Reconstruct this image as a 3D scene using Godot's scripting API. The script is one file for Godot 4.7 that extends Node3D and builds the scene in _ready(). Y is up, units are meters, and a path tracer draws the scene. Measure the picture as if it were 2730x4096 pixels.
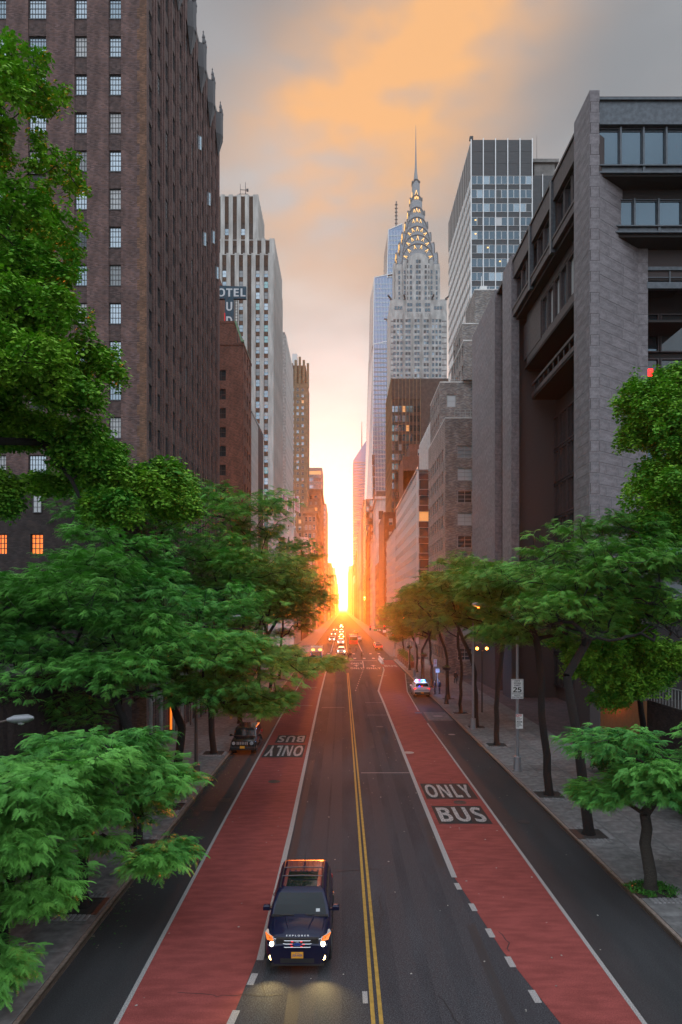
extends Node3D
# A long street canyon at sunset, seen from an overpass. x to the right, y up, the street runs along -z.

var M := {}
var rng := RandomNumberGenerator.new()
var mesh_cache := {}

const KERB_L := -8.3
const KERB_R := 10.8
const LINE_L := -14.1
const LINE_R := 16.5

# ---------------------------------------------------------------- mesh buffer
class MB:
	var v := PackedVector3Array()
	var n := PackedVector3Array()
	var t := PackedVector2Array()
	func put(p: Vector3, q: Vector3) -> void:
		v.append(p)
		n.append(q)
		var a := q.abs()
		if a.y >= a.x and a.y >= a.z:
			t.append(Vector2(p.x, p.z))
		elif a.x >= a.z:
			t.append(Vector2(p.z, -p.y))
		else:
			t.append(Vector2(p.x, -p.y))
	func put_smooth(p: Vector3, q: Vector3, uv: Vector2) -> void:
		v.append(p)
		n.append(q)
		t.append(uv)
	func tri(a: Vector3, b: Vector3, c: Vector3) -> void:  # counter-clockwise from outside
		var q := (b - a).cross(c - a)
		if q.length_squared() < 1e-14:
			return
		q = q.normalized()
		put(a, q)
		put(c, q)
		put(b, q)
	func quad(a: Vector3, b: Vector3, c: Vector3, d: Vector3) -> void:
		tri(a, b, c)
		tri(a, c, d)
	func box(lo: Vector3, hi: Vector3) -> void:
		hexa([Vector3(lo.x, lo.y, hi.z), Vector3(hi.x, lo.y, hi.z), Vector3(hi.x, hi.y, hi.z), Vector3(lo.x, hi.y, hi.z),
			Vector3(lo.x, lo.y, lo.z), Vector3(hi.x, lo.y, lo.z), Vector3(hi.x, hi.y, lo.z), Vector3(lo.x, hi.y, lo.z)])
	func hexa(c: Array) -> void:  # front a b c d (ccw), back e f g h in the same order
		quad(c[0], c[1], c[2], c[3])
		quad(c[5], c[4], c[7], c[6])
		quad(c[1], c[5], c[6], c[2])
		quad(c[4], c[0], c[3], c[7])
		quad(c[3], c[2], c[6], c[7])
		quad(c[4], c[5], c[1], c[0])
	func obox(x: Transform3D, s: Vector3) -> void:
		var h := s * 0.5
		var c := []
		for k in [[-1, -1, 1], [1, -1, 1], [1, 1, 1], [-1, 1, 1], [-1, -1, -1], [1, -1, -1], [1, 1, -1], [-1, 1, -1]]:
			c.append(x * Vector3(h.x * k[0], h.y * k[1], h.z * k[2]))
		hexa(c)
	func chamfer(lo: Vector3, hi: Vector3, c: float) -> void:  # box whose upper edges are cut
		var y := hi.y - c
		var a := [Vector3(lo.x, lo.y, hi.z), Vector3(hi.x, lo.y, hi.z), Vector3(hi.x, lo.y, lo.z), Vector3(lo.x, lo.y, lo.z)]
		var b := [Vector3(lo.x, y, hi.z), Vector3(hi.x, y, hi.z), Vector3(hi.x, y, lo.z), Vector3(lo.x, y, lo.z)]
		var d := [Vector3(lo.x + c, hi.y, hi.z - c), Vector3(hi.x - c, hi.y, hi.z - c), Vector3(hi.x - c, hi.y, lo.z + c), Vector3(lo.x + c, hi.y, lo.z + c)]
		for i in 4:
			var j := (i + 1) % 4
			quad(a[i], a[j], b[j], b[i])
			quad(b[i], b[j], d[j], d[i])
		quad(d[0], d[1], d[2], d[3])
	func beam(a: Vector3, b: Vector3, w: float, h: float) -> void:
		var f := (b - a).normalized()
		var s := f.cross(Vector3.UP)
		if s.length() < 0.01:
			s = Vector3.RIGHT
		s = s.normalized()
		var u := s.cross(f).normalized()
		obox(Transform3D(Basis(s, u, -f), (a + b) * 0.5), Vector3(w, h, a.distance_to(b)))
	func tube(p: Array, r: Array, sides: int, capped := true) -> void:
		var rings := []
		var last := Vector3.ZERO
		for i in p.size():
			var f: Vector3
			if i == 0:
				f = p[1] - p[0]
			elif i == p.size() - 1:
				f = p[i] - p[i - 1]
			else:
				f = (p[i + 1] - p[i - 1])
			f = f.normalized()
			var s := last - f * last.dot(f)
			if s.length() < 0.05:
				s = f.cross(Vector3(0.31, 0.2, 0.93))
				if s.length() < 0.05:
					s = f.cross(Vector3.RIGHT)
			s = s.normalized()
			last = s
			var u := f.cross(s)
			var ring := []
			for k in sides + 1:
				var a := TAU * k / sides
				ring.append(s * cos(a) + u * sin(a))
			rings.append(ring)
		var along := 0.0
		for i in p.size() - 1:
			var l: float = p[i].distance_to(p[i + 1])
			var ra: Array = rings[i]
			var rb: Array = rings[i + 1]
			var r0: float = r[i]
			var r1: float = r[i + 1]
			for k in sides:
				var a0: Vector3 = ra[k]
				var a1: Vector3 = ra[k + 1]
				var b0: Vector3 = rb[k]
				var b1: Vector3 = rb[k + 1]
				var pa: Vector3 = p[i]
				var pb: Vector3 = p[i + 1]
				var u0 := r0 * TAU * k / sides
				var u1 := r0 * TAU * (k + 1) / sides
				put_smooth(pa + a0 * r0, a0, Vector2(u0, along))
				put_smooth(pb + b1 * r1, b1, Vector2(u1, along + l))
				put_smooth(pa + a1 * r0, a1, Vector2(u1, along))
				put_smooth(pa + a0 * r0, a0, Vector2(u0, along))
				put_smooth(pb + b0 * r1, b0, Vector2(u0, along + l))
				put_smooth(pb + b1 * r1, b1, Vector2(u1, along + l))
			along += l
		if capped:
			for e in 2:
				var i := 0 if e == 0 else p.size() - 1
				var c: Vector3 = p[i]
				for k in sides:
					var a: Vector3 = c + rings[i][k] * r[i]
					var b: Vector3 = c + rings[i][k + 1] * r[i]
					if e == 0:
						tri(c, b, a)
					else:
						tri(c, a, b)
	func lathe(o: Vector3, prof: Array, sides: int) -> void:  # prof of Vector2(radius, y) upward
		for i in prof.size() - 1:
			var p: Vector2 = prof[i]
			var q: Vector2 = prof[i + 1]
			for k in sides:
				var a := TAU * k / sides
				var b := TAU * (k + 1) / sides
				var A := Vector3(cos(a), 0, -sin(a))
				var B := Vector3(cos(b), 0, -sin(b))
				quad(o + A * p.x + Vector3.UP * p.y, o + B * p.x + Vector3.UP * p.y, o + B * q.x + Vector3.UP * q.y, o + A * q.x + Vector3.UP * q.y)
	func prism(poly: Array, y0: float, y1: float) -> void:  # poly of Vector2(x, z), counter-clockwise seen from above (x right, z down the page is clockwise)
		var area := 0.0
		for i in poly.size():
			var a: Vector2 = poly[i]
			var b: Vector2 = poly[(i + 1) % poly.size()]
			area += a.x * b.y - b.x * a.y
		var q := poly.duplicate()
		if area > 0.0:
			q.reverse()
		for i in q.size():
			var a: Vector2 = q[i]
			var b: Vector2 = q[(i + 1) % q.size()]
			quad(Vector3(a.x, y0, a.y), Vector3(b.x, y0, b.y), Vector3(b.x, y1, b.y), Vector3(a.x, y1, a.y))
		var idx := Geometry2D.triangulate_polygon(PackedVector2Array(q))
		for i in range(0, idx.size(), 3):
			var a: Vector2 = q[idx[i]]
			var b: Vector2 = q[idx[i + 1]]
			var c: Vector2 = q[idx[i + 2]]
			if (b - a).cross(c - a) > 0.0:
				var w := b
				b = c
				c = w
			tri(Vector3(a.x, y1, a.y), Vector3(b.x, y1, b.y), Vector3(c.x, y1, c.y))
			tri(Vector3(a.x, y0, a.y), Vector3(c.x, y0, c.y), Vector3(b.x, y0, b.y))
	func plate(poly: Array, x: Transform3D, z0: float, z1: float) -> void:  # poly of Vector2 ccw in the local xy plane, extruded along local z
		var np := poly.size()
		var area := 0.0
		for i in np:
			var a: Vector2 = poly[i]
			var b: Vector2 = poly[(i + 1) % np]
			area += a.x * b.y - b.x * a.y
		var q := poly.duplicate()
		if area < 0.0:
			q.reverse()
		for i in np:
			var a: Vector2 = q[i]
			var b: Vector2 = q[(i + 1) % np]
			quad(x * Vector3(b.x, b.y, z1), x * Vector3(a.x, a.y, z1), x * Vector3(a.x, a.y, z0), x * Vector3(b.x, b.y, z0))
		var idx := Geometry2D.triangulate_polygon(PackedVector2Array(q))
		for i in range(0, idx.size(), 3):
			var a: Vector2 = q[idx[i]]
			var b: Vector2 = q[idx[i + 1]]
			var c: Vector2 = q[idx[i + 2]]
			if (b - a).cross(c - a) < 0.0:
				var w := b
				b = c
				c = w
			tri(x * Vector3(a.x, a.y, z1), x * Vector3(b.x, b.y, z1), x * Vector3(c.x, c.y, z1))
			tri(x * Vector3(a.x, a.y, z0), x * Vector3(c.x, c.y, z0), x * Vector3(b.x, b.y, z0))
	func add_to(am: ArrayMesh, m: Material) -> void:
		if v.is_empty():
			return
		var arr := []
		arr.resize(Mesh.ARRAY_MAX)
		arr[Mesh.ARRAY_VERTEX] = v
		arr[Mesh.ARRAY_NORMAL] = n
		arr[Mesh.ARRAY_TEX_UV] = t
		arr[Mesh.ARRAY_TEX_UV2] = t
		am.add_surface_from_arrays(Mesh.PRIMITIVE_TRIANGLES, arr)
		am.surface_set_material(am.get_surface_count() - 1, m)
	func mesh(m: Material) -> ArrayMesh:
		var am := ArrayMesh.new()
		add_to(am, m)
		return am

# ---------------------------------------------------------------- nodes
func show_mesh(called: String, mesh: Mesh, parent: Node = null, at := Transform3D()) -> MeshInstance3D:
	var o := MeshInstance3D.new()
	o.name = called
	o.mesh = mesh
	o.transform = at
	(parent if parent else self).add_child(o, true)
	return o

func put(mb: MB, called: String, m: Material, parent: Node = null) -> MeshInstance3D:
	return show_mesh(called, mb.mesh(m), parent)

func tag(o: Node, label: String, category := "", group := "", kind := "") -> Node:
	if label:
		o.set_meta("label", label)
	if category:
		o.set_meta("category", category)
	if group:
		o.set_meta("group", group)
	if kind:
		o.set_meta("kind", kind)
	return o

func thing(called: String, label: String, category: String, at := Vector3.ZERO, group := "") -> Node3D:
	var o := Node3D.new()
	o.name = called
	o.position = at
	add_child(o, true)
	tag(o, label, category, group)
	return o

func structure(mb: MB, called: String, m: Material, label := "") -> MeshInstance3D:
	var o := put(mb, called, m)
	tag(o, label, "", "", "structure")
	return o

# ---------------------------------------------------------------- materials
func lin(r: float, g: float, b: float) -> Color:
	return Color(r, g, b).linear_to_srgb()

func noise_tex(freq: float, oct: int, lo: float, hi: float, sd: int, size := 512, kind := FastNoiseLite.TYPE_SIMPLEX_SMOOTH) -> NoiseTexture2D:
	var f := FastNoiseLite.new()
	f.noise_type = kind
	f.frequency = freq
	f.fractal_octaves = oct
	f.seed = sd
	var g := Gradient.new()
	g.offsets = PackedFloat32Array([0.15, 0.85])
	g.colors = PackedColorArray([Color(lo, lo, lo), Color(hi, hi, hi)])
	var tx := NoiseTexture2D.new()
	tx.width = size
	tx.height = size
	tx.seamless = true
	tx.noise = f
	tx.color_ramp = g
	return tx

func mat(called: String, c: Color, rough := 0.85, opts := {}) -> StandardMaterial3D:
	var m := StandardMaterial3D.new()
	m.resource_name = called
	m.albedo_color = c
	m.roughness = rough
	m.metallic = opts.get("metal", 0.0)
	m.metallic_specular = opts.get("spec", 0.5)
	if opts.has("tex"):
		m.albedo_texture = opts.tex
		var s = opts.get("scale", 0.5)
		m.uv1_scale = s if s is Vector3 else Vector3(s, s, s)
	if opts.has("bump"):
		m.heightmap_enabled = true
		m.heightmap_texture = opts.bump
		m.heightmap_scale = opts.get("bump_cm", 1.0)
		if not opts.has("tex"):
			var s = opts.get("scale", 0.5)
			m.uv1_scale = s if s is Vector3 else Vector3(s, s, s)
	if opts.has("detail"):
		m.detail_enabled = true
		m.detail_blend_mode = BaseMaterial3D.BLEND_MODE_MUL
		m.detail_albedo = opts.detail
		m.detail_uv_layer = BaseMaterial3D.DETAIL_UV_2
		var s = opts.get("dscale", 0.05)
		m.uv2_scale = s if s is Vector3 else Vector3(s, s, s)
	if opts.has("emit"):
		m.emission_enabled = true
		m.emission = opts.emit
		m.emission_energy_multiplier = opts.get("energy", 1.0)
	if opts.has("coat"):
		m.clearcoat_enabled = true
		m.clearcoat = opts.coat
		m.clearcoat_roughness = 0.03
	if opts.has("back"):
		m.backlight_enabled = true
		m.backlight = opts.back
	M[called] = m
	return m

func brick_image(w: int, h: int, rows: int, cols: int, mortar: Color, base: Color, spread: float, sd: int) -> ImageTexture:
	var im := Image.create(w, h, false, Image.FORMAT_RGB8)
	im.fill(mortar)
	var r := RandomNumberGenerator.new()
	r.seed = sd
	var bh := float(h) / rows
	var bw := float(w) / cols
	for j in rows:
		var off := bw * 0.5 if j % 2 else 0.0
		for i in cols:
			var k := 1.0 + r.randf_range(-spread, spread)
			var warm := r.randf_range(-0.06, 0.06) * spread * 4.0
			var c := Color(base.r * k * (1.0 + warm), base.g * k, base.b * k * (1.0 - warm))
			var x0 := int(i * bw + off) + 1
			var x1 := int((i + 1) * bw + off)
			var y0 := int(j * bh) + 1
			var y1 := int((j + 1) * bh)
			im.fill_rect(Rect2i(x0, y0, mini(x1, w) - x0, y1 - y0), c)
			if x1 > w:
				im.fill_rect(Rect2i(0, y0, x1 - w, y1 - y0), c)
	return ImageTexture.create_from_image(im)

func make_materials() -> void:
	var fine := noise_tex(0.12, 4, 0.78, 1.0, 11)
	var speck := noise_tex(0.4, 2, 0.62, 1.0, 12)
	var tarmac := noise_tex(0.45, 3, 0.42, 1.0, 19)
	var tarmac_red := noise_tex(0.4, 3, 0.72, 1.0, 23)
	var smears := noise_tex(0.02, 6, 0.86, 1.0, 20)
	var mottled := noise_tex(0.015, 5, 0.78, 1.0, 13)
	var streaks := noise_tex(0.02, 5, 0.80, 1.0, 14)
	var worn := noise_tex(0.010, 6, 0.86, 1.0, 15)
	var chipped := noise_tex(0.06, 5, 0.62, 1.0, 18)
	var grain := noise_tex(0.05, 5, 0.84, 1.0, 16)
	var bark_n := noise_tex(0.06, 5, 0.35, 1.0, 17)
	M["t_fine"] = fine
	M["t_mottled"] = mottled
	# ground
	mat("asphalt", lin(0.119, 0.120, 0.131), 0.85, {"spec": 0.22, "tex": tarmac, "scale": 0.11, "detail": worn, "dscale": Vector3(0.11, 0.021, 1)})
	mat("track", lin(0.104, 0.104, 0.113), 0.8, {"spec": 0.25, "tex": tarmac, "scale": 0.11})
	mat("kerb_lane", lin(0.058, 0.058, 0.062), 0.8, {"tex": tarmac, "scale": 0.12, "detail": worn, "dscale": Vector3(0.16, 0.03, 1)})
	mat("patch", lin(0.034, 0.033, 0.034), 0.85, {"tex": tarmac, "scale": 0.15, "detail": worn, "dscale": 0.2})
	mat("red_lane", lin(0.385, 0.092, 0.082), 0.85, {"spec": 0.25, "tex": tarmac_red, "scale": 0.13, "detail": smears, "dscale": Vector3(0.07, 0.22, 1)})
	mat("white_paint", lin(0.78, 0.75, 0.72), 0.75, {"tex": chipped, "scale": 0.8, "detail": speck, "dscale": 0.5})
	mat("lettering_pale", lin(0.42, 0.32, 0.29), 0.8, {"tex": worn, "scale": 0.8})
	mat("yellow_paint", lin(0.66, 0.40, 0.07), 0.75, {"tex": worn, "scale": 0.8, "detail": speck, "dscale": 0.5})
	for k in 4:
		var s: float = [1.0, 0.9, 1.08, 0.82][k]
		mat("slab_%d" % k, lin(0.262 * s, 0.252 * s, 0.248 * s), 0.9, {"tex": mottled, "scale": 0.2 + 0.04 * k, "detail": worn, "dscale": 0.3})
	mat("paver", lin(0.15, 0.11, 0.12), 0.85, {"tex": brick_image(256, 256, 16, 16, Color(0.45, 0.42, 0.42), Color(0.9, 0.88, 0.88), 0.13, 3), "scale": 0.6, "detail": mottled, "dscale": 0.08})
	mat("kerb_stone", lin(0.30, 0.23, 0.19), 0.6, {"tex": mottled, "scale": 0.7})
	mat("kerb_steel", lin(0.30, 0.22, 0.17), 0.38, {"metal": 0.75, "tex": worn, "scale": 0.6})
	mat("soil", lin(0.052, 0.046, 0.042), 0.95, {"tex": speck, "scale": 1.2, "bump": speck, "bump_cm": 2.0})
	mat("cobble", lin(0.27, 0.26, 0.26), 0.8, {"tex": grain, "scale": 1.1})
	mat("cobble_dark", lin(0.19, 0.185, 0.185), 0.8, {"tex": grain, "scale": 1.3})
	mat("iron", lin(0.06, 0.055, 0.055), 0.6, {"metal": 0.4, "tex": grain, "scale": 2.0})
	mat("iron_pale", lin(0.36, 0.31, 0.28), 0.55, {"metal": 0.3, "tex": grain, "scale": 2.0})
	mat("ground_far", lin(0.12, 0.11, 0.105), 0.9, {"tex": mottled, "scale": 0.02})
	# walls
	var bt := brick_image(512, 512, 24, 8, Color(0.52, 0.50, 0.50), Color(0.86, 0.84, 0.84), 0.15, 5)
	mat("brick_tower", lin(0.188, 0.120, 0.108), 0.9, {"tex": bt, "scale": 0.55, "detail": streaks, "dscale": Vector3(0.09, 0.035, 1), "bump": bt, "bump_cm": 1.0})
	mat("brick_corner", lin(0.24, 0.135, 0.085), 0.9, {"tex": bt, "scale": 0.55, "detail": streaks, "dscale": 0.08})
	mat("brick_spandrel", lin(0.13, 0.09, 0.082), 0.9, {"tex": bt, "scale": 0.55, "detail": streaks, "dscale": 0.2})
	mat("brick_red", lin(0.26, 0.115, 0.08), 0.9, {"tex": bt, "scale": 0.55, "detail": streaks, "dscale": Vector3(0.05, 0.03, 1)})
	mat("brick_grey", lin(0.34, 0.32, 0.305), 0.9, {"tex": brick_image(512, 512, 20, 6, Color(0.55, 0.54, 0.53), Color(0.86, 0.85, 0.84), 0.17, 7), "scale": 0.42, "detail": streaks, "dscale": Vector3(0.05, 0.025, 1)})
	mat("brick_dark", lin(0.06, 0.045, 0.042), 0.9, {"tex": bt, "scale": 0.5, "detail": streaks, "dscale": 0.1})
	mat("limestone", lin(0.68, 0.655, 0.61), 0.85, {"tex": fine, "scale": 0.12, "detail": streaks, "dscale": Vector3(0.045, 0.009, 1)})
	mat("limestone_pale", lin(0.72, 0.70, 0.66), 0.85, {"tex": mottled, "scale": 0.1})
	mat("stone_grey", lin(0.30, 0.29, 0.275), 0.85, {"tex": grain, "scale": 0.2, "detail": streaks, "dscale": 0.05})
	mat("brown_panel", lin(0.20, 0.125, 0.085), 0.8, {"tex": brick_image(256, 256, 16, 32, Color(0.5, 0.45, 0.42), Color(0.8, 0.78, 0.76), 0.2, 9), "scale": 0.35})
	mat("brown_dark", lin(0.095, 0.07, 0.058), 0.85, {"tex": streaks, "scale": 0.05})
	mat("tan_brick", lin(0.32, 0.235, 0.14), 0.9, {"tex": fine, "scale": 0.2, "detail": streaks, "dscale": 0.03})
	mat("tan_stone", lin(0.36, 0.25, 0.175), 0.9, {"tex": fine, "scale": 0.2, "detail": streaks, "dscale": 0.03})
	mat("chrysler_brick", lin(0.64, 0.635, 0.61), 0.85, {"tex": fine, "scale": 0.12, "detail": streaks, "dscale": Vector3(0.03, 0.012, 1)})
	mat("chrysler_dark", lin(0.20, 0.20, 0.20), 0.85, {"tex": streaks, "scale": 0.05})
	mat("steel_crown", lin(0.24, 0.25, 0.26), 0.36, {"metal": 0.85, "tex": streaks, "scale": 0.1})
	mat("steel_dark", lin(0.10, 0.10, 0.10), 0.45, {"metal": 0.7})
	mat("copper", lin(0.20, 0.33, 0.20), 0.8, {"tex": grain, "scale": 0.4})
	for k in 4:
		var g: float = [1.0, 0.94, 1.06, 0.97][k]
		mat("granite_%d" % k, lin(0.255 * g, 0.232 * g, 0.245 * g), 0.8, {"tex": grain, "scale": 0.35, "detail": streaks, "dscale": 0.15})
	mat("granite_joint", lin(0.06, 0.05, 0.05), 0.95)
	mat("cor_ten", lin(0.064, 0.054, 0.057), 0.6, {"metal": 0.3, "tex": streaks, "scale": 0.2})
	mat("steel_blue", lin(0.085, 0.10, 0.115), 0.45, {"metal": 0.35, "tex": streaks, "scale": 0.2})
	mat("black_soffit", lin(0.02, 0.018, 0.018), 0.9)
	mat("mullion", lin(0.55, 0.55, 0.54), 0.35, {"metal": 0.6})
	mat("mullion_dark", lin(0.10, 0.10, 0.105), 0.45, {"metal": 0.5})
	mat("spandrel_dark", lin(0.032, 0.04, 0.045), 0.22, {"tex": streaks, "scale": 0.1})
	mat("spandrel_red", lin(0.055, 0.026, 0.028), 0.3, {"tex": streaks, "scale": 0.1})
	mat("louver", lin(0.05, 0.055, 0.06), 0.5, {"tex": streaks, "scale": Vector3(0.02, 0.6, 1)})
	mat("white_panel", lin(0.62, 0.62, 0.63), 0.7, {"tex": fine, "scale": 0.1})
	# glass: coated panes that mirror the eastern sky
	mat("glass_pale", lin(0.33, 0.385, 0.42), 0.08, {"metal": 0.75})
	mat("glass_mid", lin(0.22, 0.275, 0.31), 0.07, {"metal": 0.75})
	mat("glass_blue", lin(0.085, 0.12, 0.145), 0.06, {"metal": 0.75})
	mat("glass_dark", lin(0.06, 0.07, 0.075), 0.06, {"metal": 0.5})
	mat("glass_shade", lin(0.02, 0.024, 0.03), 0.35, {"spec": 0.3})
	mat("stone_dark", lin(0.12, 0.12, 0.125), 0.85, {"tex": grain, "scale": 0.4})
	mat("glass_gold", lin(0.52, 0.38, 0.14), 0.10, {"metal": 0.9})
	mat("glass_tower", lin(0.14, 0.205, 0.30), 0.12, {"metal": 0.75})
	mat("glass_teal", lin(0.20, 0.32, 0.32), 0.1, {"metal": 0.7})
	mat("blind", lin(0.44, 0.45, 0.45), 0.5, {"coat": 0.6})
	mat("blind_dim", lin(0.22, 0.24, 0.245), 0.5, {"coat": 0.6})
	mat("glass_lit", lin(0.5, 0.35, 0.2), 0.2, {"emit": Color(1.0, 0.62, 0.25), "energy": 0.42})
	mat("glass_amber", lin(0.4, 0.2, 0.06), 0.3, {"emit": Color(1.0, 0.45, 0.10), "energy": 1.0})
	mat("frame_dark", lin(0.035, 0.035, 0.038), 0.5)
	mat("frame_grey", lin(0.30, 0.30, 0.29), 0.5)
	mat("frame_white", lin(0.62, 0.62, 0.6), 0.6)
	mat("neon_warm", lin(0.8, 0.6, 0.3), 0.4, {"emit": Color(1.0, 0.74, 0.38), "energy": 1.0})
	# plants
	mat("bark", lin(0.034, 0.029, 0.026), 0.95, {"tex": bark_n, "scale": Vector3(1.6, 0.5, 1), "bump": bark_n, "bump_cm": 3.0})
	mat("bark_pale", lin(0.10, 0.088, 0.07), 0.95, {"tex": bark_n, "scale": Vector3(1.2, 0.5, 1), "bump": bark_n, "bump_cm": 3.0})
	mat("locust_leaf", Color.WHITE, 0.5, {"back": Color(0.4, 0.6, 0.2), "spec": 0.28})
	M.locust_leaf.vertex_color_use_as_albedo = true
	M.locust_leaf.cull_mode = BaseMaterial3D.CULL_DISABLED
	mat("plane_leaf", Color.WHITE, 0.55, {"back": Color(0.4, 0.6, 0.16), "spec": 0.25})
	M.plane_leaf.vertex_color_use_as_albedo = true
	M.plane_leaf.cull_mode = BaseMaterial3D.CULL_DISABLED
	# vehicles, furniture
	mat("paint_navy", lin(0.005, 0.007, 0.030), 0.35, {"coat": 0.5, "spec": 0.3})
	mat("paint_black", lin(0.012, 0.012, 0.013), 0.22, {"coat": 1.0})
	mat("paint_white", lin(0.72, 0.72, 0.72), 0.3, {"coat": 1.0})
	mat("paint_silver", lin(0.42, 0.42, 0.43), 0.3, {"metal": 0.5, "coat": 1.0})
	mat("paint_yellow", lin(0.72, 0.42, 0.03), 0.3, {"coat": 1.0})
	mat("paint_red", lin(0.45, 0.03, 0.025), 0.3, {"coat": 1.0})
	mat("paint_blue", lin(0.02, 0.06, 0.28), 0.3, {"coat": 0.6})
	mat("car_glass", lin(0.008, 0.012, 0.014), 0.03, {"spec": 0.4})
	mat("plastic_black", lin(0.016, 0.016, 0.017), 0.5)
	mat("rubber", lin(0.018, 0.018, 0.018), 0.85)
	mat("chrome", lin(0.75, 0.75, 0.76), 0.12, {"metal": 1.0})
	mat("alloy", lin(0.45, 0.45, 0.46), 0.3, {"metal": 0.9})
	mat("lamp_white", lin(0.9, 0.9, 0.85), 0.1, {"emit": Color(1.0, 0.93, 0.78), "energy": 12.0})
	mat("lamp_fog", lin(0.9, 0.85, 0.7), 0.1, {"emit": Color(1.0, 0.86, 0.55), "energy": 14.0})
	mat("lamp_amber", lin(0.8, 0.28, 0.05), 0.2, {"emit": Color(1.0, 0.33, 0.06), "energy": 0.5})
	mat("lamp_red", lin(0.6, 0.05, 0.04), 0.2, {"emit": Color(1.0, 0.07, 0.05), "energy": 3.0})
	mat("lamp_red_soft", lin(0.5, 0.04, 0.04), 0.2, {"emit": Color(1.0, 0.06, 0.10), "energy": 0.7})
	mat("lamp_blue", lin(0.2, 0.4, 0.9), 0.2, {"emit": Color(0.06, 0.2, 1.0), "energy": 6.0})
	mat("lamp_cyan", lin(0.3, 0.6, 0.9), 0.2, {"emit": Color(0.10, 0.50, 1.0), "energy": 6.0})
	mat("lamp_street", lin(0.9, 0.7, 0.4), 0.2, {"emit": Color(1.0, 0.62, 0.22), "energy": 9.0})
	mat("lens_clear", lin(0.55, 0.56, 0.56), 0.06, {"metal": 0.5})
	mat("galvanised", lin(0.34, 0.35, 0.37), 0.5, {"metal": 0.5, "tex": fine, "scale": 0.6})
	mat("lamp_brown", lin(0.12, 0.085, 0.075), 0.6, {"tex": fine, "scale": 0.6})
	mat("lamp_black", lin(0.02, 0.02, 0.022), 0.5)
	mat("sign_white", lin(0.80, 0.80, 0.78), 0.6)
	mat("sign_black", lin(0.015, 0.015, 0.016), 0.6)
	mat("sign_green", lin(0.02, 0.18, 0.07), 0.5)
	mat("sign_red", lin(0.55, 0.03, 0.03), 0.5)
	mat("sign_teal", lin(0.03, 0.085, 0.125), 0.5, {"tex": mottled, "scale": 0.6})
	mat("sign_letter", lin(0.60, 0.61, 0.62), 0.6)
	mat("plate_orange", lin(0.80, 0.36, 0.03), 0.5)
	mat("planter", lin(0.22, 0.12, 0.085), 0.85, {"tex": fine, "scale": 0.8})
	mat("skin", lin(0.42, 0.25, 0.18), 0.6)
	mat("cloth_navy", lin(0.014, 0.018, 0.035), 0.9)
	mat("cloth_brown", lin(0.12, 0.07, 0.04), 0.9)
	mat("cloth_black", lin(0.02, 0.02, 0.02), 0.9)
	mat("cloth_grey", lin(0.12, 0.12, 0.125), 0.9)
	mat("hair", lin(0.025, 0.018, 0.014), 0.7)
	mat("wood_fence", lin(0.30, 0.15, 0.06), 0.8, {"tex": grain, "scale": Vector3(2.5, 0.3, 1)})

# ---------------------------------------------------------------- camera, sky, sun
const SUN_UP := 1.0

func _ready() -> void:
	var cam := Camera3D.new()
	cam.name = "camera"
	cam.projection = Camera3D.PROJECTION_FRUSTUM
	cam.near = 0.1
	cam.far = 9000.0
	cam.size = 0.1 * 2.0 * 512.0 / 695.9
	cam.frustum_offset = Vector2(-1.75 / 695.9 * 0.1, 97.3 / 695.9 * 0.1)
	cam.position = Vector3(0, 10.8, 0)
	add_child(cam)
	var env := Environment.new()
	env.background_mode = Environment.BG_SKY
	env.sky = Sky.new()
	var pano := PanoramaSkyMaterial.new()
	pano.panorama = sky_picture()
	env.sky.sky_material = pano
	env.tonemap_mode = Environment.TONE_MAPPER_LINEAR
	env.tonemap_exposure = 1.42
	env.sdfgi_enabled = true
	env.ssao_enabled = true
	env.ssil_enabled = true
	env.volumetric_fog_enabled = true
	env.volumetric_fog_density = 0.00014
	env.volumetric_fog_albedo = Color(1.0, 0.97, 0.93)
	env.volumetric_fog_anisotropy = 0.88
	env.volumetric_fog_length = 3000.0
	var we := WorldEnvironment.new()
	we.name = "world"
	we.environment = env
	add_child(we)
	var sun := DirectionalLight3D.new()
	sun.name = "sun"
	sun.light_energy = 1.0
	sun.light_color = Color(1.0, 0.48, 0.16)
	sun.light_angular_distance = 0.5
	sun.shadow_enabled = true
	sun.rotation_degrees = Vector3(-SUN_UP, 180, 0)
	add_child(sun)
	rng.seed = 7
	make_materials()
	build_ground()
	build_left_side()
	build_right_side()
	build_far()
	build_trees()
	build_vehicles()
	build_street()

func ramp(x: float, stops: Array) -> Vector3:  # stops of [x, r, g, b]
	for i in stops.size() - 1:
		if x <= stops[i + 1][0]:
			var k := clampf((x - stops[i][0]) / (stops[i + 1][0] - stops[i][0]), 0, 1)
			k = k * k * (3.0 - 2.0 * k)
			return Vector3(stops[i][1], stops[i][2], stops[i][3]).lerp(Vector3(stops[i + 1][1], stops[i + 1][2], stops[i + 1][3]), k)
	var s = stops[-1]
	return Vector3(s[1], s[2], s[3])

func bump2(x: float, y: float, cx: float, cy: float, sx: float, sy: float, tilt := 0.0) -> float:
	var dx := x - cx
	var dy := y - cy - dx * tilt
	return exp(-(dx * dx) / (sx * sx) - (dy * dy) / (sy * sy))

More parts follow.
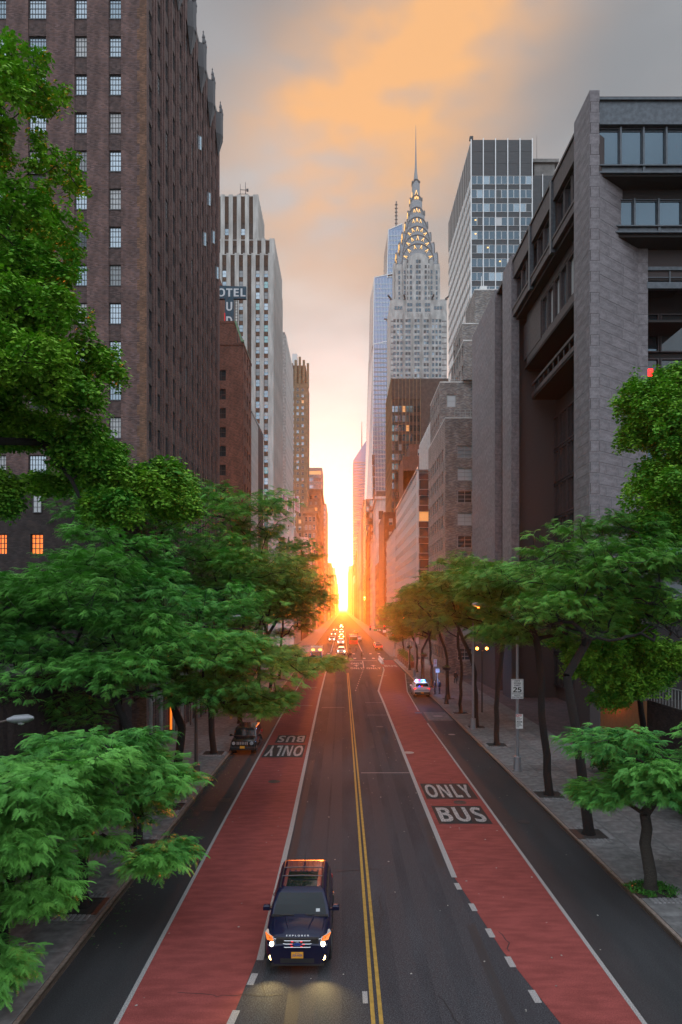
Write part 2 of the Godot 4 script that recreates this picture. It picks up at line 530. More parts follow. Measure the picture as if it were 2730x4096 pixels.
func sky_picture() -> ImageTexture:
	var w := 1536
	var h := 768
	var f := FastNoiseLite.new()
	f.noise_type = FastNoiseLite.TYPE_SIMPLEX_SMOOTH
	f.frequency = 1.0
	f.fractal_octaves = 4
	f.seed = 21
	var data := PackedFloat32Array()
	data.resize(w * h * 3)
	var sunward := Vector3(0, sin(deg_to_rad(SUN_UP)), -cos(deg_to_rad(SUN_UP)))
	var at := 0
	for j in h:
		var el := PI * 0.5 - PI * (j + 0.5) / h
		var e := rad_to_deg(el)
		if e < -1.0:
			for i in w:
				data[at] = 0.20
				data[at + 1] = 0.17
				data[at + 2] = 0.15
				at += 3
			continue
		var front := ramp(e, [[0.0, 1.25, 1.08, 0.80], [5.0, 1.12, 1.02, 0.86], [10.0, 0.90, 0.83, 0.725], [16.0, 0.61, 0.58, 0.55], [23.0, 0.45, 0.435, 0.42], [31.0, 0.325, 0.325, 0.33], [42.0, 0.232, 0.245, 0.262], [60.0, 0.54, 0.60, 0.69], [90.0, 0.92, 1.04, 1.20]])
		var back := ramp(e, [[0.0, 0.92, 1.0, 1.12], [20.0, 0.98, 1.08, 1.22], [90.0, 0.92, 1.04, 1.20]])
		for i in w:
			var az := wrapf(TAU * (i + 0.5) / w, -PI, PI)
			var a := rad_to_deg(az)
			var d := Vector3(sin(az) * cos(el), sin(el), -cos(az) * cos(el))
			var side := clampf((absf(a) - 25.0) / 75.0, 0.0, 1.0)
			side = side * side * (3.0 - 2.0 * side)
			var c := front.lerp(back, side)
			var q := Vector3(d.x * 2.6, d.y * 6.5, d.z * 2.6)
			var n := f.get_noise_3dv(q)
			var n2 := f.get_noise_3dv(q * 2.3 + Vector3(7, 3, 1)) + 0.45 * f.get_noise_3dv(q * 5.5 + Vector3(2, 9, 4))
			# grey banks, cooler to the right
			var lift := clampf((e - 9.0) / 14.0, 0.0, 1.0)
			c *= 1.0 - 0.20 * lift * clampf(n * 1.3 + 0.1, -0.6, 1.0) - 0.14 * lift * n2
			var cool := bump2(a, e, 20.0, 31.0, 11.0, 14.0) * clampf(0.9 + 0.5 * n, 0.3, 1.2)
			c = c.lerp(Vector3(0.185, 0.205, 0.225), clampf(1.0 * cool, 0.0, 1.0))
			var cool2 := bump2(a, e, -14.0, 41.0, 8.0, 7.0)
			c = c.lerp(Vector3(0.26, 0.265, 0.28), 0.7 * cool2)
			# the lit cloud, and paler ones of the same kind round the sky
			var o := 1.35 * bump2(a, e, 6.5, 38.8, 9.5, 5.2, 0.34) * clampf(1.0 + 0.75 * n2 + 0.3 * n, 0.2, 1.3)
			o += 0.34 * bump2(a, e, -3.5, 35.5, 6.0, 4.0, 0.3) * clampf(0.9 + 0.9 * n2, 0.1, 1.3)
			o += 0.38 * bump2(a, e, 1.5, 30.5, 9.5, 3.2, 0.12) * clampf(0.75 + 1.2 * n2, 0.1, 1.4)
			o += 0.24 * bump2(a, e, -1.0, 25.5, 10.0, 2.6, 0.05) * clampf(0.8 + 1.0 * n, 0.1, 1.4)
			o += 0.25 * clampf(n * 1.6 - 0.25, 0.0, 1.0) * clampf(1.0 - absf(e - 40.0) / 26.0, 0.0, 1.0) * side * (1.0 - side) * 3.0
			c = c.lerp(Vector3(0.72, 0.375, 0.155), clampf(o, 0.0, 0.92))
			# the bright air round the sun
			var ang := rad_to_deg(acos(clampf(d.dot(sunward), -1, 1)))
			c += Vector3(1.0, 0.82, 0.50) * 4.0 * exp(-pow(ang / 1.6, 1.3))
			c += Vector3(1.0, 0.92, 0.78) * 0.5 * exp(-ang / 6.5)
			data[at] = c.x
			data[at + 1] = c.y
			data[at + 2] = c.z
			at += 3
	return ImageTexture.create_from_image(Image.create_from_data(w, h, false, Image.FORMAT_RGBF, data.to_byte_array()))

# ---------------------------------------------------------------- ground, road, pavements
func sheet(mb: MB, poly: Array, y: float) -> void:  # poly of Vector2(x, distance)
	var q := PackedVector2Array(poly)
	var idx := Geometry2D.triangulate_polygon(q)
	for i in range(0, idx.size(), 3):
		var a := q[idx[i]]
		var b := q[idx[i + 1]]
		var c := q[idx[i + 2]]
		if (b - a).cross(c - a) < 0.0:
			var w := b
			b = c
			c = w
		mb.tri(Vector3(a.x, y, -a.y), Vector3(b.x, y, -b.y), Vector3(c.x, y, -c.y))

func ribbon(mb: MB, pts: Array, w: float, y: float) -> void:
	for i in pts.size() - 1:
		var a: Vector2 = pts[i]
		var b: Vector2 = pts[i + 1]
		var s := (b - a).normalized().orthogonal() * w * 0.5
		var s0 := s
		var s1 := s
		if i > 0:
			s0 = ((b - a).normalized() + (a - pts[i - 1]).normalized()).normalized().orthogonal() * w * 0.5
		if i < pts.size() - 2:
			s1 = ((b - a).normalized() + (pts[i + 2] - b).normalized()).normalized().orthogonal() * w * 0.5
		var p := [a - s0, a + s0, b + s1, b - s1]
		if absf(p[0].x - p[1].x) < 0.001 and absf(p[0].y - p[1].y) < 0.001:
			continue
		sheet(mb, p, y)

func mark(parent: Node, called: String, m: String, pts: Array, w: float, y: float) -> void:
	var mb := MB.new()
	ribbon(mb, pts, w, y)
	put(mb, called, M[m], parent)

func road_text(parent: Node, text: String, x0: float, x1: float, d0: float, d1: float, flipped := false, m := "white_paint") -> void:
	var tm := TextMesh.new()
	var sf := SystemFont.new()
	sf.font_names = PackedStringArray(["Droid Sans"])
	sf.font_weight = 700
	tm.font = sf
	tm.text = text
	tm.font_size = 64
	tm.pixel_size = 0.01
	tm.depth = 0.004
	tm.curve_step = 2.0
	var bb := tm.get_aabb()
	if bb.size.x <= 0.0:
		return
	var sx := (x1 - x0) / bb.size.x
	var sy := (d1 - d0) / bb.size.y
	var b := Basis(Vector3(sx, 0, 0), Vector3(0, 0, -sy), Vector3(0, 1, 0))
	if flipped:
		b = Basis(Vector3(-sx, 0, 0), Vector3(0, 0, sy), Vector3(0, 1, 0))
	var mid := Vector3((x0 + x1) * 0.5, 0.021, -(d0 + d1) * 0.5)
	var o := show_mesh("road_lettering", tm, parent, Transform3D(b, mid - b * bb.get_center()))
	o.material_override = null
	tm.material = M[m]

func build_ground() -> void:
	var g := MB.new()
	g.box(Vector3(-700, -0.6, -2900), Vector3(700, -0.03, 30))
	structure(g, "ground", M.ground_far, "grey city ground reaching to the end of the street")
	# carriageway
	var mb := MB.new()
	sheet(mb, [Vector2(KERB_L, 2), Vector2(KERB_R, 2), Vector2(KERB_R, 2600), Vector2(KERB_L, 2600)], 0.0)
	sheet(mb, [Vector2(KERB_R, 149.5), Vector2(150, 149.5), Vector2(150, 157.0), Vector2(KERB_R, 157.0)], 0.0)
	sheet(mb, [Vector2(-150, 149.5), Vector2(KERB_L, 149.5), Vector2(KERB_L, 172.0), Vector2(-150, 172.0)], 0.0)
	var road := structure(mb, "road", M.asphalt, "dark asphalt roadway with a double yellow line down its middle")
	# darker kerb lanes, laid as later resurfacing
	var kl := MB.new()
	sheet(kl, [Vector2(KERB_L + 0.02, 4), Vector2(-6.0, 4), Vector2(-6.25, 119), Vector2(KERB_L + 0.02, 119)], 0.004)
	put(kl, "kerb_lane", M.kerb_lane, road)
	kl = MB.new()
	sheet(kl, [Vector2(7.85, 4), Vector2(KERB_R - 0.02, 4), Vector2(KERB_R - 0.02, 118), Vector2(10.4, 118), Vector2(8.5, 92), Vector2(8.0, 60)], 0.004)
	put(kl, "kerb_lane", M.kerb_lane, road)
	# concrete strip across the right kerb lane
	kl = MB.new()
	sheet(kl, [Vector2(8.3, 67.5), Vector2(10.75, 67.5), Vector2(10.75, 73), Vector2(8.45, 73)], 0.008)
	put(kl, "concrete_patch", M.slab_1, road)
	# red bus lanes
	var rl := MB.new()
	sheet(rl, [Vector2(5.95, 5), Vector2(7.85, 5), Vector2(7.92, 30), Vector2(8.05, 66), Vector2(8.42, 91), Vector2(10.55, 118), Vector2(10.62, 148), Vector2(7.6, 148), Vector2(7.35, 124), Vector2(4.72, 92), Vector2(4.72, 80), Vector2(4.52, 40), Vector2(4.5, 28), Vector2(5.05, 22), Vector2(5.7, 18), Vector2(5.95, 12)], 0.009)
	put(rl, "bus_lane", M.red_lane, road)
	rl = MB.new()
	sheet(rl, [Vector2(-5.8, 5), Vector2(-3.25, 5), Vector2(-2.95, 18), Vector2(-2.62, 22), Vector2(-2.55, 34), Vector2(-2.85, 84), Vector2(-2.95, 122), Vector2(-6.2, 122), Vector2(-6.22, 70), Vector2(-6.05, 36), Vector2(-5.87, 18)], 0.009)
	put(rl, "bus_lane", M.red_lane, road)
	# lines
	var y := 0.014
	mark(road, "yellow_line", "yellow_paint", [Vector2(0.80, 5), Vector2(0.79, 60), Vector2(0.74, 118)], 0.11, y)
	mark(road, "yellow_line", "yellow_paint", [Vector2(1.01, 5), Vector2(1.0, 60), Vector2(0.95, 118)], 0.11, y)
	mark(road, "edge_line", "white_paint", [Vector2(7.82, 5), Vector2(7.9, 30), Vector2(8.03, 66)], 0.13, y)
	mark(road, "edge_line", "white_paint", [Vector2(8.03, 74), Vector2(8.45, 91), Vector2(10.5, 117)], 0.14, y)
	mark(road, "lane_line", "white_paint", [Vector2(4.49, 28.0), Vector2(4.5, 40), Vector2(4.72, 80), Vector2(4.72, 92), Vector2(7.35, 124), Vector2(7.55, 130)], 0.22, y)
	mark(road, "edge_line", "white_paint", [Vector2(-5.86, 5), Vector2(-5.9, 18), Vector2(-6.06, 36), Vector2(-6.24, 70), Vector2(-6.22, 121)], 0.13, y)
	mark(road, "lane_line", "white_paint", [Vector2(-2.55, 21.4), Vector2(-2.53, 34), Vector2(-2.85, 84), Vector2(-2.93, 121)], 0.21, y)
	for k in [[4.52, 27.1], [4.75, 25.2], [4.95, 23.2], [5.16, 21.3], [5.39, 19.4], [5.62, 17.6], [5.8, 15.8]]:
		mark(road, "lane_dash", "white_paint", [Vector2(k[0] - 0.02, k[1] - 0.32), Vector2(k[0] - 0.05, k[1] + 0.32)], 0.2, y)
	for k in [[-2.62, 20.3], [-2.88, 18.4], [-3.05, 16.5]]:
		mark(road, "lane_dash", "white_paint", [Vector2(k[0] - 0.05, k[1] - 0.32), Vector2(k[0] + 0.02, k[1] + 0.32)], 0.2, y)
	mark(road, "lane_dash", "white_paint", [Vector2(0.62, 19.05), Vector2(0.62, 19.65)], 0.14, y)
	# dashed line between the two far lanes, and cross lines
	for k in 12:
		var d := 92.0 + k * 2.9
		var x := 1.7 + (d - 92.0) / 35.0 * 2.1
		mark(road, "lane_dash", "white_paint", [Vector2(x, d), Vector2(x + 0.05, d + 1.1)], 0.14, y)
	mark(road, "lane_line", "white_paint", [Vector2(3.85, 127), Vector2(4.15, 145.5)], 0.2, y)
	for k in [[1.2, 4.4, 45.9, 0.12], [2.5, 4.6, 71.0, 0.1], [2.6, 4.6, 80.5, 0.12], [-2.3, 0.2, 76.5, 0.13], [-5.6, -3.4, 78.0, 0.13], [-5.6, -3.6, 96, 0.2], [5.7, 7.1, 113.0, 0.3]]:
		mark(road, "cross_line", "white_paint", [Vector2(k[0], k[2]), Vector2(k[1], k[2] + 0.02)], k[3], y)
	mark(road, "stop_line", "white_paint", [Vector2(1.3, 146.2), Vector2(7.2, 146.2)], 0.55, y)
	for k in 4:
		mark(road, "hatch_line", "white_paint", [Vector2(8.7 + k * 0.35, 90.5 + k * 6.2), Vector2(10.6, 90.2 + k * 6.4)], 0.3, y)
	for e in [[153.0, -1], [169.0, -1]]:
		for k in 9:
			mark(road, "crosswalk_bar", "white_paint", [Vector2(-7.6 + k * 2.05, e[0] - 1.6), Vector2(-7.6 + k * 2.05, e[0] + 1.6)], 0.6, y)
	# lane marks far beyond the avenue
	for s in [[-3.0, "white_paint"], [1.1, "yellow_paint"], [4.9, "white_paint"]]:
		mark(road, "lane_line", s[1], [Vector2(s[0], 174), Vector2(s[0], 330)], 0.25, y)
	# lettering on dark patches
	for r in [[4.78, 7.72, 39.6, 43.1], [4.85, 7.55, 35.0, 38.2], [-5.95, -2.95, 50.7, 55.4], [-5.5, -3.1, 56.2, 59.6]]:
		var p := MB.new()
		sheet(p, [Vector2(r[0], r[2]), Vector2(r[1], r[2]), Vector2(r[1], r[3]), Vector2(r[0], r[3])], 0.013)
		put(p, "lettering_ground", M.patch, road)
	road_text(road, "ONLY", 4.93, 7.58, 39.9, 42.8)
	road_text(road, "BUS", 5.02, 7.4, 35.3, 37.9)
	road_text(road, "ONLY", -5.8, -3.05, 51.1, 55.0, true)
	road_text(road, "BUS", -5.35, -3.2, 56.5, 59.3, true)
	road_text(road, "ONLY", 1.4, 3.7, 125.5, 129.0)
	road_text(road, "ONLY", 4.35, 7.0, 125.5, 129.0)
	road_text(road, "ONLY", 1.6, 3.9, 136.5, 140.5)
	road_text(road, "BUS", 7.9, 10.3, 130.5, 134.5, false, "lettering_pale")
	for a in [[2.6, 131.0, -1], [5.8, 130.5, 0]]:
		var p := MB.new()
		var x: float = a[0]
		var d: float = a[1]
		sheet(p, [Vector2(x - 0.12, d), Vector2(x + 0.12, d), Vector2(x + 0.12, d + 2.4), Vector2(x - 0.12, d + 2.4)], y)
		sheet(p, [Vector2(x - 0.6, d + 2.4), Vector2(x + 0.6, d + 2.4), Vector2(x, d + 4.2)], y)
		put(p, "lane_arrow", M.white_paint, road)
	# repairs, seams and wheel wear
	for r in [[-1.55, 16, -1.2, 26], [2.2, 54, 2.5, 61], [-2.35, 24, -2.05, 50], [4.0, 29, 4.32, 36], [4.1, 46, 4.4, 52], [3.3, 97, 3.6, 104], [-1.9, 8, 0.2, 12.5], [4.2, 14, 4.5, 24]]:
		var p := MB.new()
		sheet(p, [Vector2(r[0], r[1]), Vector2(r[2], r[1] + 0.2), Vector2(r[2] + 0.05, r[3]), Vector2(r[0] + 0.03, r[3] - 0.3)], 0.005)
		put(p, "tar_patch", M.kerb_lane, road)
	var cr := RandomNumberGenerator.new()
	cr.seed = 66
	for k in 26:
		var p := MB.new()
		var at := Vector2(cr.randf_range(-5.6, 7.6), cr.randf_range(17.0, 75.0))
		var pts := [at]
		var dir := Vector2(1, 0) if cr.randf() < 0.55 else Vector2(cr.randf_range(-0.3, 0.3), 1)
		for i in cr.randi_range(4, 10):
			at += (dir + Vector2(cr.randf_range(-0.6, 0.6), cr.randf_range(-0.6, 0.6))) * cr.randf_range(0.15, 0.4)
			pts.append(at)
		ribbon(p, pts, cr.randf_range(0.018, 0.035), 0.0115)
		put(p, "crack", M.patch, road)
	for k in [[-1.1, 30.0, 0.35], [1.9, 24.0, 0.3], [2.9, 33.0, 0.3], [4.15, 26.0, 0.3], [-0.35, 40.0, 0.32]]:
		var p := MB.new()
		sheet(p, [Vector2(k[0] - k[2], 12), Vector2(k[0] + k[2], 12), Vector2(k[0] + k[2] * 0.9, 100), Vector2(k[0] - k[2] * 0.9, 100)], 0.0035)
		put(p, "tyre_track", M.track, road)
	# manhole covers and drain grates
	for k in [[4.95, 52.4, 0.42, "iron_pale", 0.016], [6.55, 38.9, 0.36, "iron", 0.022], [-4.3, 43.6, 0.38, "iron", 0.016], [9.2, 35.3, 0.3, "iron", 0.012], [9.4, 60.0, 0.3, "iron_pale", 0.012], [9.6, 70.3, 0.5, "iron_pale", 0.014], [7.9, 72.5, 0.4, "iron", 0.016], [3.4, 64.0, 0.34, "iron", 0.012]]:
		var p := MB.new()
		p.lathe(Vector3(k[0], 0, -k[1]), [Vector2(k[2], 0.0), Vector2(k[2], k[4]), Vector2(k[2] * 0.9, k[4] + 0.004), Vector2(k[2] * 0.84, k[4]), Vector2(0.0, k[4])], 20)
		put(p, "manhole_cover", M[k[3]], road)
	for k in [[-7.9, 36.6], [-7.2, 37.6], [-6.7, 39.4]]:
		var p := MB.new()
		p.box(Vector3(k[0] - 0.32, 0.003, -k[1] - 0.4), Vector3(k[0] + 0.32, 0.007, -k[1] + 0.4))
		for i in 7:
			p.box(Vector3(k[0] - 0.3 + i * 0.095, 0.007, -k[1] - 0.36), Vector3(k[0] - 0.26 + i * 0.095, 0.013, -k[1] + 0.36))
		put(p, "drain_grate", M.iron, road)
	# pavements of separate flags, with kerbs
	pavement(1, KERB_R, 18.0, 8.0, 149.0, 4, 1.8)
	pavement(-1, KERB_L, LINE_L, 8.0, 149.0, 3, 1.95)
	for s in [[1, KERB_R, LINE_R], [-1, KERB_L, LINE_L]]:
		var p := MB.new()
		p.box(Vector3(minf(s[1], s[2]), -0.1, -2600), Vector3(maxf(s[1], s[2]), 0.14, -157.5 if s[0] > 0 else -172.0))
		structure(p, "far_pavement", M.slab_1, "pavement beyond the avenue on the %s side" % ["shop" if s[0] > 0 else "newspaper tower"])
	# the overpass that the view is taken from, crossing behind the camera
	var ov := MB.new()
	ov.box(Vector3(-15.0, 8.2, 0.6), Vector3(18.0, 9.2, 13.0))
	ov.box(Vector3(-15.0, 9.2, 0.45), Vector3(18.0, 10.3, 0.85))
	ov.box(Vector3(-15.0, 9.2, 12.6), Vector3(18.0, 10.3, 13.0))
	ov.box(Vector3(-15.0, 0.0, 0.8), Vector3(-13.0, 8.2, 12.8))
	ov.box(Vector3(16.0, 0.0, 0.8), Vector3(18.0, 8.2, 12.8))
	tag(put(ov, "overpass", M.stone_grey), "stone overpass crossing the street under the viewpoint", "bridge")
	# purple brick forecourt beside the granite building
	var fc := MB.new()
	fc.box(Vector3(18.0, -0.1, -124.0), Vector3(26.0, 0.135, -30.0))
	structure(fc, "forecourt_paving", M.paver, "purple brick paving between the pavement and the granite building")

func pavement(side: int, kerb: float, back: float, d0: float, d1: float, cols: int, step: float) -> void:
	var base := MB.new()
	base.box(Vector3(minf(kerb + 0.2 * side, back), -0.1, -d1), Vector3(maxf(kerb + 0.2 * side, back), 0.118, -d0))
	var pv := structure(base, "pavement", M.granite_joint, "concrete flag pavement with tree pits along the %s" % ["bus lane beside the granite building" if side > 0 else "brick towers"])
	var w := (absf(back - kerb) - 0.22) / cols
	var meshes := []
	for k in 5:
		var b := MB.new()
		b.chamfer(Vector3(0.008, 0, -step + 0.008), Vector3(w - 0.008, 0.022, -0.008), 0.006)
		meshes.append(b.mesh(M["slab_%d" % [0, 1, 2, 0, 3][k]]))
	var r := RandomNumberGenerator.new()
	r.seed = 40 + side
	var n := int((d1 - d0) / step)
	for i in n:
		for j in cols:
			var x := (kerb + 0.22 + j * w) if side > 0 else (kerb - 0.22 - (j + 1) * w)
			var o := show_mesh("flagstone", meshes[r.randi() % 5], pv, Transform3D(Basis(), Vector3(x, 0.118 + r.randf() * 0.004, -d0 - i * step)))
			o.rotation.z = r.randf_range(-0.0015, 0.0015)
	var kb := MB.new()
	kb.box(Vector3(0, -0.1, -2.4 + 0.008), Vector3(0.2, 0.135, 0))
	var km := kb.mesh(M.kerb_stone)
	var sb := MB.new()
	sb.box(Vector3(-0.012, 0.02, -2.4 + 0.012), Vector3(0.05, 0.147, -0.004))
	sb.add_to(km, M.kerb_steel)
	var kg := MB.new()
	kg.box(Vector3(kerb - 0.01, -0.2, -d1), Vector3(kerb + 0.01, -0.1, -d0))
	var holder := structure(kg, "kerb", M.kerb_stone, "steel edged kerb of the %s pavement" % ["right hand" if side > 0 else "left hand"])
	for i in int((d1 - d0) / 2.4):
		var o := show_mesh("kerb_stone", km, holder, Transform3D(Basis(), Vector3(kerb, 0, -d0 - i * 2.4)))
		if side < 0:
			o.transform = Transform3D(Basis(Vector3.UP, PI), Vector3(kerb, 0, -d0 - i * 2.4 - 2.4))

func tree_pit(x: float, d: float, w := 1.5, weeds := false) -> void:
	var s := MB.new()
	s.box(Vector3(x - w * 0.5, 0.1, -d - w * 0.5), Vector3(x + w * 0.5, 0.147, -d + w * 0.5))
	var pit := structure(s, "tree_pit", M.soil, "square earth pit edged with stone blocks round a street tree")
	var r := RandomNumberGenerator.new()
	r.seed = int(d * 10.0)
	var meshes := []
	for k in 3:
		var b := MB.new()
		b.chamfer(Vector3(-0.11, 0, -0.065), Vector3(0.11, 0.05, 0.065), 0.02)
		meshes.append(b.mesh(M["cobble_dark" if k == 1 else "cobble"]))
	var n := int(w / 0.15)
	for e in 4:
		for i in n:
			var t := -w * 0.5 + (i + 0.5) * w / n
			for row in (2 if e % 2 == 0 else 1):
				var off := w * 0.5 + 0.12 + row * 0.23
				var at: Vector3
				var turn := 0.0
				if e == 0:
					at = Vector3(x + t, 0.128, -d + off)
					turn = PI / 2
				elif e == 2:
					at = Vector3(x + t, 0.128, -d - off)
					turn = PI / 2
				elif e == 1:
					at = Vector3(x + off, 0.128, -d + t)
				else:
					at = Vector3(x - off, 0.128, -d + t)
				if absf(at.x - KERB_L) < 0.4 or absf(at.x - KERB_R) < 0.4:
					continue
				show_mesh("paving_block", meshes[r.randi() % 3], pit, Transform3D(Basis(Vector3.UP, turn + r.randf_range(-0.06, 0.06)), at + Vector3(0, r.randf_range(-0.008, 0.008), 0)))

# ---------------------------------------------------------------- facades
func wall_holes(mb: MB, o: Vector3, u: Vector3, n: Vector3, x0: float, x1: float, y0: float, y1: float, xs: Array, ys: Array, r: float) -> void:
	# a wall in the plane (o, u, up) from x0..x1, y0..y1 with openings at every (xs, ys) and reveals r deep
	var U := Vector3.UP
	var at := func(x: float, y: float, z: float) -> Vector3: return o + u * x + U * y + n * z
	var y := y0
	for row in ys:
		if row.x > y + 0.0005:
			mb.quad(at.call(x0, y, 0), at.call(x1, y, 0), at.call(x1, row.x, 0), at.call(x0, row.x, 0))
		var x := x0
		for c in xs:
			if c.x > x + 0.0005:
				mb.quad(at.call(x, row.x, 0), at.call(c.x, row.x, 0), at.call(c.x, row.y, 0), at.call(x, row.y, 0))
			mb.quad(at.call(c.x, row.x, 0), at.call(c.x, row.x, -r), at.call(c.x, row.y, -r), at.call(c.x, row.y, 0))
			mb.quad(at.call(c.y, row.x, -r), at.call(c.y, row.x, 0), at.call(c.y, row.y, 0), at.call(c.y, row.y, -r))
			mb.quad(at.call(c.x, row.x, 0), at.call(c.y, row.x, 0), at.call(c.y, row.x, -r), at.call(c.x, row.x, -r))
			mb.quad(at.call(c.x, row.y, -r), at.call(c.y, row.y, -r), at.call(c.y, row.y, 0), at.call(c.x, row.y, 0))
			x = c.y
		if x < x1 - 0.0005:
			mb.quad(at.call(x, row.x, 0), at.call(x1, row.x, 0), at.call(x1, row.y, 0), at.call(x, row.y, 0))
		y = row.y
	if y < y1 - 0.0005:
		mb.quad(at.call(x0, y, 0), at.call(x1, y, 0), at.call(x1, y1, 0), at.call(x0, y1, 0))

func bars(mb: MB, w: float, h: float, cols: Array, rows: Array, fw: float, mw: float, d: float) -> void:
	mb.box(Vector3(0, 0, 0), Vector3(fw, h, d))
	mb.box(Vector3(w - fw, 0, 0), Vector3(w, h, d))
	mb.box(Vector3(fw, 0, 0), Vector3(w - fw, fw, d))
	mb.box(Vector3(fw, h - fw, 0), Vector3(w - fw, h, d))
	for c in cols:
		mb.box(Vector3(c * w - mw * 0.5, fw, 0), Vector3(c * w + mw * 0.5, h - fw, d * 0.8))
	for c in rows:
		mb.box(Vector3(fw, c * h - mw * 0.5, 0), Vector3(w - fw, c * h + mw * 0.5, d * 0.7))

func window_mesh(w: float, h: float, cols: Array, rows: Array, fw: float, mw: float, d: float, fm: String, gm: String) -> ArrayMesh:
	var key := "w%.2f %.2f %s %s %.3f %.3f %.3f %s %s" % [w, h, cols, rows, fw, mw, d, fm, gm]
	if mesh_cache.has(key):
		return mesh_cache[key]
	var f := MB.new()
	bars(f, w, h, cols, rows, fw, mw, d)
	var am := f.mesh(M[fm])
	var g := MB.new()
	if gm == "sash_blind":  # a blind drawn half way behind the glass
		g.quad(Vector3(0, 0, 0.012), Vector3(w, 0, 0.012), Vector3(w, h * 0.5, 0.012), Vector3(0, h * 0.5, 0.012))
		g.add_to(am, M.glass_mid)
		g = MB.new()
		g.quad(Vector3(0, h * 0.5, 0.012), Vector3(w, h * 0.5, 0.012), Vector3(w, h, 0.012), Vector3(0, h, 0.012))
		g.add_to(am, M.blind)
	else:
		g.quad(Vector3(0, 0, 0.012), Vector3(w, 0, 0.012), Vector3(w, h, 0.012), Vector3(0, h, 0.012))
		g.add_to(am, M[gm])
	mesh_cache[key] = am
	return am

func face_basis(u: Vector3, n: Vector3) -> Basis:
	return Basis(u, Vector3.UP, n)

func pick(r: RandomNumberGenerator, w: Array) -> String:  # [["name", weight], ...]
	var sum := 0.0
	for k in w:
		sum += k[1]
	var x := r.randf() * sum
	for k in w:
		x -= k[1]
		if x <= 0.0:
			return k[0]
	return w[-1][0]

func place_windows(parent: Node, list: Array, most := 290) -> void:  # list of [mesh, transform]; past `most` the rest become one part
	for i in mini(list.size(), most):
		show_mesh("window", list[i][0], parent, list[i][1])
	if list.size() > most:
		var by := {}
		for i in range(most, list.size()):
			if not by.has(list[i][0]):
				by[list[i][0]] = []
			by[list[i][0]].append(list[i][1])
		for m in by:
			var mm := MultiMesh.new()
			mm.transform_format = MultiMesh.TRANSFORM_3D
			mm.mesh = m
			mm.instance_count = by[m].size()
			for i in by[m].size():
				mm.set_instance_transform(i, by[m][i])
			var o := MultiMeshInstance3D.new()
			o.name = "far_windows"
			o.multimesh = mm
			parent.add_child(o, true)
			o.set_meta("kind", "stuff")

func grid(a: float, b: float, pitch: float, size: float, lead: float) -> Array:
	var out := []
	var x := a + lead
	while x + size < b - 0.05:
		out.append(Vector2(x, x + size))
		x += pitch
	return out

# One plain block: x0 is its street plane, x1 its back, d0..d1 along the street; faces get walls with real openings.
func block(called: String, label: String, category: String, x0: float, x1: float, d0: float, d1: float, h: float, wall: String, o := {}) -> Node3D:
	var left := x1 < x0
	var b: Node3D = o.get("into") if o.has("into") else thing(called, label, category, Vector3(0, 0, 0), o.get("group", ""))
	var y0: float = o.get("y0", 0.0)
	var r: float = o.get("recess", 0.22)
	var rr := RandomNumberGenerator.new()
	rr.seed = int(d0 * 13 + h * 7 + absf(x0) * 3)
	var mb := MB.new()
	var lo := minf(x0, x1)
	var hi := maxf(x0, x1)
	var list := []
	var e: Dictionary = o.get("east", {})
	var s: Dictionary = o.get("street", {})
	# the mass behind the faces
	var core := MB.new()
	core.box(Vector3(lo + (r if not left else 0.0), y0, -d1), Vector3(hi - (r if left else 0.0), y0 + h - 0.02, -d0 - r))
	put(core, "core", M[o.get("core", wall)], b)
	for k in 2:
		var f: Dictionary = e if k == 0 else s
		var org: Vector3
		var u: Vector3
		var n: Vector3
		var W: float
		if k == 0:
			org = Vector3(lo, y0, -d0)
			u = Vector3.RIGHT
			n = Vector3(0, 0, 1)
			W = hi - lo
		elif left:
			org = Vector3(x0, y0, -d0)
			u = Vector3(0, 0, -1)
			n = Vector3.RIGHT
			W = d1 - d0
		else:
			org = Vector3(x0, y0, -d1)
			u = Vector3(0, 0, 1)
			n = Vector3.LEFT
			W = d1 - d0
		if f.is_empty():
			wall_holes(mb, org, u, n, 0, W, 0, h, [], [], r)
			continue
		var xs: Array = f.xs if f.has("xs") else grid(f.get("x0", 0.0), f.get("x1", W), f.pitch, f.w, f.get("lead", (f.pitch - f.w) * 0.5))
		var ys: Array = f.ys if f.has("ys") else grid(f.get("y_from", 0.0), f.get("y_to", h), f.floor, f.h, f.get("sill", (f.floor - f.h) * 0.5))
		wall_holes(mb, org, u, n, 0, W, 0, h, xs, ys, r)
		var rows := ys.duplicate()
		rows.reverse()
		for row in rows:
			for c in xs:
				var g := pick(rr, f.get("glass", [["glass_mid", 1.0]]))
				var wm := window_mesh(c.y - c.x, row.y - row.x, f.get("cols", [0.5]), f.get("rows", [0.5]), f.get("fw", 0.07), f.get("mw", 0.05), f.get("fd", 0.07), f.get("frame", "frame_grey"), g)
				list.append([wm, Transform3D(face_basis(u, n), org + u * c.x + Vector3.UP * row.x - n * r)])
	put(mb, "wall", M[wall], b)
	place_windows(b, list)
	if o.get("cap", true):
		var cp := MB.new()
		var t: float = o.get("cap_h", 0.35)
		var ov: float = o.get("cap_out", 0.08)
		cp.box(Vector3(lo - ov, y0 + h, -d1 - ov), Vector3(hi + ov, y0 + h + t, -d0 + ov))
		put(cp, "parapet", M[o.get("cap_mat", wall)], b)
	return b

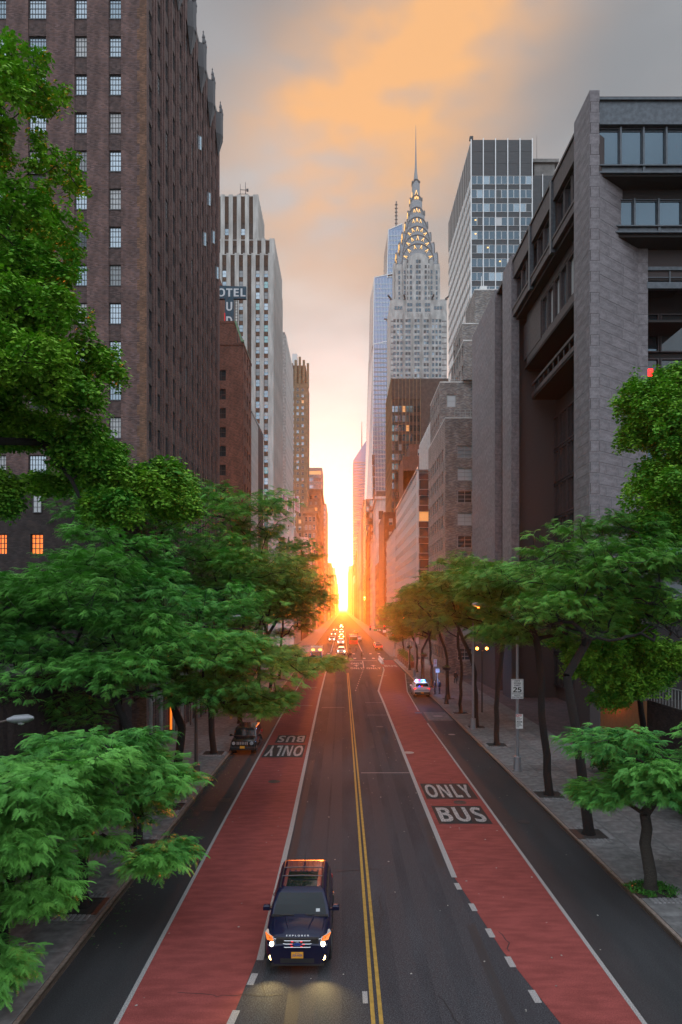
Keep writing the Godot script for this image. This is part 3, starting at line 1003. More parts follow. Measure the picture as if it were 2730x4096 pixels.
# ---------------------------------------------------------------- left side of the street
func build_left_side() -> void:
	brick_tower()
	# dark lower range and terrace in front of the tower
	var t := block("terrace_house", "dark low brick range with lit windows at the foot of the tall brick tower", "building", -15.5, -40.0, 47.0, 49.6, 19.3, "brick_dark",
		{"east": {"xs": [Vector2(16.6, 17.3), Vector2(18.9, 19.75)], "ys": [Vector2(14.5, 15.9)], "cols": [0.33, 0.66], "rows": [0.3, 0.55, 0.8], "frame": "frame_dark", "glass": [["glass_amber", 1.0]]}, "cap_mat": "spandrel_dark", "cap_h": 0.5, "cap_out": 0.3})
	for k in [[-20.9, 17.3, 0.6, 1.2, "blind"], [-18.2, 9.9, 0.6, 1.0, "glass_amber"]]:
		show_mesh("window", window_mesh(k[2], k[3], [0.5], [0.33, 0.66], 0.05, 0.03, 0.05, "frame_dark", k[4]), t, Transform3D(Basis(), Vector3(k[0], k[1], -46.96)))
	var w := MB.new()
	w.box(Vector3(-15.2, -0.2, -46.5), Vector3(LINE_L, 7.4, -6.0))
	w.box(Vector3(-15.3, 7.4, -46.6), Vector3(LINE_L + 0.1, 7.7, -5.9))
	for k in 8:
		w.box(Vector3(LINE_L, 0, -9.5 - k * 5.0), Vector3(LINE_L + 0.18, 7.4, -8.9 - k * 5.0))
	tag(put(w, "retaining_wall", M.brick_dark), "dark stone retaining wall with shallow piers behind the left pavement trees", "wall")
	var tr := MB.new()
	tr.box(Vector3(-45, -0.2, -46.5), Vector3(-15.2, 7.2, -6.0))
	structure(tr, "terrace", M.soil, "raised park terrace behind the left retaining wall")
	# shop front range along the pavement under the trees
	block("shop_range", "grey stone ground floor range with doorways below the brick tower", "building", LINE_L + 0.02, -15.0, 51.0, 78.0, 5.6, "stone_grey",
		{"street": {"pitch": 3.4, "w": 2.2, "floor": 5.4, "h": 3.4, "sill": 0.5, "cols": [0.33, 0.66], "rows": [0.75], "frame": "frame_dark", "glass": [["glass_dark", 3.0], ["glass_amber", 0.5]]}})
	hotel()
	ribbed_building()
	newspaper_tower()
	# low limestone wing of the newspaper tower, on the pavement line
	var lw := {"xs": [Vector2(1.9, 3.7), Vector2(4.7, 5.0)], "ys": grid(8.0, 33.0, 3.3, 2.0, 0.6), "cols": [], "rows": [0.5], "frame": "frame_grey", "glass": [["sash_blind", 3.0], ["glass_mid", 2.0], ["glass_lit", 0.6]]}
	var low := block("stone_wing", "low pale limestone wing with brown window strips at the foot of the white striped tower", "building", -14.0, -20.4, 200.0, 232.0, 34.0, "limestone", {"east": lw, "street": {"pitch": 3.6, "w": 1.7, "floor": 3.3, "h": 2.0, "y_from": 6.0, "cols": [], "frame": "frame_grey", "glass": [["glass_mid", 1.0]]}})
	for x in [[-18.5, 1.8], [-15.7, 0.3]]:
		for k in 8:
			var sp := MB.new()
			sp.box(Vector3(x[0], 10.65 + k * 3.3, -200.0), Vector3(x[0] + x[1], 11.85 + k * 3.3, -199.95))
			put(sp, "brown_spandrel", M.brown_panel, low)
	for k in [[-19.9, 205.0], [-16.5, 208.0]]:
		flagpole(Vector3(k[0] + 2.0, 34.0, -k[1]), 11.0, "flag hanging from the %s rooftop pole on the limestone wing" % ["taller left" if k[0] < -18.0 else "right hand"])
	# white slab behind the newspaper tower
	var sl := block("white_slab_tower", "pale grey slab tower with blind end wall and fine window grid beside the striped tower", "building", -20.0, -25.0, 240.0, 277.0, 106.0, "limestone_pale",
		{"street": {"pitch": 1.9, "w": 1.1, "floor": 3.5, "h": 1.9, "y_from": 40.0, "cols": [], "rows": [], "frame": "mullion", "glass": [["glass_mid", 1.0], ["glass_pale", 1.0]]}, "recess": 0.3})
	for k in 24:
		var p := MB.new()
		p.box(Vector3(-20.0, 10, -240.4 - k * 1.5), Vector3(-19.55, 105.5, -240.0 - k * 1.5))
		put(p, "pier", M.limestone_pale, sl)

func flagpole(at: Vector3, h: float, label: String) -> void:
	var t := thing("flagpole", label.replace("flag hanging from the", "white pole of the flag on the"), "flagpole", at)
	var p := MB.new()
	p.tube([Vector3.ZERO, Vector3(0, h, 0)], [0.12, 0.07], 6)
	p.lathe(Vector3(0, h, 0), [Vector2(0.05, 0), Vector2(0.2, 0.15), Vector2(0.0, 0.35)], 8)
	put(p, "pole", M.frame_white, t)
	var f := thing("flag", "red white striped " + label, "flag", at + Vector3(0, h, 0))
	for i in 9:
		var s := MB.new()
		var x0 := 0.1 + i * 0.17
		var x1 := x0 + 0.17
		var z0 := sin(i * 1.1) * 0.25
		var z1 := sin((i + 1) * 1.1) * 0.25
		var top0 := -0.3 - i * 0.1
		s.quad(Vector3(x0, top0 - 4.2, z0), Vector3(x1, top0 - 4.3, z1), Vector3(x1, top0 - 0.1, z1), Vector3(x0, top0, z0))
		put(s, "stripe", M["sign_red" if i % 2 else "sign_white"], f)
	var c := MB.new()
	c.quad(Vector3(0.08, -1.9, 0.06), Vector3(0.7, -2.2, 0.3), Vector3(0.7, -0.6, 0.3), Vector3(0.08, -0.3, 0.06))
	put(c, "canton", M.paint_blue, f)

func brick_tower() -> void:
	var x := LINE_L
	var d0 := 50.0
	var d1 := 79.7
	var h := 66.0
	var b := thing("brick_tower", "tall dark brown brick apartment tower filling the upper left", "building")
	var core := MB.new()
	core.box(Vector3(-34.0, 0, -d1), Vector3(x - 0.30, h - 0.1, -d0 - 0.34))
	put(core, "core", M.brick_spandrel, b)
	# east face: three columns of windows in shallow brick strips, more beyond the frame
	var o := Vector3(-34.0, 0, -d0)
	var W := 34.0 + x
	var cols := []
	for k in [[2.28, 0.9], [4.74, 0.9], [7.87, 1.3], [10.55, 0.9], [13.0, 0.9], [16.2, 1.3], [18.8, 0.9]]:
		cols.append(Vector2(W - k[0] - k[1] * 0.5, W - k[0] + k[1] * 0.5))
	cols.reverse()
	var rows := []
	var y := 50.55 - 13 * 2.742
	while y < h - 2.0:
		rows.append(Vector2(y, y + 1.5))
		y += 2.742
	var mb := MB.new()
	wall_holes(mb, o, Vector3.RIGHT, Vector3(0, 0, 1), 0, W, 0, h, cols, [Vector2(0.5, h - 1.0)], 0.07)
	# north face: brick piers with deep strips of windows
	var on := Vector3(x, 0, -d0)
	var un := Vector3(0, 0, -1)
	var nn := Vector3.RIGHT
	var ncols := []
	var k := 0.62
	while k < 29.0:
		ncols.append(Vector2(k, k + 1.25))
		k += 2.37
	wall_holes(mb, on, un, nn, 0, d1 - d0, 0, h, ncols, [Vector2(0.5, h - 2.0)], 0.10)
	put(mb, "wall", M.brick_tower, b)
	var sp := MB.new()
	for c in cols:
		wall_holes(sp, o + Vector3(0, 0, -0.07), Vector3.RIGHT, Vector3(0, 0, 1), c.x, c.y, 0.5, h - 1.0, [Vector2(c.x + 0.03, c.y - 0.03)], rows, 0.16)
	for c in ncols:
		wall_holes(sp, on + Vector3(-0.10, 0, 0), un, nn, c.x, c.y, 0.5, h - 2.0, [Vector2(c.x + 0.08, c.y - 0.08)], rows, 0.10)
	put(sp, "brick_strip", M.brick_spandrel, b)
	# ribs that stand proud of the piers
	for i in 13:
		var rb := MB.new()
		var z := 0.62 - 0.74 + i * 2.37
		if i == 0:
			continue
		rb.box(Vector3(x, 0, -d0 - z - 0.30), Vector3(x + 0.10, h + 0.6, -d0 - z + 0.02))
		put(rb, "rib", M.brick_tower, b)
	# lighter bricks at the corner, toothed into the wall
	for i in 88:
		var q := MB.new()
		var ww := 0.68 if i % 2 else 0.5
		q.box(Vector3(x - ww, i * 0.75, -d0), Vector3(x + 0.004, i * 0.75 + 0.742, -d0 + 0.006))
		put(q, "corner_stone", M.brick_corner, b)
	# windows: steel casements, each pane of glass behind its bars
	var r := RandomNumberGenerator.new()
	r.seed = 99
	for ci in cols.size():
		var c: Vector2 = cols[ci]
		if c.y < W - 12.5:
			continue
		var wide := c.y - c.x > 1.1
		for row in rows:
			if row.x < 14.0:
				continue
			var ww: float = c.y - c.x - 0.06
			var f := MB.new()
			bars(f, ww, 1.5, [0.25, 0.5, 0.75] if not wide else [0.17, 0.34, 0.5, 0.67, 0.83], [0.3, 0.55, 0.8], 0.045, 0.028, 0.06)
			f.box(Vector3(-0.02, -0.07, 0), Vector3(ww + 0.02, 0.0, 0.2))
			var at := Transform3D(Basis(), o + Vector3(c.x + 0.03, row.x, -0.23))
			var key := "tw%.2f" % ww
			if not mesh_cache.has(key):
				mesh_cache[key] = f.mesh(M.frame_dark)
				for g in ["glass_pale", "blind", "glass_mid", "glass_dark", "blind_dim"]:
					var gm := MB.new()
					gm.quad(Vector3(0.03, 0.03, 0.014), Vector3(ww - 0.03, 0.03, 0.014), Vector3(ww - 0.03, 1.47, 0.014), Vector3(0.03, 1.47, 0.014))
					mesh_cache[key + g] = gm.mesh(M[g])
				var cg := MB.new()
				cg.quad(Vector3(0.05, 0.05, -0.1), Vector3(ww * 0.3, 0.05, -0.1), Vector3(ww * 0.22, 1.3, -0.1), Vector3(0.05, 1.4, -0.1))
				mesh_cache[key + "curtain"] = cg.mesh(M.blind_dim)
			var wi := show_mesh("window", mesh_cache[key], b, at)
			show_mesh("pane", mesh_cache[key + pick(r, [["glass_pale", 4.0], ["blind", 2.2], ["glass_mid", 2.4], ["blind_dim", 1.2], ["glass_dark", 0.35]])], wi)
			if wide and r.randf() < 0.75:
				var v := MB.new()
				v.box(Vector3(o.x + c.x + 0.18, row.x - 0.72, -d0 - 0.069), Vector3(o.x + c.y - 0.18, row.x - 0.3, -d0 - 0.06))
				put(v, "air_vent", M.sign_black, b)
				v = MB.new()
				v.box(Vector3(o.x + c.x + 0.1, row.x - 0.29, -d0 - 0.069), Vector3(o.x + c.y - 0.1, row.x - 0.2, -d0 + 0.03))
				put(v, "vent_lintel", M.stone_grey, b)
	# windows of the street face
	var list := []
	var wm := window_mesh(1.09, 1.5, [0.33, 0.66], [0.3, 0.55, 0.8], 0.05, 0.03, 0.05, "frame_dark", "glass_shade")
	var wm2 := window_mesh(1.09, 1.5, [0.33, 0.66], [0.3, 0.55, 0.8], 0.05, 0.03, 0.05, "frame_dark", "blind_dim")
	for c in ncols:
		for row in rows:
			if row.x > 9.0:
				list.append([wm if r.randf() < 0.85 else wm2, Transform3D(face_basis(un, nn), on + un * (c.x + 0.08) + Vector3(-0.20, row.x, 0))])
	place_windows(b, list, 260)
	# casements swung open, catching the eastern sky
	for q in [[7, 15], [9, 14], [10, 13], [11, 12], [8, 12]]:
		var c: Vector2 = ncols[q[0]]
		var row: Vector2 = rows[q[1]]
		var f := MB.new()
		bars(f, 0.5, 1.35, [0.5], [0.33, 0.66], 0.03, 0.02, 0.03)
		var am := f.mesh(M.frame_grey)
		var g := MB.new()
		g.quad(Vector3(0.02, 0.02, 0.01), Vector3(0.48, 0.02, 0.01), Vector3(0.48, 1.33, 0.01), Vector3(0.02, 1.33, 0.01))
		g.add_to(am, M.glass_mid)
		show_mesh("open_casement", am, b, Transform3D(Basis(Vector3.UP, 0.75), on + un * (c.y - 0.1) + Vector3(-0.2, row.x + 0.05, 0)))
	# stone parapet with canopied niches and finials
	var cp := MB.new()
	cp.box(Vector3(-34.0, h, -d1), Vector3(x + 0.05, h + 0.5, -d0))
	put(cp, "parapet", M.stone_grey, b)
	for i in 6:
		var z := -d0 - 4.5 - i * 4.74
		var s := MB.new()
		var p := Vector3(x + 0.28, h - 3.4, z)
		s.prism([Vector2(x, z - 0.85), Vector2(x + 0.5, z - 0.6), Vector2(x + 0.65, z), Vector2(x + 0.5, z + 0.6), Vector2(x, z + 0.85)], h - 2.2, h + 0.2)
		s.hexa([Vector3(x + 0.1, h - 4.2, z + 0.1), Vector3(x + 0.12, h - 4.2, z + 0.1), Vector3(x + 0.55, h - 2.2, z + 0.6), Vector3(x, h - 2.2, z + 0.8), Vector3(x + 0.1, h - 4.2, z - 0.1), Vector3(x + 0.12, h - 4.2, z - 0.1), Vector3(x + 0.55, h - 2.2, z - 0.6), Vector3(x, h - 2.2, z - 0.8)])
		var bay := put(s, "corbelled_bay", M.stone_dark, b)
		for e in [-0.6, 0.0, 0.6]:
			var f := MB.new()
			var base := Vector3(x + 0.45, h + 0.2, z + e)
			f.lathe(base, [Vector2(0.12, 0), Vector2(0.10, 0.5), Vector2(0.15, 0.54), Vector2(0.04, 1.05), Vector2(0.08, 1.12), Vector2(0.0, 1.3)], 6)
			put(f, "finial", M.stone_dark, bay)

func hotel() -> void:
	var b := thing("hotel_building", "red brown brick hotel with a stepped green copper coping", "building")
	var x := LINE_L + 0.1
	block("hotel", "", "", x, -34.0, 98.0, 106.5, 48.0, "brick_red", {"into": b, "recess": 0.2,
		"east": {"xs": [Vector2(1.6, 3.2), Vector2(16.1, 17.55)], "ys": grid(8.0, 47.0, 2.67, 1.5, 0.3), "cols": [0.5], "rows": [0.5], "frame": "frame_dark", "glass": [["glass_dark", 3.0], ["blind_dim", 0.7]]},
		"street": {"pitch": 2.6, "w": 1.2, "floor": 2.67, "h": 1.5, "y_from": 8.0, "lead": 1.0, "cols": [0.5], "rows": [0.5], "frame": "frame_dark", "glass": [["glass_dark", 1.0]]}})
	var up := MB.new()
	up.prism([Vector2(-34, -98.0), Vector2(-15.1, -98.0), Vector2(-15.1, -106.5), Vector2(-34, -106.5)], 48.3, 51.1)
	put(up, "roof_storey", M.brick_red, b)
	var c := MB.new()
	var z := -97.9
	c.beam(Vector3(-15.1, 51.3, z), Vector3(-14.2, 48.6, z), 0.35, 0.25)
	c.beam(Vector3(-14.3, 48.6, z), Vector3(-13.9, 48.5, z), 0.4, 0.25)
	c.beam(Vector3(-14.2, 48.7, -97.9), Vector3(-14.2, 48.7, -106.4), 0.25, 0.3)
	put(c, "copper_coping", M.copper, b)
	var wt := MB.new()
	wt.box(Vector3(-34, 51.1, -106.5), Vector3(-15.0, 51.4, -97.95))
	put(wt, "parapet", M.brick_red, b)
	var st := MB.new()
	st.box(Vector3(-30, 51.4, -109.0), Vector3(-17.9, 59.0, -100.2))
	put(st, "stair_tower", M.brick_red, b)
	# blade sign on its frame
	var s := thing("hotel_sign", "dark teal T shaped rooftop hotel sign with pale letters", "sign")
	var sd := -99.0
	var bd := MB.new()
	bd.box(Vector3(-19.2, 55.0, sd - 0.5), Vector3(-13.75, 56.75, sd))
	put(bd, "name_board", M.sign_teal, s)
	bd = MB.new()
	bd.box(Vector3(-16.75, 46.5, sd - 0.45), Vector3(-15.55, 54.99, sd - 0.02))
	put(bd, "name_board", M.sign_teal, s)
	sign_text(s, "HOTEL", Vector3(-16.42, 55.87, sd + 0.02), 5.2, 1.15, "sign_letter")
	for k in [["U", 53.9], ["D", 51.85], ["O", 49.7], ["R", 47.6]]:
		sign_text(s, k[0], Vector3(-16.15, k[1], sd), 0.85, 1.25, "sign_letter")
	var tube := MB.new()
	tube.box(Vector3(-16.83, 46.5, sd - 0.3), Vector3(-16.76, 53.0, sd - 0.1))
	put(tube, "neon_edge", M.lamp_red_soft, s)
	var fr := MB.new()
	for xx in [-15.35, -15.0]:
		fr.box(Vector3(xx - 0.04, 46.5, sd - 0.4), Vector3(xx + 0.04, 54.9, sd - 0.32))
	for i in 20:
		fr.box(Vector3(-15.35, 46.8 + i * 0.42, sd - 0.38), Vector3(-15.0, 46.86 + i * 0.42, sd - 0.34))
	fr.beam(Vector3(-18.5, 57.0, sd - 0.3), Vector3(-14.0, 56.8, sd - 0.3), 0.08, 0.08)
	put(fr, "ladder_frame", M.frame_dark, s)

func sign_text(parent: Node, text: String, mid: Vector3, w: float, h: float, m: String, basis := Basis(), depth := 0.03, bold := true) -> void:
	var tm := TextMesh.new()
	var sf := SystemFont.new()
	sf.font_names = PackedStringArray(["Droid Sans"])
	sf.font_weight = 700 if bold else 400
	tm.font = sf
	tm.text = text
	tm.font_size = 64
	tm.pixel_size = 0.01
	tm.depth = 0.01
	tm.curve_step = 2.0
	tm.material = M[m]
	var bb := tm.get_aabb()
	if bb.size.x <= 0.0:
		return
	var s := basis * Basis.from_scale(Vector3(w / bb.size.x, h / bb.size.y, depth / 0.01))
	show_mesh("lettering", tm, parent, Transform3D(s, mid - s * bb.get_center()))

func ribbed_building() -> void:
	var b := thing("ribbed_building", "dark office building with close set vertical fins beside the red hotel", "building")
	var c := MB.new()
	c.box(Vector3(-34, 0, -123), Vector3(-14.6, 41.0, -107.0))
	put(c, "core", M.sign_black, b)
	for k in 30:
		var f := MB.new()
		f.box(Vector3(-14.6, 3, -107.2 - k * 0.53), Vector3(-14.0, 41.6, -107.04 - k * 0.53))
		put(f, "fin", M["mullion" if k % 2 else "limestone_pale"] if k < 16 else M.mullion_dark, b)  # nearer fins pale: the sunlight on them is put into the colour
	for k in 12:
		var f := MB.new()
		f.box(Vector3(-14.58, 4.0 + k * 3.2, -122.9), Vector3(-14.35, 5.2 + k * 3.2, -107.05))
		put(f, "spandrel", M.spandrel_dark, b)
	var w := MB.new()
	w.box(Vector3(-34, 41.0, -123), Vector3(-14.0, 41.3, -107.0))
	put(w, "parapet", M.mullion_dark, b)

# White piers with brown window strips between them; tiers step back.
func striped_tier(b: Node3D, x0: float, x1: float, d0: float, d1: float, y0: float, y1: float, pitch: float, pw: float, first: float, blank: Array, r: RandomNumberGenerator, floors: float, sill0: float, top_blank: float) -> void:
	var core := MB.new()
	core.box(Vector3(x0, y0, -d1), Vector3(x1 - 0.5, y1 - 0.4, -d0 - 0.5))
	put(core, "brown_core", M.brown_dark, b)
	var list := []
	# east
	var x := x1 - pw
	var i := 0
	while x > x0 - 1.0:
		var p := MB.new()
		var wide := first if i == 0 else pw
		if i == 0:
			x = x1 - first
		p.box(Vector3(x, y0, -d0 - 0.52), Vector3(x + wide, y1, -d0))
		put(p, "pier", M.limestone, b)
		var gx := x - (pitch - pw)
		if not (i in blank):
			var y := y0 + sill0
			while y + 2.4 < y1 - top_blank:
				var g := pick(r, [["sash_blind", 4.0], ["glass_mid", 2.6], ["glass_pale", 1.0], ["glass_teal", 1.0], ["glass_lit", 0.18], ["blind_dim", 0.8]])
				list.append([window_mesh(pitch - pw - 0.06, 2.0, [], [0.5], 0.06, 0.06, 0.06, "frame_dark", g), Transform3D(Basis(), Vector3(gx + 0.03, y, -d0 - 0.42))])
				var s := MB.new()
				s.box(Vector3(gx, y - floors + 2.02, -d0 - 0.52), Vector3(gx + pitch - pw, y - 0.02, -d0 - 0.40))
				put(s, "spandrel", M.brown_panel, b)
				y += floors
		else:
			var s := MB.new()
			s.box(Vector3(gx, y0, -d0 - 0.51), Vector3(gx + pitch - pw, y1 - top_blank, -d0 - 0.40))
			put(s, "brown_strip", M.brown_dark, b)
		var fl := MB.new()
		for k in 3:
			fl.box(Vector3(gx + 0.15 + k * 0.36, y1 - top_blank, -d0 - 0.5), Vector3(gx + 0.36 + k * 0.36, y1 - 0.3 - 0.15 * (k % 2), -d0 - 0.36))
		put(fl, "fluted_panel", M.brown_panel, b)
		x -= pitch
		i += 1
	# street face
	var z := d0 + 0.9
	while z < d1:
		var p := MB.new()
		p.box(Vector3(x1 - 0.52, y0, -z - pw * 0.9), Vector3(x1, y1 - 0.01, -z))
		put(p, "pier", M.limestone, b)
		var y := y0 + sill0
		while y + 2.4 < y1 - top_blank and list.size() < 260:
			list.append([window_mesh(pitch - pw - 0.06, 2.0, [], [0.5], 0.06, 0.06, 0.06, "frame_dark", "glass_mid"), Transform3D(face_basis(Vector3(0, 0, -1), Vector3.RIGHT), Vector3(x1 - 0.42, y, -z - pw * 0.9))])
			y += floors
		z += pitch
	place_windows(b, list, 285)
	var rf := MB.new()
	rf.box(Vector3(x0, y1 - 0.45, -d1), Vector3(x1 - 0.3, y1 - 0.2, -d0 - 0.3))
	put(rf, "roof", M.limestone, b)

func newspaper_tower() -> void:
	var b := thing("striped_tower", "tall white limestone tower with brown window stripes and stepped top", "building")
	var r := RandomNumberGenerator.new()
	r.seed = 5
	var D := 205.0
	striped_tier(b, -37.5, -20.4, D, 236.0, 0.0, 115.8, 2.46, 1.22, 1.6, [2, 4, 6], r, 3.22, 31.5, 3.6)
	striped_tier(b, -37.5, -20.5, D + 4.0, 235.0, 115.8, 122.2, 2.46, 1.22, 1.5, [5], r, 3.3, 2.2, 2.0)
	striped_tier(b, -37.5, -25.6, D + 6.0, 228.0, 115.8, 136.6, 2.46, 1.22, 1.6, [0, 2, 4], r, 3.3, 2.0, 8.5)
	var an := MB.new()
	an.tube([Vector3(-31.5, 137.7, -214), Vector3(-31.5, 141.6, -214)], [0.1, 0.06], 5)
	an.tube([Vector3(-29.9, 137.7, -214), Vector3(-29.9, 142.2, -214)], [0.14, 0.06], 5)
	an.beam(Vector3(-31.5, 139.8, -214), Vector3(-29.2, 139.7, -214), 0.14, 0.14)
	an.box(Vector3(-29.6, 139.3, -214.2), Vector3(-29.0, 140.0, -213.7))
	an.beam(Vector3(-32, 138.5, -214), Vector3(-29.2, 138.5, -214), 0.12, 0.12)
	put(an, "roof_aerial", M.frame_dark, b)

# ---------------------------------------------------------------- right side of the street
func granite_face(parent: Node, o: Vector3, u: Vector3, n: Vector3, W: float, y0: float, y1: float, lens: Array, r: RandomNumberGenerator, stuff := false, course := 0.86, quoin := false) -> void:
	var mbs := [MB.new(), MB.new(), MB.new(), MB.new()]
	var unit := []
	if not stuff:
		for k in 4:
			var key := "granite%d" % k
			if not mesh_cache.has(key):
				var m := MB.new()
				m.box(Vector3(0, 0, -0.06), Vector3(1, 1, 0.03))
				mesh_cache[key] = m.mesh(M["granite_%d" % k])
			unit.append(mesh_cache[key])
	var y := y0
	var row := 0
	while y < y1 - 0.1:
		var hh := minf(course, y1 - y)
		var x := 0.0
		var first := true
		while x < W - 0.05:
			var l: float = lens[r.randi() % lens.size()]
			if first and row % 2:
				l *= 0.55
			first = false
			if quoin:
				l = W
			if W - x - l < 0.5:
				l = W - x
			var inset := 0.05 if quoin and row % 2 else 0.0
			var k := r.randi() % 4
			var g := 0.012
			if stuff:
				var p := o + u * (x + g) + Vector3.UP * (y + g)
				var a := u * (l - 2 * g)
				var b := Vector3.UP * (hh - 2 * g)
				var f := n * (0.02 + r.randf() * 0.014)
				mbs[k].quad(p + f, p + a + f, p + a + b + f, p + b + f)
				mbs[k].quad(p - n * 0.03, p + a - n * 0.03, p + a + f, p + f)
				mbs[k].quad(p + b + f, p + a + b + f, p + a + b - n * 0.03, p + b - n * 0.03)
				mbs[k].quad(p - n * 0.03, p + f, p + b + f, p + b - n * 0.03)
				mbs[k].quad(p + a + f, p + a - n * 0.03, p + a + b - n * 0.03, p + a + b + f)
			else:
				var b := face_basis(u, n) * Basis.from_scale(Vector3(l - 2 * g - 2 * inset, hh - 2 * g, 1.0))
				show_mesh("granite_block", unit[k], parent, Transform3D(b, o + u * (x + g + inset) + Vector3.UP * (y + g) + n * r.randf_range(-0.006, 0.006)))
			x += l
		y += hh
		row += 1
	if stuff:
		for k in 4:
			var q := put(mbs[k], "granite_facing", M["granite_%d" % k], parent)
			q.set_meta("kind", "stuff")

func granite_building() -> void:
	var b := thing("granite_building", "dark granite office block with tall piers and overhanging glazed top floors", "building")
	var r := RandomNumberGenerator.new()
	r.seed = 31
	var X := 20.06
	var top := 52.85
	var S := Vector3.LEFT
	var E := Vector3(0, 0, 1)
	# piers
	for k in [[56.5, 60.3, 20.85], [82.7, 87.3, 20.98], [91.7, 107.7, 20.95]]:
		var c := MB.new()
		c.box(Vector3(X + 0.01, 0, -k[1] + 0.01), Vector3(k[2] - 0.01, top - 0.02, -k[0] - 0.01))
		var near: bool = k[0] < 60.0
		var pier := put(c, "pier", M.granite_joint, b)
		granite_face(pier, Vector3(X, 0, -k[1]), Vector3(0, 0, 1), S, k[1] - k[0], 9.0 if near else 8.0, top, [2.4, 1.7, 3.0, 1.3] if near else [3.4, 2.4, 4.4], r, not near, 0.86 if near else 1.15)
		granite_face(pier, Vector3(X, 0, -k[0]), Vector3.RIGHT, E, k[2] - X, 9.0 if near else 8.0, top, [0.8], r, not near, 0.86, true)
		var cap := MB.new()
		cap.box(Vector3(X - 0.02, top, -k[1]), Vector3(k[2], top + 0.08, -k[0] + 0.02))
		put(cap, "coping", M.granite_2, pier)
	# diagonal wall and the face at its end
	var a := Vector3(20.85, 0, -56.65)
	var e := Vector3(25.5, 0, -60.2)
	var u := (e - a).normalized()
	var nn := u.cross(Vector3.UP)
	var c := MB.new()
	c.prism([Vector2(a.x, a.z), Vector2(e.x, e.z), Vector2(26.4, -60.2), Vector2(26.4, -62), Vector2(20.85, -60.2)], 0, 49.5)
	var dw := put(c, "diagonal_wall", M.granite_joint, b)
	granite_face(dw, a, u, nn, a.distance_to(e), 12.0, 46.4, [2.6, 1.8, 3.4], r, false, 0.9)
	granite_face(dw, e, Vector3.RIGHT, E, 0.9, 12.0, 43.0, [0.9], r, true, 0.9, true)
	# roof and upper floors, east side
	var rf := MB.new()
	rf.box(Vector3(20.3, 52.3, -107.6), Vector3(80, 52.62, -56.75))
	put(rf, "roof", M.cor_ten, b)
	var fa := MB.new()
	fa.box(Vector3(20.86, 50.5, -57.3), Vector3(80, 52.29, -56.8))
	fa.box(Vector3(20.86, 52.28, -57.3), Vector3(80, 52.45, -56.6))
	fa.box(Vector3(20.86, 50.3, -57.3), Vector3(80, 50.5, -56.66))
	put(fa, "fascia_beam", M.steel_blue, b)
	glass_band(b, Vector3(20.86, 46.98, -57.15), 1.87, 3.25, 12, 0.62, 57.0, 46.35)
	var so := MB.new()
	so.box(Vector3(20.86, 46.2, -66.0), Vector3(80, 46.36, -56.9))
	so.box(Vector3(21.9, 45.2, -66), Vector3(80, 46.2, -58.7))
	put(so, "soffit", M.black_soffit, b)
	glass_band(b, Vector3(22.45, 42.95, -58.6), 2.02, 2.3, 11, 0.55, 58.4, 42.25)
	so = MB.new()
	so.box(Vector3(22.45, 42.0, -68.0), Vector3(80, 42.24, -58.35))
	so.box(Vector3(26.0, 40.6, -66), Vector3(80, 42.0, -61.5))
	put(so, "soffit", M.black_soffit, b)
	# balcony rail and set back glazing
	var ra := MB.new()
	ra.box(Vector3(26.3, 40.15, -60.5), Vector3(80, 40.45, -60.2))
	ra.box(Vector3(26.3, 38.55, -60.6), Vector3(80, 39.1, -60.15))
	for i in 24:
		ra.box(Vector3(26.3 + i * 2.0, 39.1, -60.45), Vector3(26.42 + i * 2.0, 40.15, -60.3))
	ra.box(Vector3(26.3, 39.55, -60.4), Vector3(80, 39.62, -60.34))
	put(ra, "balcony_rail", M.steel_blue, b)
	for j in 7:
		for i in 8:
			var y := 34.2 - j * 4.05
			var m := window_mesh(2.3, 3.5, [], [], 0.12, 0.1, 0.2, "cor_ten", "glass_dark" if (i + j) % 3 else "glass_blue")
			show_mesh("window", m, b, Transform3D(Basis(), Vector3(26.5 + i * 2.4, y, -63.5)))
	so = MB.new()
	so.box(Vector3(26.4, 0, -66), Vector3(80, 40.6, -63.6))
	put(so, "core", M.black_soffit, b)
	# street side between the piers: roof beam, two overhanging floors, then the tall glazed court
	fa = MB.new()
	fa.box(Vector3(20.25, 50.1, -82.7), Vector3(20.9, 52.25, -60.35))
	fa.box(Vector3(20.12, 52.05, -82.7), Vector3(20.3, 52.3, -60.35))
	put(fa, "fascia_beam", M.cor_ten, b)
	fa = MB.new()
	fa.box(Vector3(20.2, 45.55, -82.7), Vector3(20.6, 46.5, -60.35))
	fa.box(Vector3(20.12, 46.3, -82.7), Vector3(20.3, 46.55, -60.35))
	put(fa, "sill_beam", M.cor_ten, b)
	for z in [67.3, 75.0]:
		var h := MB.new()
		h.box(Vector3(20.06, 45.2, -z - 0.25), Vector3(20.5, 52.2, -z + 0.25))
		put(h, "steel_post", M.steel_blue, b)
	for i in 10:
		var z := 60.6 + i * 2.2
		var m := window_mesh(2.05, 3.5, [], [], 0.16, 0.1, 0.35, "cor_ten", "glass_blue" if i % 4 else "glass_pale")
		show_mesh("window", m, b, Transform3D(face_basis(Vector3(0, 0, 1), S), Vector3(21.0, 46.55, -z - 2.1)))
	so = MB.new()
	so.box(Vector3(20.6, 45.2, -82.7), Vector3(30.0, 45.5, -60.35))
	so.box(Vector3(21.6, 39.3, -82.7), Vector3(30.0, 39.5, -60.35))
	so.box(Vector3(22.5, 35.7, -82.7), Vector3(30.0, 35.9, -60.35))
	put(so, "soffit", M.black_soffit, b)
	fa = MB.new()
	fa.box(Vector3(21.55, 39.5, -81.5), Vector3(21.9, 40.25, -60.35))
	fa.box(Vector3(21.55, 44.4, -81.5), Vector3(21.9, 45.2, -60.35))
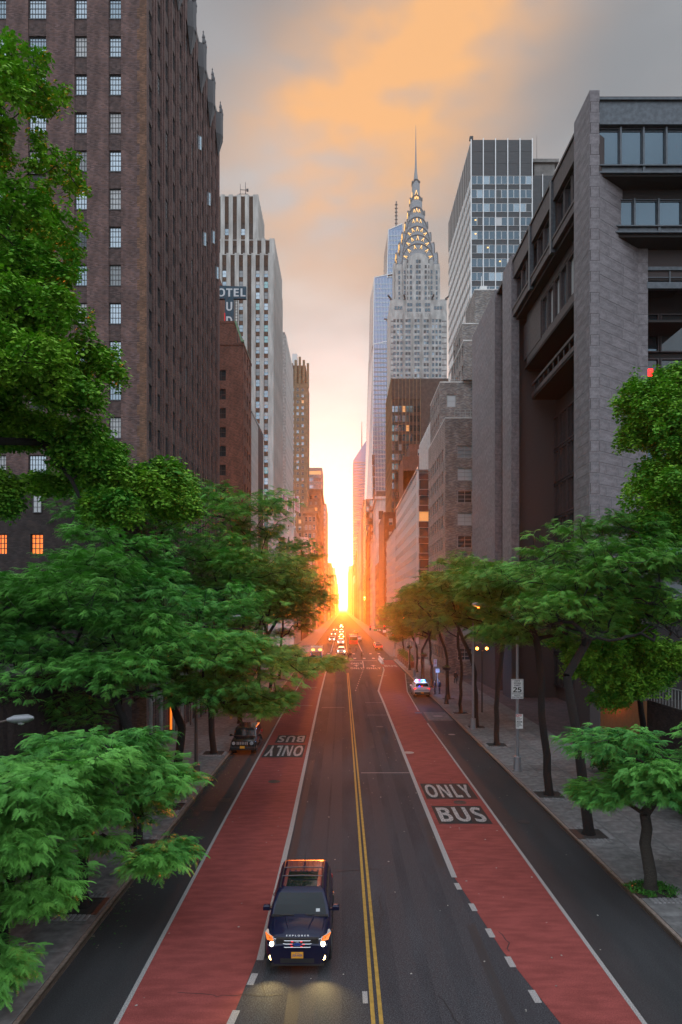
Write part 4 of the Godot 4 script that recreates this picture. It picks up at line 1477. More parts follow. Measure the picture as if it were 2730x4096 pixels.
	fa.box(Vector3(21.5, 40.25, -82.7), Vector3(21.8, 44.4, -75.6))
	put(fa, "sill_beam", M.cor_ten, b)
	for i in 7:
		var z := 60.6 + i * 2.15
		var m := window_mesh(1.95, 4.1, [], [], 0.16, 0.1, 0.35, "cor_ten", "blind" if i % 3 else "glass_pale")
		show_mesh("window", m, b, Transform3D(face_basis(Vector3(0, 0, 1), S), Vector3(21.95, 40.28, -z - 2.0)))
	ra = MB.new()
	ra.box(Vector3(22.4, 37.3, -82.7), Vector3(22.7, 37.6, -60.35))
	ra.box(Vector3(22.4, 35.9, -82.7), Vector3(22.7, 36.4, -60.35))
	for i in 12:
		ra.box(Vector3(22.5, 36.4, -62.0 - i * 1.8), Vector3(22.62, 37.3, -61.85 - i * 1.8))
	put(ra, "balcony_rail", M.cor_ten, b)
	# court glazing
	for j in 8:
		for i in 8:
			var z := 61.0 + i * 3.0
			var m := window_mesh(2.9, 3.95, [0.35, 0.68], [], 0.22, 0.1, 0.25, "cor_ten", "glass_dark")
			show_mesh("window", m, b, Transform3D(face_basis(Vector3(0, 0, 1), S), Vector3(25.7, 29.95 - j * 4.05, -z - 2.9)))
	c = MB.new()
	c.box(Vector3(20.98, 0, -87.3), Vector3(40, 52.2, -84.0))
	c.box(Vector3(25.75, 0, -84.0), Vector3(40, 45.0, -66.0))
	c.box(Vector3(21.4, 0, -91.7), Vector3(40, 52.0, -87.2))
	c.box(Vector3(20.95, 0, -107.7), Vector3(80, 52.2, -91.7))
	c.box(Vector3(21.2, 46.4, -84.0), Vector3(40, 52.2, -60.4))
	c.box(Vector3(22.3, 39.6, -84.0), Vector3(40, 45.1, -60.4))
	c.box(Vector3(30.0, 46.4, -84.0), Vector3(80, 52.2, -57.6))
	c.box(Vector3(30.0, 42.3, -84.0), Vector3(80, 46.1, -59.2))
	c.box(Vector3(26.4, 0, -84.0), Vector3(80, 40.0, -66.0))
	put(c, "core", M.granite_joint, b)
	fa = MB.new()
	for y in [45.0, 49.0, 35.0]:
		fa.box(Vector3(21.2, y, -91.69), Vector3(21.39, y + 2.2, -87.31))
	put(fa, "spandrel", M.cor_ten, b)
	var ex := MB.new()
	ex.box(Vector3(27.2, 31.8, -62.9), Vector3(28.0, 32.5, -62.8))
	put(ex, "lit_sign", M.lamp_red, b)

func glass_band(b: Node3D, o: Vector3, pitch: float, h: float, n: int, sill: float, d: float, ysill: float) -> void:
	for i in n:
		var m := window_mesh(pitch - 0.1, h, [], [0.93], 0.06, 0.05, 0.12, "steel_blue", "glass_blue")
		show_mesh("window", m, b, Transform3D(Basis(), o + Vector3(i * pitch + 0.05, 0, 0)))
		var ml := MB.new()
		ml.box(Vector3(o.x + i * pitch - 0.07, o.y, o.z - 0.05), Vector3(o.x + i * pitch + 0.07, o.y + h, o.z + 0.3))
		put(ml, "mullion", M.steel_blue, b)
		if i % 2 == 0:
			ml = MB.new()
			ml.box(Vector3(o.x + i * pitch - 0.1, ysill, -d + 0.08), Vector3(o.x + i * pitch + 0.1, o.y, -d + 0.2))
			put(ml, "stiffener", M.steel_blue, b)
	var s := MB.new()
	s.box(Vector3(o.x, ysill, -d - 0.3), Vector3(80, ysill + sill, -d + 0.08))
	s.box(Vector3(o.x, ysill, -d), Vector3(80, ysill + 0.12, -d + 0.35))
	s.box(Vector3(o.x, ysill + sill, -d - 0.2), Vector3(80, ysill + sill + 0.1, -d + 0.3))
	put(s, "sill_beam", M.steel_blue, b)

func build_right_side() -> void:
	granite_building()
	stepped_brick()
	# long office building past the avenue, fine vertical mullions
	var b := thing("mullioned_office", "long grey office block with fine vertical mullions and dark red end windows", "building")
	for k in [[16.9, 158.0, 224.0, 42.3, "stone_grey"], [16.7, 224.0, 270.0, 36.6, "white_panel"]]:
		var c := MB.new()
		c.box(Vector3(k[0] + 0.3, 0, -k[2]), Vector3(60, k[3], -k[1] - 0.3))
		put(c, "core", M[k[4]], b)
		var n := int((k[2] - k[1]) / 2.6)
		for i in n:
			var f := MB.new()
			f.box(Vector3(k[0] + 0.06, 3, -k[1] - i * 2.6 - 0.4), Vector3(k[0] + 0.32, k[3] + 0.2, -k[1] - i * 2.6))
			put(f, "mullion", M.mullion, b)
		for j in 11:
			var f := MB.new()
			f.box(Vector3(k[0] + 0.12, 5.4 + j * 3.45, -k[2] + 0.1), Vector3(k[0] + 0.31, 6.9 + j * 3.45, -k[1] - 0.2))
			if 6.9 + j * 3.45 < k[3]:
				put(f, "spandrel", M["stone_grey" if k[1] < 200 else "white_panel"], b)
				f = MB.new()
				f.box(Vector3(k[0] + 0.2, 6.92 + j * 3.45, -k[2] + 0.1), Vector3(k[0] + 0.29, 8.83 + j * 3.45, -k[1] - 0.2))
				put(f, "window_strip", M.glass_dark, b)
	var r := RandomNumberGenerator.new()
	r.seed = 8
	for j in 10:
		var y := 38.0 - j * 3.62
		var s := MB.new()
		s.box(Vector3(17.25, y + 2.3, -158.25), Vector3(25, y + 3.58, -157.9))
		put(s, "spandrel", M.spandrel_red, b)
		for i in 3:
			var m := window_mesh(2.25, 2.25, [], [], 0.08, 0.05, 0.15, "mullion", pick(r, [["glass_dark", 5.0], ["glass_blue", 1.5]]) if not (j == 2 and i == 0) else "glass_lit")
			show_mesh("window", m, b, Transform3D(Basis(), Vector3(17.3 + i * 2.3, y + 0.02, -158.15)))
	var e := MB.new()
	e.box(Vector3(16.85, 3, -158.4), Vector3(17.25, 42.4, -157.85))
	put(e, "corner_post", M.mullion, b)
	e = MB.new()
	e.box(Vector3(16.8, 42.3, -224), Vector3(60, 42.55, -157.8))
	e.box(Vector3(16.6, 36.6, -270), Vector3(60, 36.9, -224))
	put(e, "parapet", M.stone_grey, b)
	# set back upper floors with fins, some coloured pale to stand for glints
	var g := thing("glazed_upper_floors", "set back dark glass upper storeys with pale fins above the mullioned office", "building", Vector3.ZERO)
	var c := MB.new()
	c.box(Vector3(22.4, 42.6, -202), Vector3(60, 57.8, -169.4))
	put(c, "core", M.glass_dark, g)
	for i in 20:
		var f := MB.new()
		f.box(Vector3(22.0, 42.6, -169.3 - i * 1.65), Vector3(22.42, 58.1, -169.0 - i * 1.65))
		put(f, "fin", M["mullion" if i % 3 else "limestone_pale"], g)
	for j in 4:
		var f := MB.new()
		f.box(Vector3(22.2, 44.5 + j * 3.8, -201.9), Vector3(22.41, 45.6 + j * 3.8, -169.4))
		put(f, "spandrel", M.spandrel_dark, g)
	var wn := {"pitch": 2.6, "w": 1.4, "floor": 3.3, "h": 1.9, "cols": [], "rows": [0.5], "frame": "frame_white", "glass": [["sash_blind", 1.0], ["glass_mid", 1.0]], "y_from": 30.0}
	block("red_setback_house", "stepped red brick block rising behind the mullioned office", "building", 23.0, 45.0, 265.0, 285.0, 68.5, "brick_red", {"east": {"xs": [Vector2(5.6, 7.2)], "ys": [Vector2(61.5, 63.6), Vector2(56.5, 58.6)], "cols": [], "rows": [0.5], "frame": "frame_white", "glass": [["sash_blind", 1.0]]}})
	block("red_setback_house_upper", "upper red brick tier with one white framed window below the dark striped tower", "building", 26.0, 45.0, 270.0, 284.0, 74.5, "brick_red", {"east": {"xs": [Vector2(3.1, 5.2)], "ys": [Vector2(70.4, 72.9)], "cols": [], "rows": [0.5], "frame": "frame_white", "glass": [["sash_blind", 1.0]]}})
	block("brown_office", "brown brick block with white windows past the mullioned office", "building", 16.4, 32.0, 276.0, 316.0, 49.0, "brick_red", {"east": {"xs": [Vector2(1.9, 3.4)], "ys": grid(12.0, 47.0, 5.2, 2.6, 1.0), "cols": [], "rows": [0.5], "frame": "frame_white", "glass": [["sash_blind", 1.0]]}})
	tall_office()
	dark_striped_tower()

func stepped_brick() -> void:
	var b := thing("stepped_brick_building", "grey brick building stepping back in tiers with pale copings", "building")
	var r := RandomNumberGenerator.new()
	var big := {"xs": [Vector2(1.95, 4.35)], "ys": grid(2.0, 40.5, 3.62, 2.05, 0.55), "cols": [0.5], "rows": [0.33, 0.66], "fw": 0.12, "mw": 0.07, "fd": 0.12, "frame": "frame_grey", "glass": [["blind", 1.2], ["glass_mid", 1.0], ["glass_dark", 1.6], ["blind_dim", 1.0]]}
	var side := {"pitch": 2.9, "w": 1.5, "floor": 3.62, "h": 2.05, "y_from": 2.0, "y_to": 40.5, "sill": 0.55, "cols": [0.5], "rows": [0.5], "fw": 0.08, "frame": "frame_grey", "glass": [["glass_mid", 1.0], ["blind_dim", 1.0]]}
	block("t", "", "", 16.5, 40.0, 112.0, 134.0, 41.5, "brick_grey", {"into": b, "east": big, "street": side, "cap_mat": "limestone_pale", "cap_h": 0.18, "cap_out": 0.05})
	block("t", "", "", 16.6, 40.0, 118.5, 132.0, 7.7, "brick_grey", {"into": b, "y0": 41.7, "east": {"xs": [Vector2(1.1, 2.7)], "ys": [Vector2(3.5, 5.7)], "cols": [], "rows": [0.5], "fw": 0.16, "frame": "frame_grey", "glass": [["blind", 1.0]]},
		"street": {"pitch": 2.6, "w": 1.2, "floor": 3.7, "h": 2.1, "cols": [], "rows": [0.5], "frame": "frame_grey", "glass": [["glass_mid", 1.0]]}, "cap_mat": "limestone_pale", "cap_h": 0.18, "cap_out": 0.05})
	block("t", "", "", 20.4, 40.0, 117.5, 131.0, 6.5, "brick_grey", {"into": b, "y0": 49.6, "street": {"pitch": 2.8, "w": 1.3, "floor": 3.4, "h": 1.9, "cols": [], "rows": [0.5], "frame": "frame_grey", "glass": [["glass_mid", 1.0]]}, "cap_mat": "limestone_pale", "cap_h": 0.18, "cap_out": 0.05})
	block("t", "", "", 20.9, 40.0, 122.0, 131.5, 4.6, "brick_grey", {"into": b, "y0": 56.2, "street": {"pitch": 2.8, "w": 1.3, "floor": 3.9, "h": 2.1, "cols": [], "rows": [0.5], "frame": "frame_grey", "glass": [["glass_mid", 1.0]]}, "cap_mat": "limestone_pale", "cap_h": 0.18, "cap_out": 0.05})
	block("t", "", "", 24.0, 44.0, 126.5, 136.0, 8.0, "brick_grey", {"into": b, "y0": 60.8, "cap_mat": "limestone_pale", "cap_h": 0.2, "cap_out": 0.05})
	# roof rails
	for k in [[16.9, 42.1, 112.4, 21.5], [16.9, 49.6, 119.0, 22.0], [20.8, 56.3, 118.0, 24.5]]:
		var m := MB.new()
		for y in [0.5, 0.95]:
			m.beam(Vector3(k[0] + 1.2, k[1] + y, -k[2]), Vector3(k[3], k[1] + y, -k[2]), 0.05, 0.05)
		for i in 5:
			var x: float = k[0] + 1.2 + (k[3] - k[0] - 1.2) * i / 4.0
			m.box(Vector3(x - 0.03, k[1] - 0.25, -k[2] - 0.03), Vector3(x + 0.03, k[1] + 0.95, -k[2] + 0.03))
		put(m, "roof_rail", M.frame_grey, b)
	var v := MB.new()
	v.tube([Vector3(25.5, 68.9, -128), Vector3(25.5, 72.0, -128)], [0.08, 0.08], 6)
	v.box(Vector3(25.2, 69.0, -128.3), Vector3(26.4, 70.0, -127.4))
	put(v, "roof_vent", M.frame_white, b)

func tall_office() -> void:
	var b := thing("glass_office_tower", "tall dark glass office tower with silver mullions on the right", "building")
	var D := 165.0
	var x0 := 30.4
	var H := 122.2
	var c := MB.new()
	c.box(Vector3(x0 + 0.15, 0, -200.5), Vector3(45.0, H, -D - 0.15))
	c.box(Vector3(45.1, 0, -200.5), Vector3(62.0, 115.5, -D - 3.0))
	put(c, "core", M.spandrel_dark, b)
	var r := RandomNumberGenerator.new()
	r.seed = 77
	var pitch := 2.9
	for i in 6:
		var m := MB.new()
		m.box(Vector3(x0 + i * pitch - 0.1, 2, -D - 0.1), Vector3(x0 + i * pitch + 0.1, H + 0.2, -D + 0.16))
		put(m, "mullion", M.mullion, b)
	for j in 27:
		var y := H - 10.6 - j * 3.27
		if y < 20.0:
			break
		for i in 5:
			for k in 2:
				var g := pick(r, [["glass_blue", 6.0], ["glass_dark", 1.0], ["glass_mid", 0.7]])
				if j == 3 and i == 2 and k == 0:
					g = "blind"
				show_mesh("window", window_mesh(1.3, 2.0, [], [], 0.05, 0.04, 0.06, "mullion", g), b, Transform3D(Basis(), Vector3(x0 + 0.12 + i * pitch + k * 1.35, y, -D - 0.1)))
		if r.randf() < 0.5:
			var lw := MB.new()
			var i := r.randi() % 4
			lw.box(Vector3(x0 + 0.9 + i * pitch, y + 1.2, -D - 0.055), Vector3(x0 + 1.3 + i * pitch, y + 1.5, -D - 0.05))
			put(lw, "ceiling_light", M.neon_warm, b)
	for j in 3:
		for i in 5:
			var p := MB.new()
			p.box(Vector3(x0 + 0.12 + i * pitch, H - 8.5 + j * 2.83, -D - 0.12), Vector3(x0 + pitch - 0.12 + i * pitch, H - 5.72 + j * 2.83, -D - 0.05))
			put(p, "louver_panel", M.louver, b)
	# street side: close mullions, spandrels and panes that mirror the evening sky
	for i in 14:
		var m := MB.new()
		m.box(Vector3(x0 - 0.02, 2, -D - i * 2.54 - 0.1), Vector3(x0 + 0.15, H + 0.1, -D - i * 2.54 + 0.1))
		put(m, "mullion", M.mullion, b)
	for j in 32:
		var y := H - 10.6 - j * 3.27
		if y < 15.0:
			break
		var p := MB.new()
		p.box(Vector3(x0 + 0.05, y + 2.05, -200.4), Vector3(x0 + 0.14, y + 3.2, -D - 0.05))
		put(p, "spandrel", M.mullion_dark, b)
		p = MB.new()
		p.box(Vector3(x0 + 0.08, y + 0.02, -200.4), Vector3(x0 + 0.13, y + 2.03, -D - 0.05))
		put(p, "window_strip", M.glass_pale, b)
	var lv := MB.new()
	lv.box(Vector3(x0 + 0.03, H - 8.5, -200.4), Vector3(x0 + 0.14, H - 0.1, -D - 0.05))
	put(lv, "louver_panel", M.louver, b)
	# lower right shoulder
	for i in 6:
		var m := MB.new()
		m.box(Vector3(45.2 + i * 2.9, 60, -D - 2.95), Vector3(45.36 + i * 2.9, 115.7, -D - 2.7))
		put(m, "mullion", M.mullion, b)
	for j in 7:
		for i in 5:
			show_mesh("window", window_mesh(2.5, 2.0, [0.5], [], 0.06, 0.05, 0.06, "mullion", "glass_blue"), b, Transform3D(Basis(), Vector3(45.5 + i * 2.9, 95.0 - j * 3.27, -D - 2.95)))
	var ph := MB.new()
	ph.box(Vector3(46.5, 115.5, -176), Vector3(51.5, 119.0, -169))
	ph.box(Vector3(45.8, 119.0, -177), Vector3(52.3, 119.8, -168.3))
	put(ph, "penthouse", M.stone_grey, b)
	ph = MB.new()
	ph.tube([Vector3(47.4, 119.8, -170), Vector3(47.4, 126.5, -170)], [0.06, 0.03], 5)
	put(ph, "roof_aerial", M.frame_dark, b)
	ph = MB.new()
	ph.box(Vector3(x0 - 0.3, H, -D - 0.7), Vector3(x0 + 0.5, H + 0.7, -D + 0.2))
	put(ph, "roof_camera", M.frame_dark, b)

func dark_striped_tower() -> void:
	var b := thing("bronze_striped_tower", "dark bronze office tower with gold ribs and a blank brown side wall", "building")
	var D := 290.0
	var x0 := 20.2
	var c := MB.new()
	c.box(Vector3(x0 + 0.4, 0, -326), Vector3(44.0, 107.0, -D - 0.4))
	put(c, "core", M.brown_dark, b)
	c = MB.new()
	c.box(Vector3(32.4, 0, -D - 0.41), Vector3(44.0, 107.0, -D))
	c.box(Vector3(x0, 98.5, -D - 0.41), Vector3(32.4, 107.0, -D - 0.1))
	put(c, "blank_wall", M.brown_dark, b)
	for i in 9:
		var m := MB.new()
		m.box(Vector3(x0 + i * 1.52 - 0.12, 0, -D - 0.4), Vector3(x0 + i * 1.52 + 0.12, 107.2, -D + 0.25))
		put(m, "rib", M.tan_brick, b)
	var r := RandomNumberGenerator.new()
	r.seed = 17
	for j in 16:
		var y := 93.0 - j * 4.0
		for i in 8:
			var g := pick(r, [["glass_mid", 3.0], ["glass_teal", 2.0], ["glass_dark", 2.0], ["glass_lit", 0.2], ["blind_dim", 1.0]])
			show_mesh("window", window_mesh(1.25, 2.7, [], [0.62], 0.06, 0.06, 0.1, "frame_dark", g if i < 6 else "glass_dark"), b, Transform3D(Basis(), Vector3(x0 + 0.13 + i * 1.52, y, -D - 0.36)))
	for i in 15:
		var m := MB.new()
		m.box(Vector3(x0 - 0.2, 0, -D - 0.5 - i * 2.5), Vector3(x0 + 0.42, 107.2, -D - 0.1 - i * 2.5))
		put(m, "rib", M.tan_brick, b)
	for j in 20:
		var m := MB.new()
		m.box(Vector3(x0 + 0.2, 20 + j * 4.0, -325.9), Vector3(x0 + 0.39, 21.4 + j * 4.0, -D - 0.42))
		put(m, "spandrel", M.brown_panel, b)
	var p := MB.new()
	p.box(Vector3(22.5, 107.0, -300), Vector3(29.0, 109.2, -294))
	p.tube([Vector3(24.0, 107, -293), Vector3(24.0, 111, -293)], [0.1, 0.1], 5)
	put(p, "roof_plant", M.frame_grey, b)

# ---------------------------------------------------------------- the far street
func arch_poly(hw: float, y0: float, y1: float, n := 18) -> Array:
	var p := [Vector2(-hw, y0), Vector2(hw, y0)]
	for i in n + 1:
		var a := PI * i / n
		p.append(Vector2(hw * cos(a), y1 - hw * 1.12 + hw * 1.12 * sin(a)) if y1 - hw * 1.12 > y0 else Vector2(hw * cos(a), y0 + (y1 - y0) * sin(a)))
	return p

func spire_tower() -> void:
	var b := thing("art_deco_skyscraper", "white brick skyscraper with a terraced steel crown of lit triangles and a needle spire", "building")
	var cx := 47.1
	var D := 432.0
	var cz := -D - 16.5
	var r := RandomNumberGenerator.new()
	r.seed = 61
	# lower shaft with its projecting bays
	var H := 195.5
	var list := []
	var mb := MB.new()
	var o := Vector3(cx - 17.6, 0, -D)
	var xs := []
	for g in [[1.9, 3], [9.4, 2], [15.0, 2], [20.7, 2], [25.9, 3]]:
		for k in g[1]:
			xs.append(Vector2(g[0] + k * (2.15 if g[1] == 3 else 1.75), g[0] + k * (2.15 if g[1] == 3 else 1.75) + 1.45))
	var ys := []
	var y := H - 6.6
	while y > 60:
		ys.append(Vector2(y, y + 2.0))
		y -= 3.4
	ys.reverse()
	wall_holes(mb, o, Vector3.RIGHT, Vector3(0, 0, 1), 0, 35.2, 0, H, xs, ys, 0.35)
	put(mb, "wall", M.chrysler_brick, b)
	var rows := ys.duplicate()
	rows.reverse()
	for row in rows.slice(0, 22):
		for c in xs:
			list.append([window_mesh(c.y - c.x, 2.0, [], [0.5], 0.1, 0.08, 0.06, "frame_dark", pick(r, [["glass_blue", 5.0], ["glass_dark", 2.5], ["glass_lit", 0.08], ["glass_mid", 1.0]])), Transform3D(Basis(), o + Vector3(c.x, row.x, -0.35))])
	var core := MB.new()
	core.box(Vector3(cx - 17.6, 0, cz - 16.5), Vector3(cx + 17.6, H, -D - 0.36))
	put(core, "core", M.chrysler_brick, b)
	var band := MB.new()
	for row in ys:
		for e in [[0.3, 1.85], [32.0, 34.9]]:
			band.box(Vector3(o.x + e[0], row.x + 0.25, -D), Vector3(o.x + e[1], row.x + 1.1, -D + 0.06))
	put(band, "dark_band", M.chrysler_dark, b)
	for x in [8.4, 13.7, 19.4, 24.9]:
		for k in 3:
			var p := MB.new()
			p.box(Vector3(o.x + x - 0.15 + k * 0.45 - 0.45, 40, -D), Vector3(o.x + x + 0.05 + k * 0.45 - 0.45, H - 1.0, -D + 0.35))
			put(p, "pilaster", M.chrysler_brick, b)
	# bays up to the eagle level
	for sx in [-1, 1]:
		var p := MB.new()
		p.box(Vector3(cx + sx * 12.3 - 5.2, H, cz - 15.5), Vector3(cx + sx * 12.3 + 5.2, 203.5, -D - 0.8))
		put(p, "corner_block", M.chrysler_brick, b)
		for k in 3:
			list.append([window_mesh(1.35, 2.0, [], [0.5], 0.1, 0.08, 0.06, "frame_dark", "glass_blue"), Transform3D(Basis(), Vector3(cx + sx * 12.3 - 2.6 + k * 1.75, 197.2, -D - 0.74))])
		for z in [-D - 0.8, cz - 15.5]:
			for e in [0, 1]:
				var g := MB.new()
				var at := Vector3(cx + sx * (17.3 if e == 0 else 8.5), 203.4, z)
				g.box(at + Vector3(-0.7, 0, -0.7), at + Vector3(0.7, 0.9, 0.7))
				var out := Vector3(sx * 0.9 if e == 0 else sx * 0.3, 0.35, 1.0 if z > cz else -1.0).normalized()
				g.tube([at + Vector3(0, 0.7, 0), at + Vector3(0, 0.9, 0) + out * 1.5, at + Vector3(0, 1.1, 0) + out * 2.6, at + Vector3(0, 0.8, 0) + out * 3.2], [0.6, 0.55, 0.6, 0.15], 6)
				put(g, "eagle_head", M.steel_dark, b)
	var cb := MB.new()
	cb.box(Vector3(cx - 8.0, H, cz - 15), Vector3(cx + 8.0, 203.0, -D - 0.1))
	put(cb, "centre_block", M.chrysler_brick, b)
	for k in [[-7.1, 2], [-1.75, 2], [3.9, 2]]:
		for j in 3:
			for i in 2:
				list.append([window_mesh(1.45, 2.0, [], [0.5], 0.1, 0.08, 0.06, "frame_dark", "glass_blue"), Transform3D(Basis(), Vector3(cx + k[0] + i * 1.75, H - 1.2 + j * 3.3 - 2.0, -D - 0.04))])
	# upper shaft
	var D2 := D + 2.5
	var cc := MB.new()
	cc.box(Vector3(cx - 9.5, 203, cz - 13.5), Vector3(cx + 9.5, 229, -D2 - 0.3))
	put(cc, "core", M.chrysler_brick, b)
	for sx in [-1, 1]:
		for back in [0, 1]:
			var z0 := -D2 - 1.2 if back == 0 else cz - 13.0
			var p := MB.new()
			var lo: float = cx + (sx * 13.9 if sx < 0 else 9.6)
			var hi: float = cx + (9.6 * sx if sx < 0 else 13.9)
			var zl := minf(z0, z0 - 4.5) if back == 0 else z0
			p.box(Vector3(lo, 202, zl), Vector3(hi, 224.0, zl + 4.5))
			for q in 5:
				var a0 := PI * 0.5 * q / 5
				p.box(Vector3(lo + (0.0 if sx > 0 else 2.2 * (1.0 - cos(a0))), 224.0 + 3.0 * sin(a0), zl), Vector3(hi - (0.0 if sx < 0 else 2.2 * (1.0 - cos(a0))), 224.01 + 3.0 * sin(PI * 0.5 * (q + 1) / 5), zl + 4.5 - 0.05 * q))
			put(p, "corner_tower", M.chrysler_brick, b)
			if back == 0:
				for j in 6:
					list.append([window_mesh(1.1, 2.2, [], [0.5], 0.1, 0.08, 0.06, "frame_dark", "glass_blue"), Transform3D(Basis(), Vector3(cx + sx * 11.7 - 0.55, 204.2 + j * 3.3, zl + 4.52))])
	for sx in [-1, 1]:
		for j in 6:
			list.append([window_mesh(1.1, 2.2, [], [0.5], 0.1, 0.08, 0.06, "frame_dark", "glass_blue"), Transform3D(Basis(), Vector3(cx + sx * 8.4 - 0.55, 204.0 + j * 3.3, -D2 - 0.26))])
	# arched centre of each face
	for t in 4:
		var turn := Transform3D(Basis(Vector3.UP, PI * 0.5 * t), Vector3(cx, 0, cz))
		var ap := MB.new()
		ap.plate(arch_poly(7.4, 202.5, 233.0), turn, 11.0, 14.6)
		put(ap, "arched_bay", M.chrysler_brick, b)
	var zf := cz + 14.62
	for j in 8:
		for x in [-4.6, -0.8, 0.8, 4.6]:
			if j == 7 and absf(x) > 1.0:
				continue
			list.append([window_mesh(1.3, 2.1, [], [0.5], 0.09, 0.08, 0.06, "frame_dark", pick(r, [["glass_blue", 4.0], ["glass_lit", 0.45], ["glass_dark", 2.0]])), Transform3D(Basis(), Vector3(cx + x - 0.65, 203.6 + j * 3.3, zf))])
	for j in 8:
		for x in [-6.6, 6.6]:
			list.append([window_mesh(0.6, 2.0, [], [], 0.09, 0.08, 0.06, "frame_dark", "glass_dark"), Transform3D(Basis(), Vector3(cx + x - 0.3, 203.6 + j * 3.3, zf - 0.3 * 0))])
	place_windows(b, list, 295)
	# terraced crown: crossed arches, each set back behind the one below
	var tiers := [[9.9, 226.0, 239.6, 12.9], [8.9, 233.0, 246.2, 10.9], [7.6, 240.5, 252.8, 8.9], [6.2, 247.5, 259.6, 7.0], [4.5, 255.0, 267.0, 5.2], [3.1, 262.0, 275.5, 3.7], [1.85, 270.5, 286.5, 2.3]]
	for i in tiers.size():
		var w: float = tiers[i][0]
		var yb: float = tiers[i][1]
		var yt: float = tiers[i][2]
		var dz: float = tiers[i][3]
		for t in 4:
			var turn := Transform3D(Basis(Vector3.UP, PI * 0.5 * t), Vector3(cx, 0, cz))
			var p := MB.new()
			var poly := arch_poly(w, yb, yt, 20)
			p.plate(poly, turn, 0.02 * t, dz)
			var cr := put(p, "crown_arch", M.steel_crown, b)
			# raised rim and radiating ribs
			var rim := MB.new()
			for k in range(2, poly.size() - 1):
				var a: Vector2 = poly[k]
				var c: Vector2 = poly[k + 1]
				rim.beam(turn * Vector3(a.x, a.y, dz + 0.05), turn * Vector3(c.x, c.y, dz + 0.05), 0.5, 0.5)
			put(rim, "rim", M.steel_dark, cr)
			var ribs := MB.new()
			var mid := Vector2(0, maxf(yb, yt - w * 1.12))
			for k in range(3, poly.size() - 1):
				var a: Vector2 = poly[k]
				var inner := mid + (a - mid) * 0.62
				ribs.beam(turn * Vector3(inner.x, inner.y, dz + 0.03), turn * Vector3(a.x, a.y, dz + 0.03), 0.14, 0.14)
			put(ribs, "sunburst_ribs", M.steel_dark, cr)
			if t == 1 or t == 2:
				continue
			# triangular windows along the arch, edged with light
			var count: int = [6, 5, 5, 3, 3, 3, 1][i]
			var next_w: float = 7.4 if i == 0 else tiers[i - 1][0]
			for k in count:
				var a: float = PI * 0.5 + (k - (count - 1) * 0.5) * ([0.50, 0.50, 0.50, 0.52, 0.62, 0.55, 0.0][i])
				var rad: float = w * [0.83, 0.80, 0.78, 0.72, 0.62, 0.55, 0.3][i]
				var cpos: Vector2 = mid + Vector2(cos(a), sin(a) * 1.12) * rad
				if i == 6:
					cpos = Vector2(0, yb + 7.5)
				var s: float = [1.5, 1.75, 1.7, 1.6, 1.5, 1.3, 1.9][i] * (1.0 if k * 2 + 1 == count or i < 1 else 0.86)
				var up := Vector2(cos(a), sin(a)) if i < 3 else Vector2(0, 1)
				var rt := Vector2(up.y, -up.x)
				var tipp: Vector2 = cpos + up * s * 0.75
				var l: Vector2 = cpos - up * s * 0.75 - rt * s * 0.42
				var rr2: Vector2 = cpos - up * s * 0.75 + rt * s * 0.42
				var tri := MB.new()
				tri.plate([l, rr2, tipp], turn, dz, dz + 0.06)
				var win := put(tri, "triangle_window", M.glass_dark, cr)
				var lt := MB.new()
				for q in [[l, tipp], [tipp, rr2]]:
					lt.beam(turn * Vector3(q[0].x, q[0].y, dz + 0.2), turn * Vector3(q[1].x, q[1].y, dz + 0.2), 0.26, 0.24)
				put(lt, "neon_light", M.neon_warm, win)
	var sp := MB.new()
	sp.lathe(Vector3(cx, 0, cz), [Vector2(1.7, 276.0), Vector2(1.5, 287.0), Vector2(0.75, 293.5), Vector2(0.62, 296.0), Vector2(0.38, 306.0), Vector2(0.1, 322.0), Vector2(0.0, 323.5)], 8)
	put(sp, "spire", M.steel_crown, b)

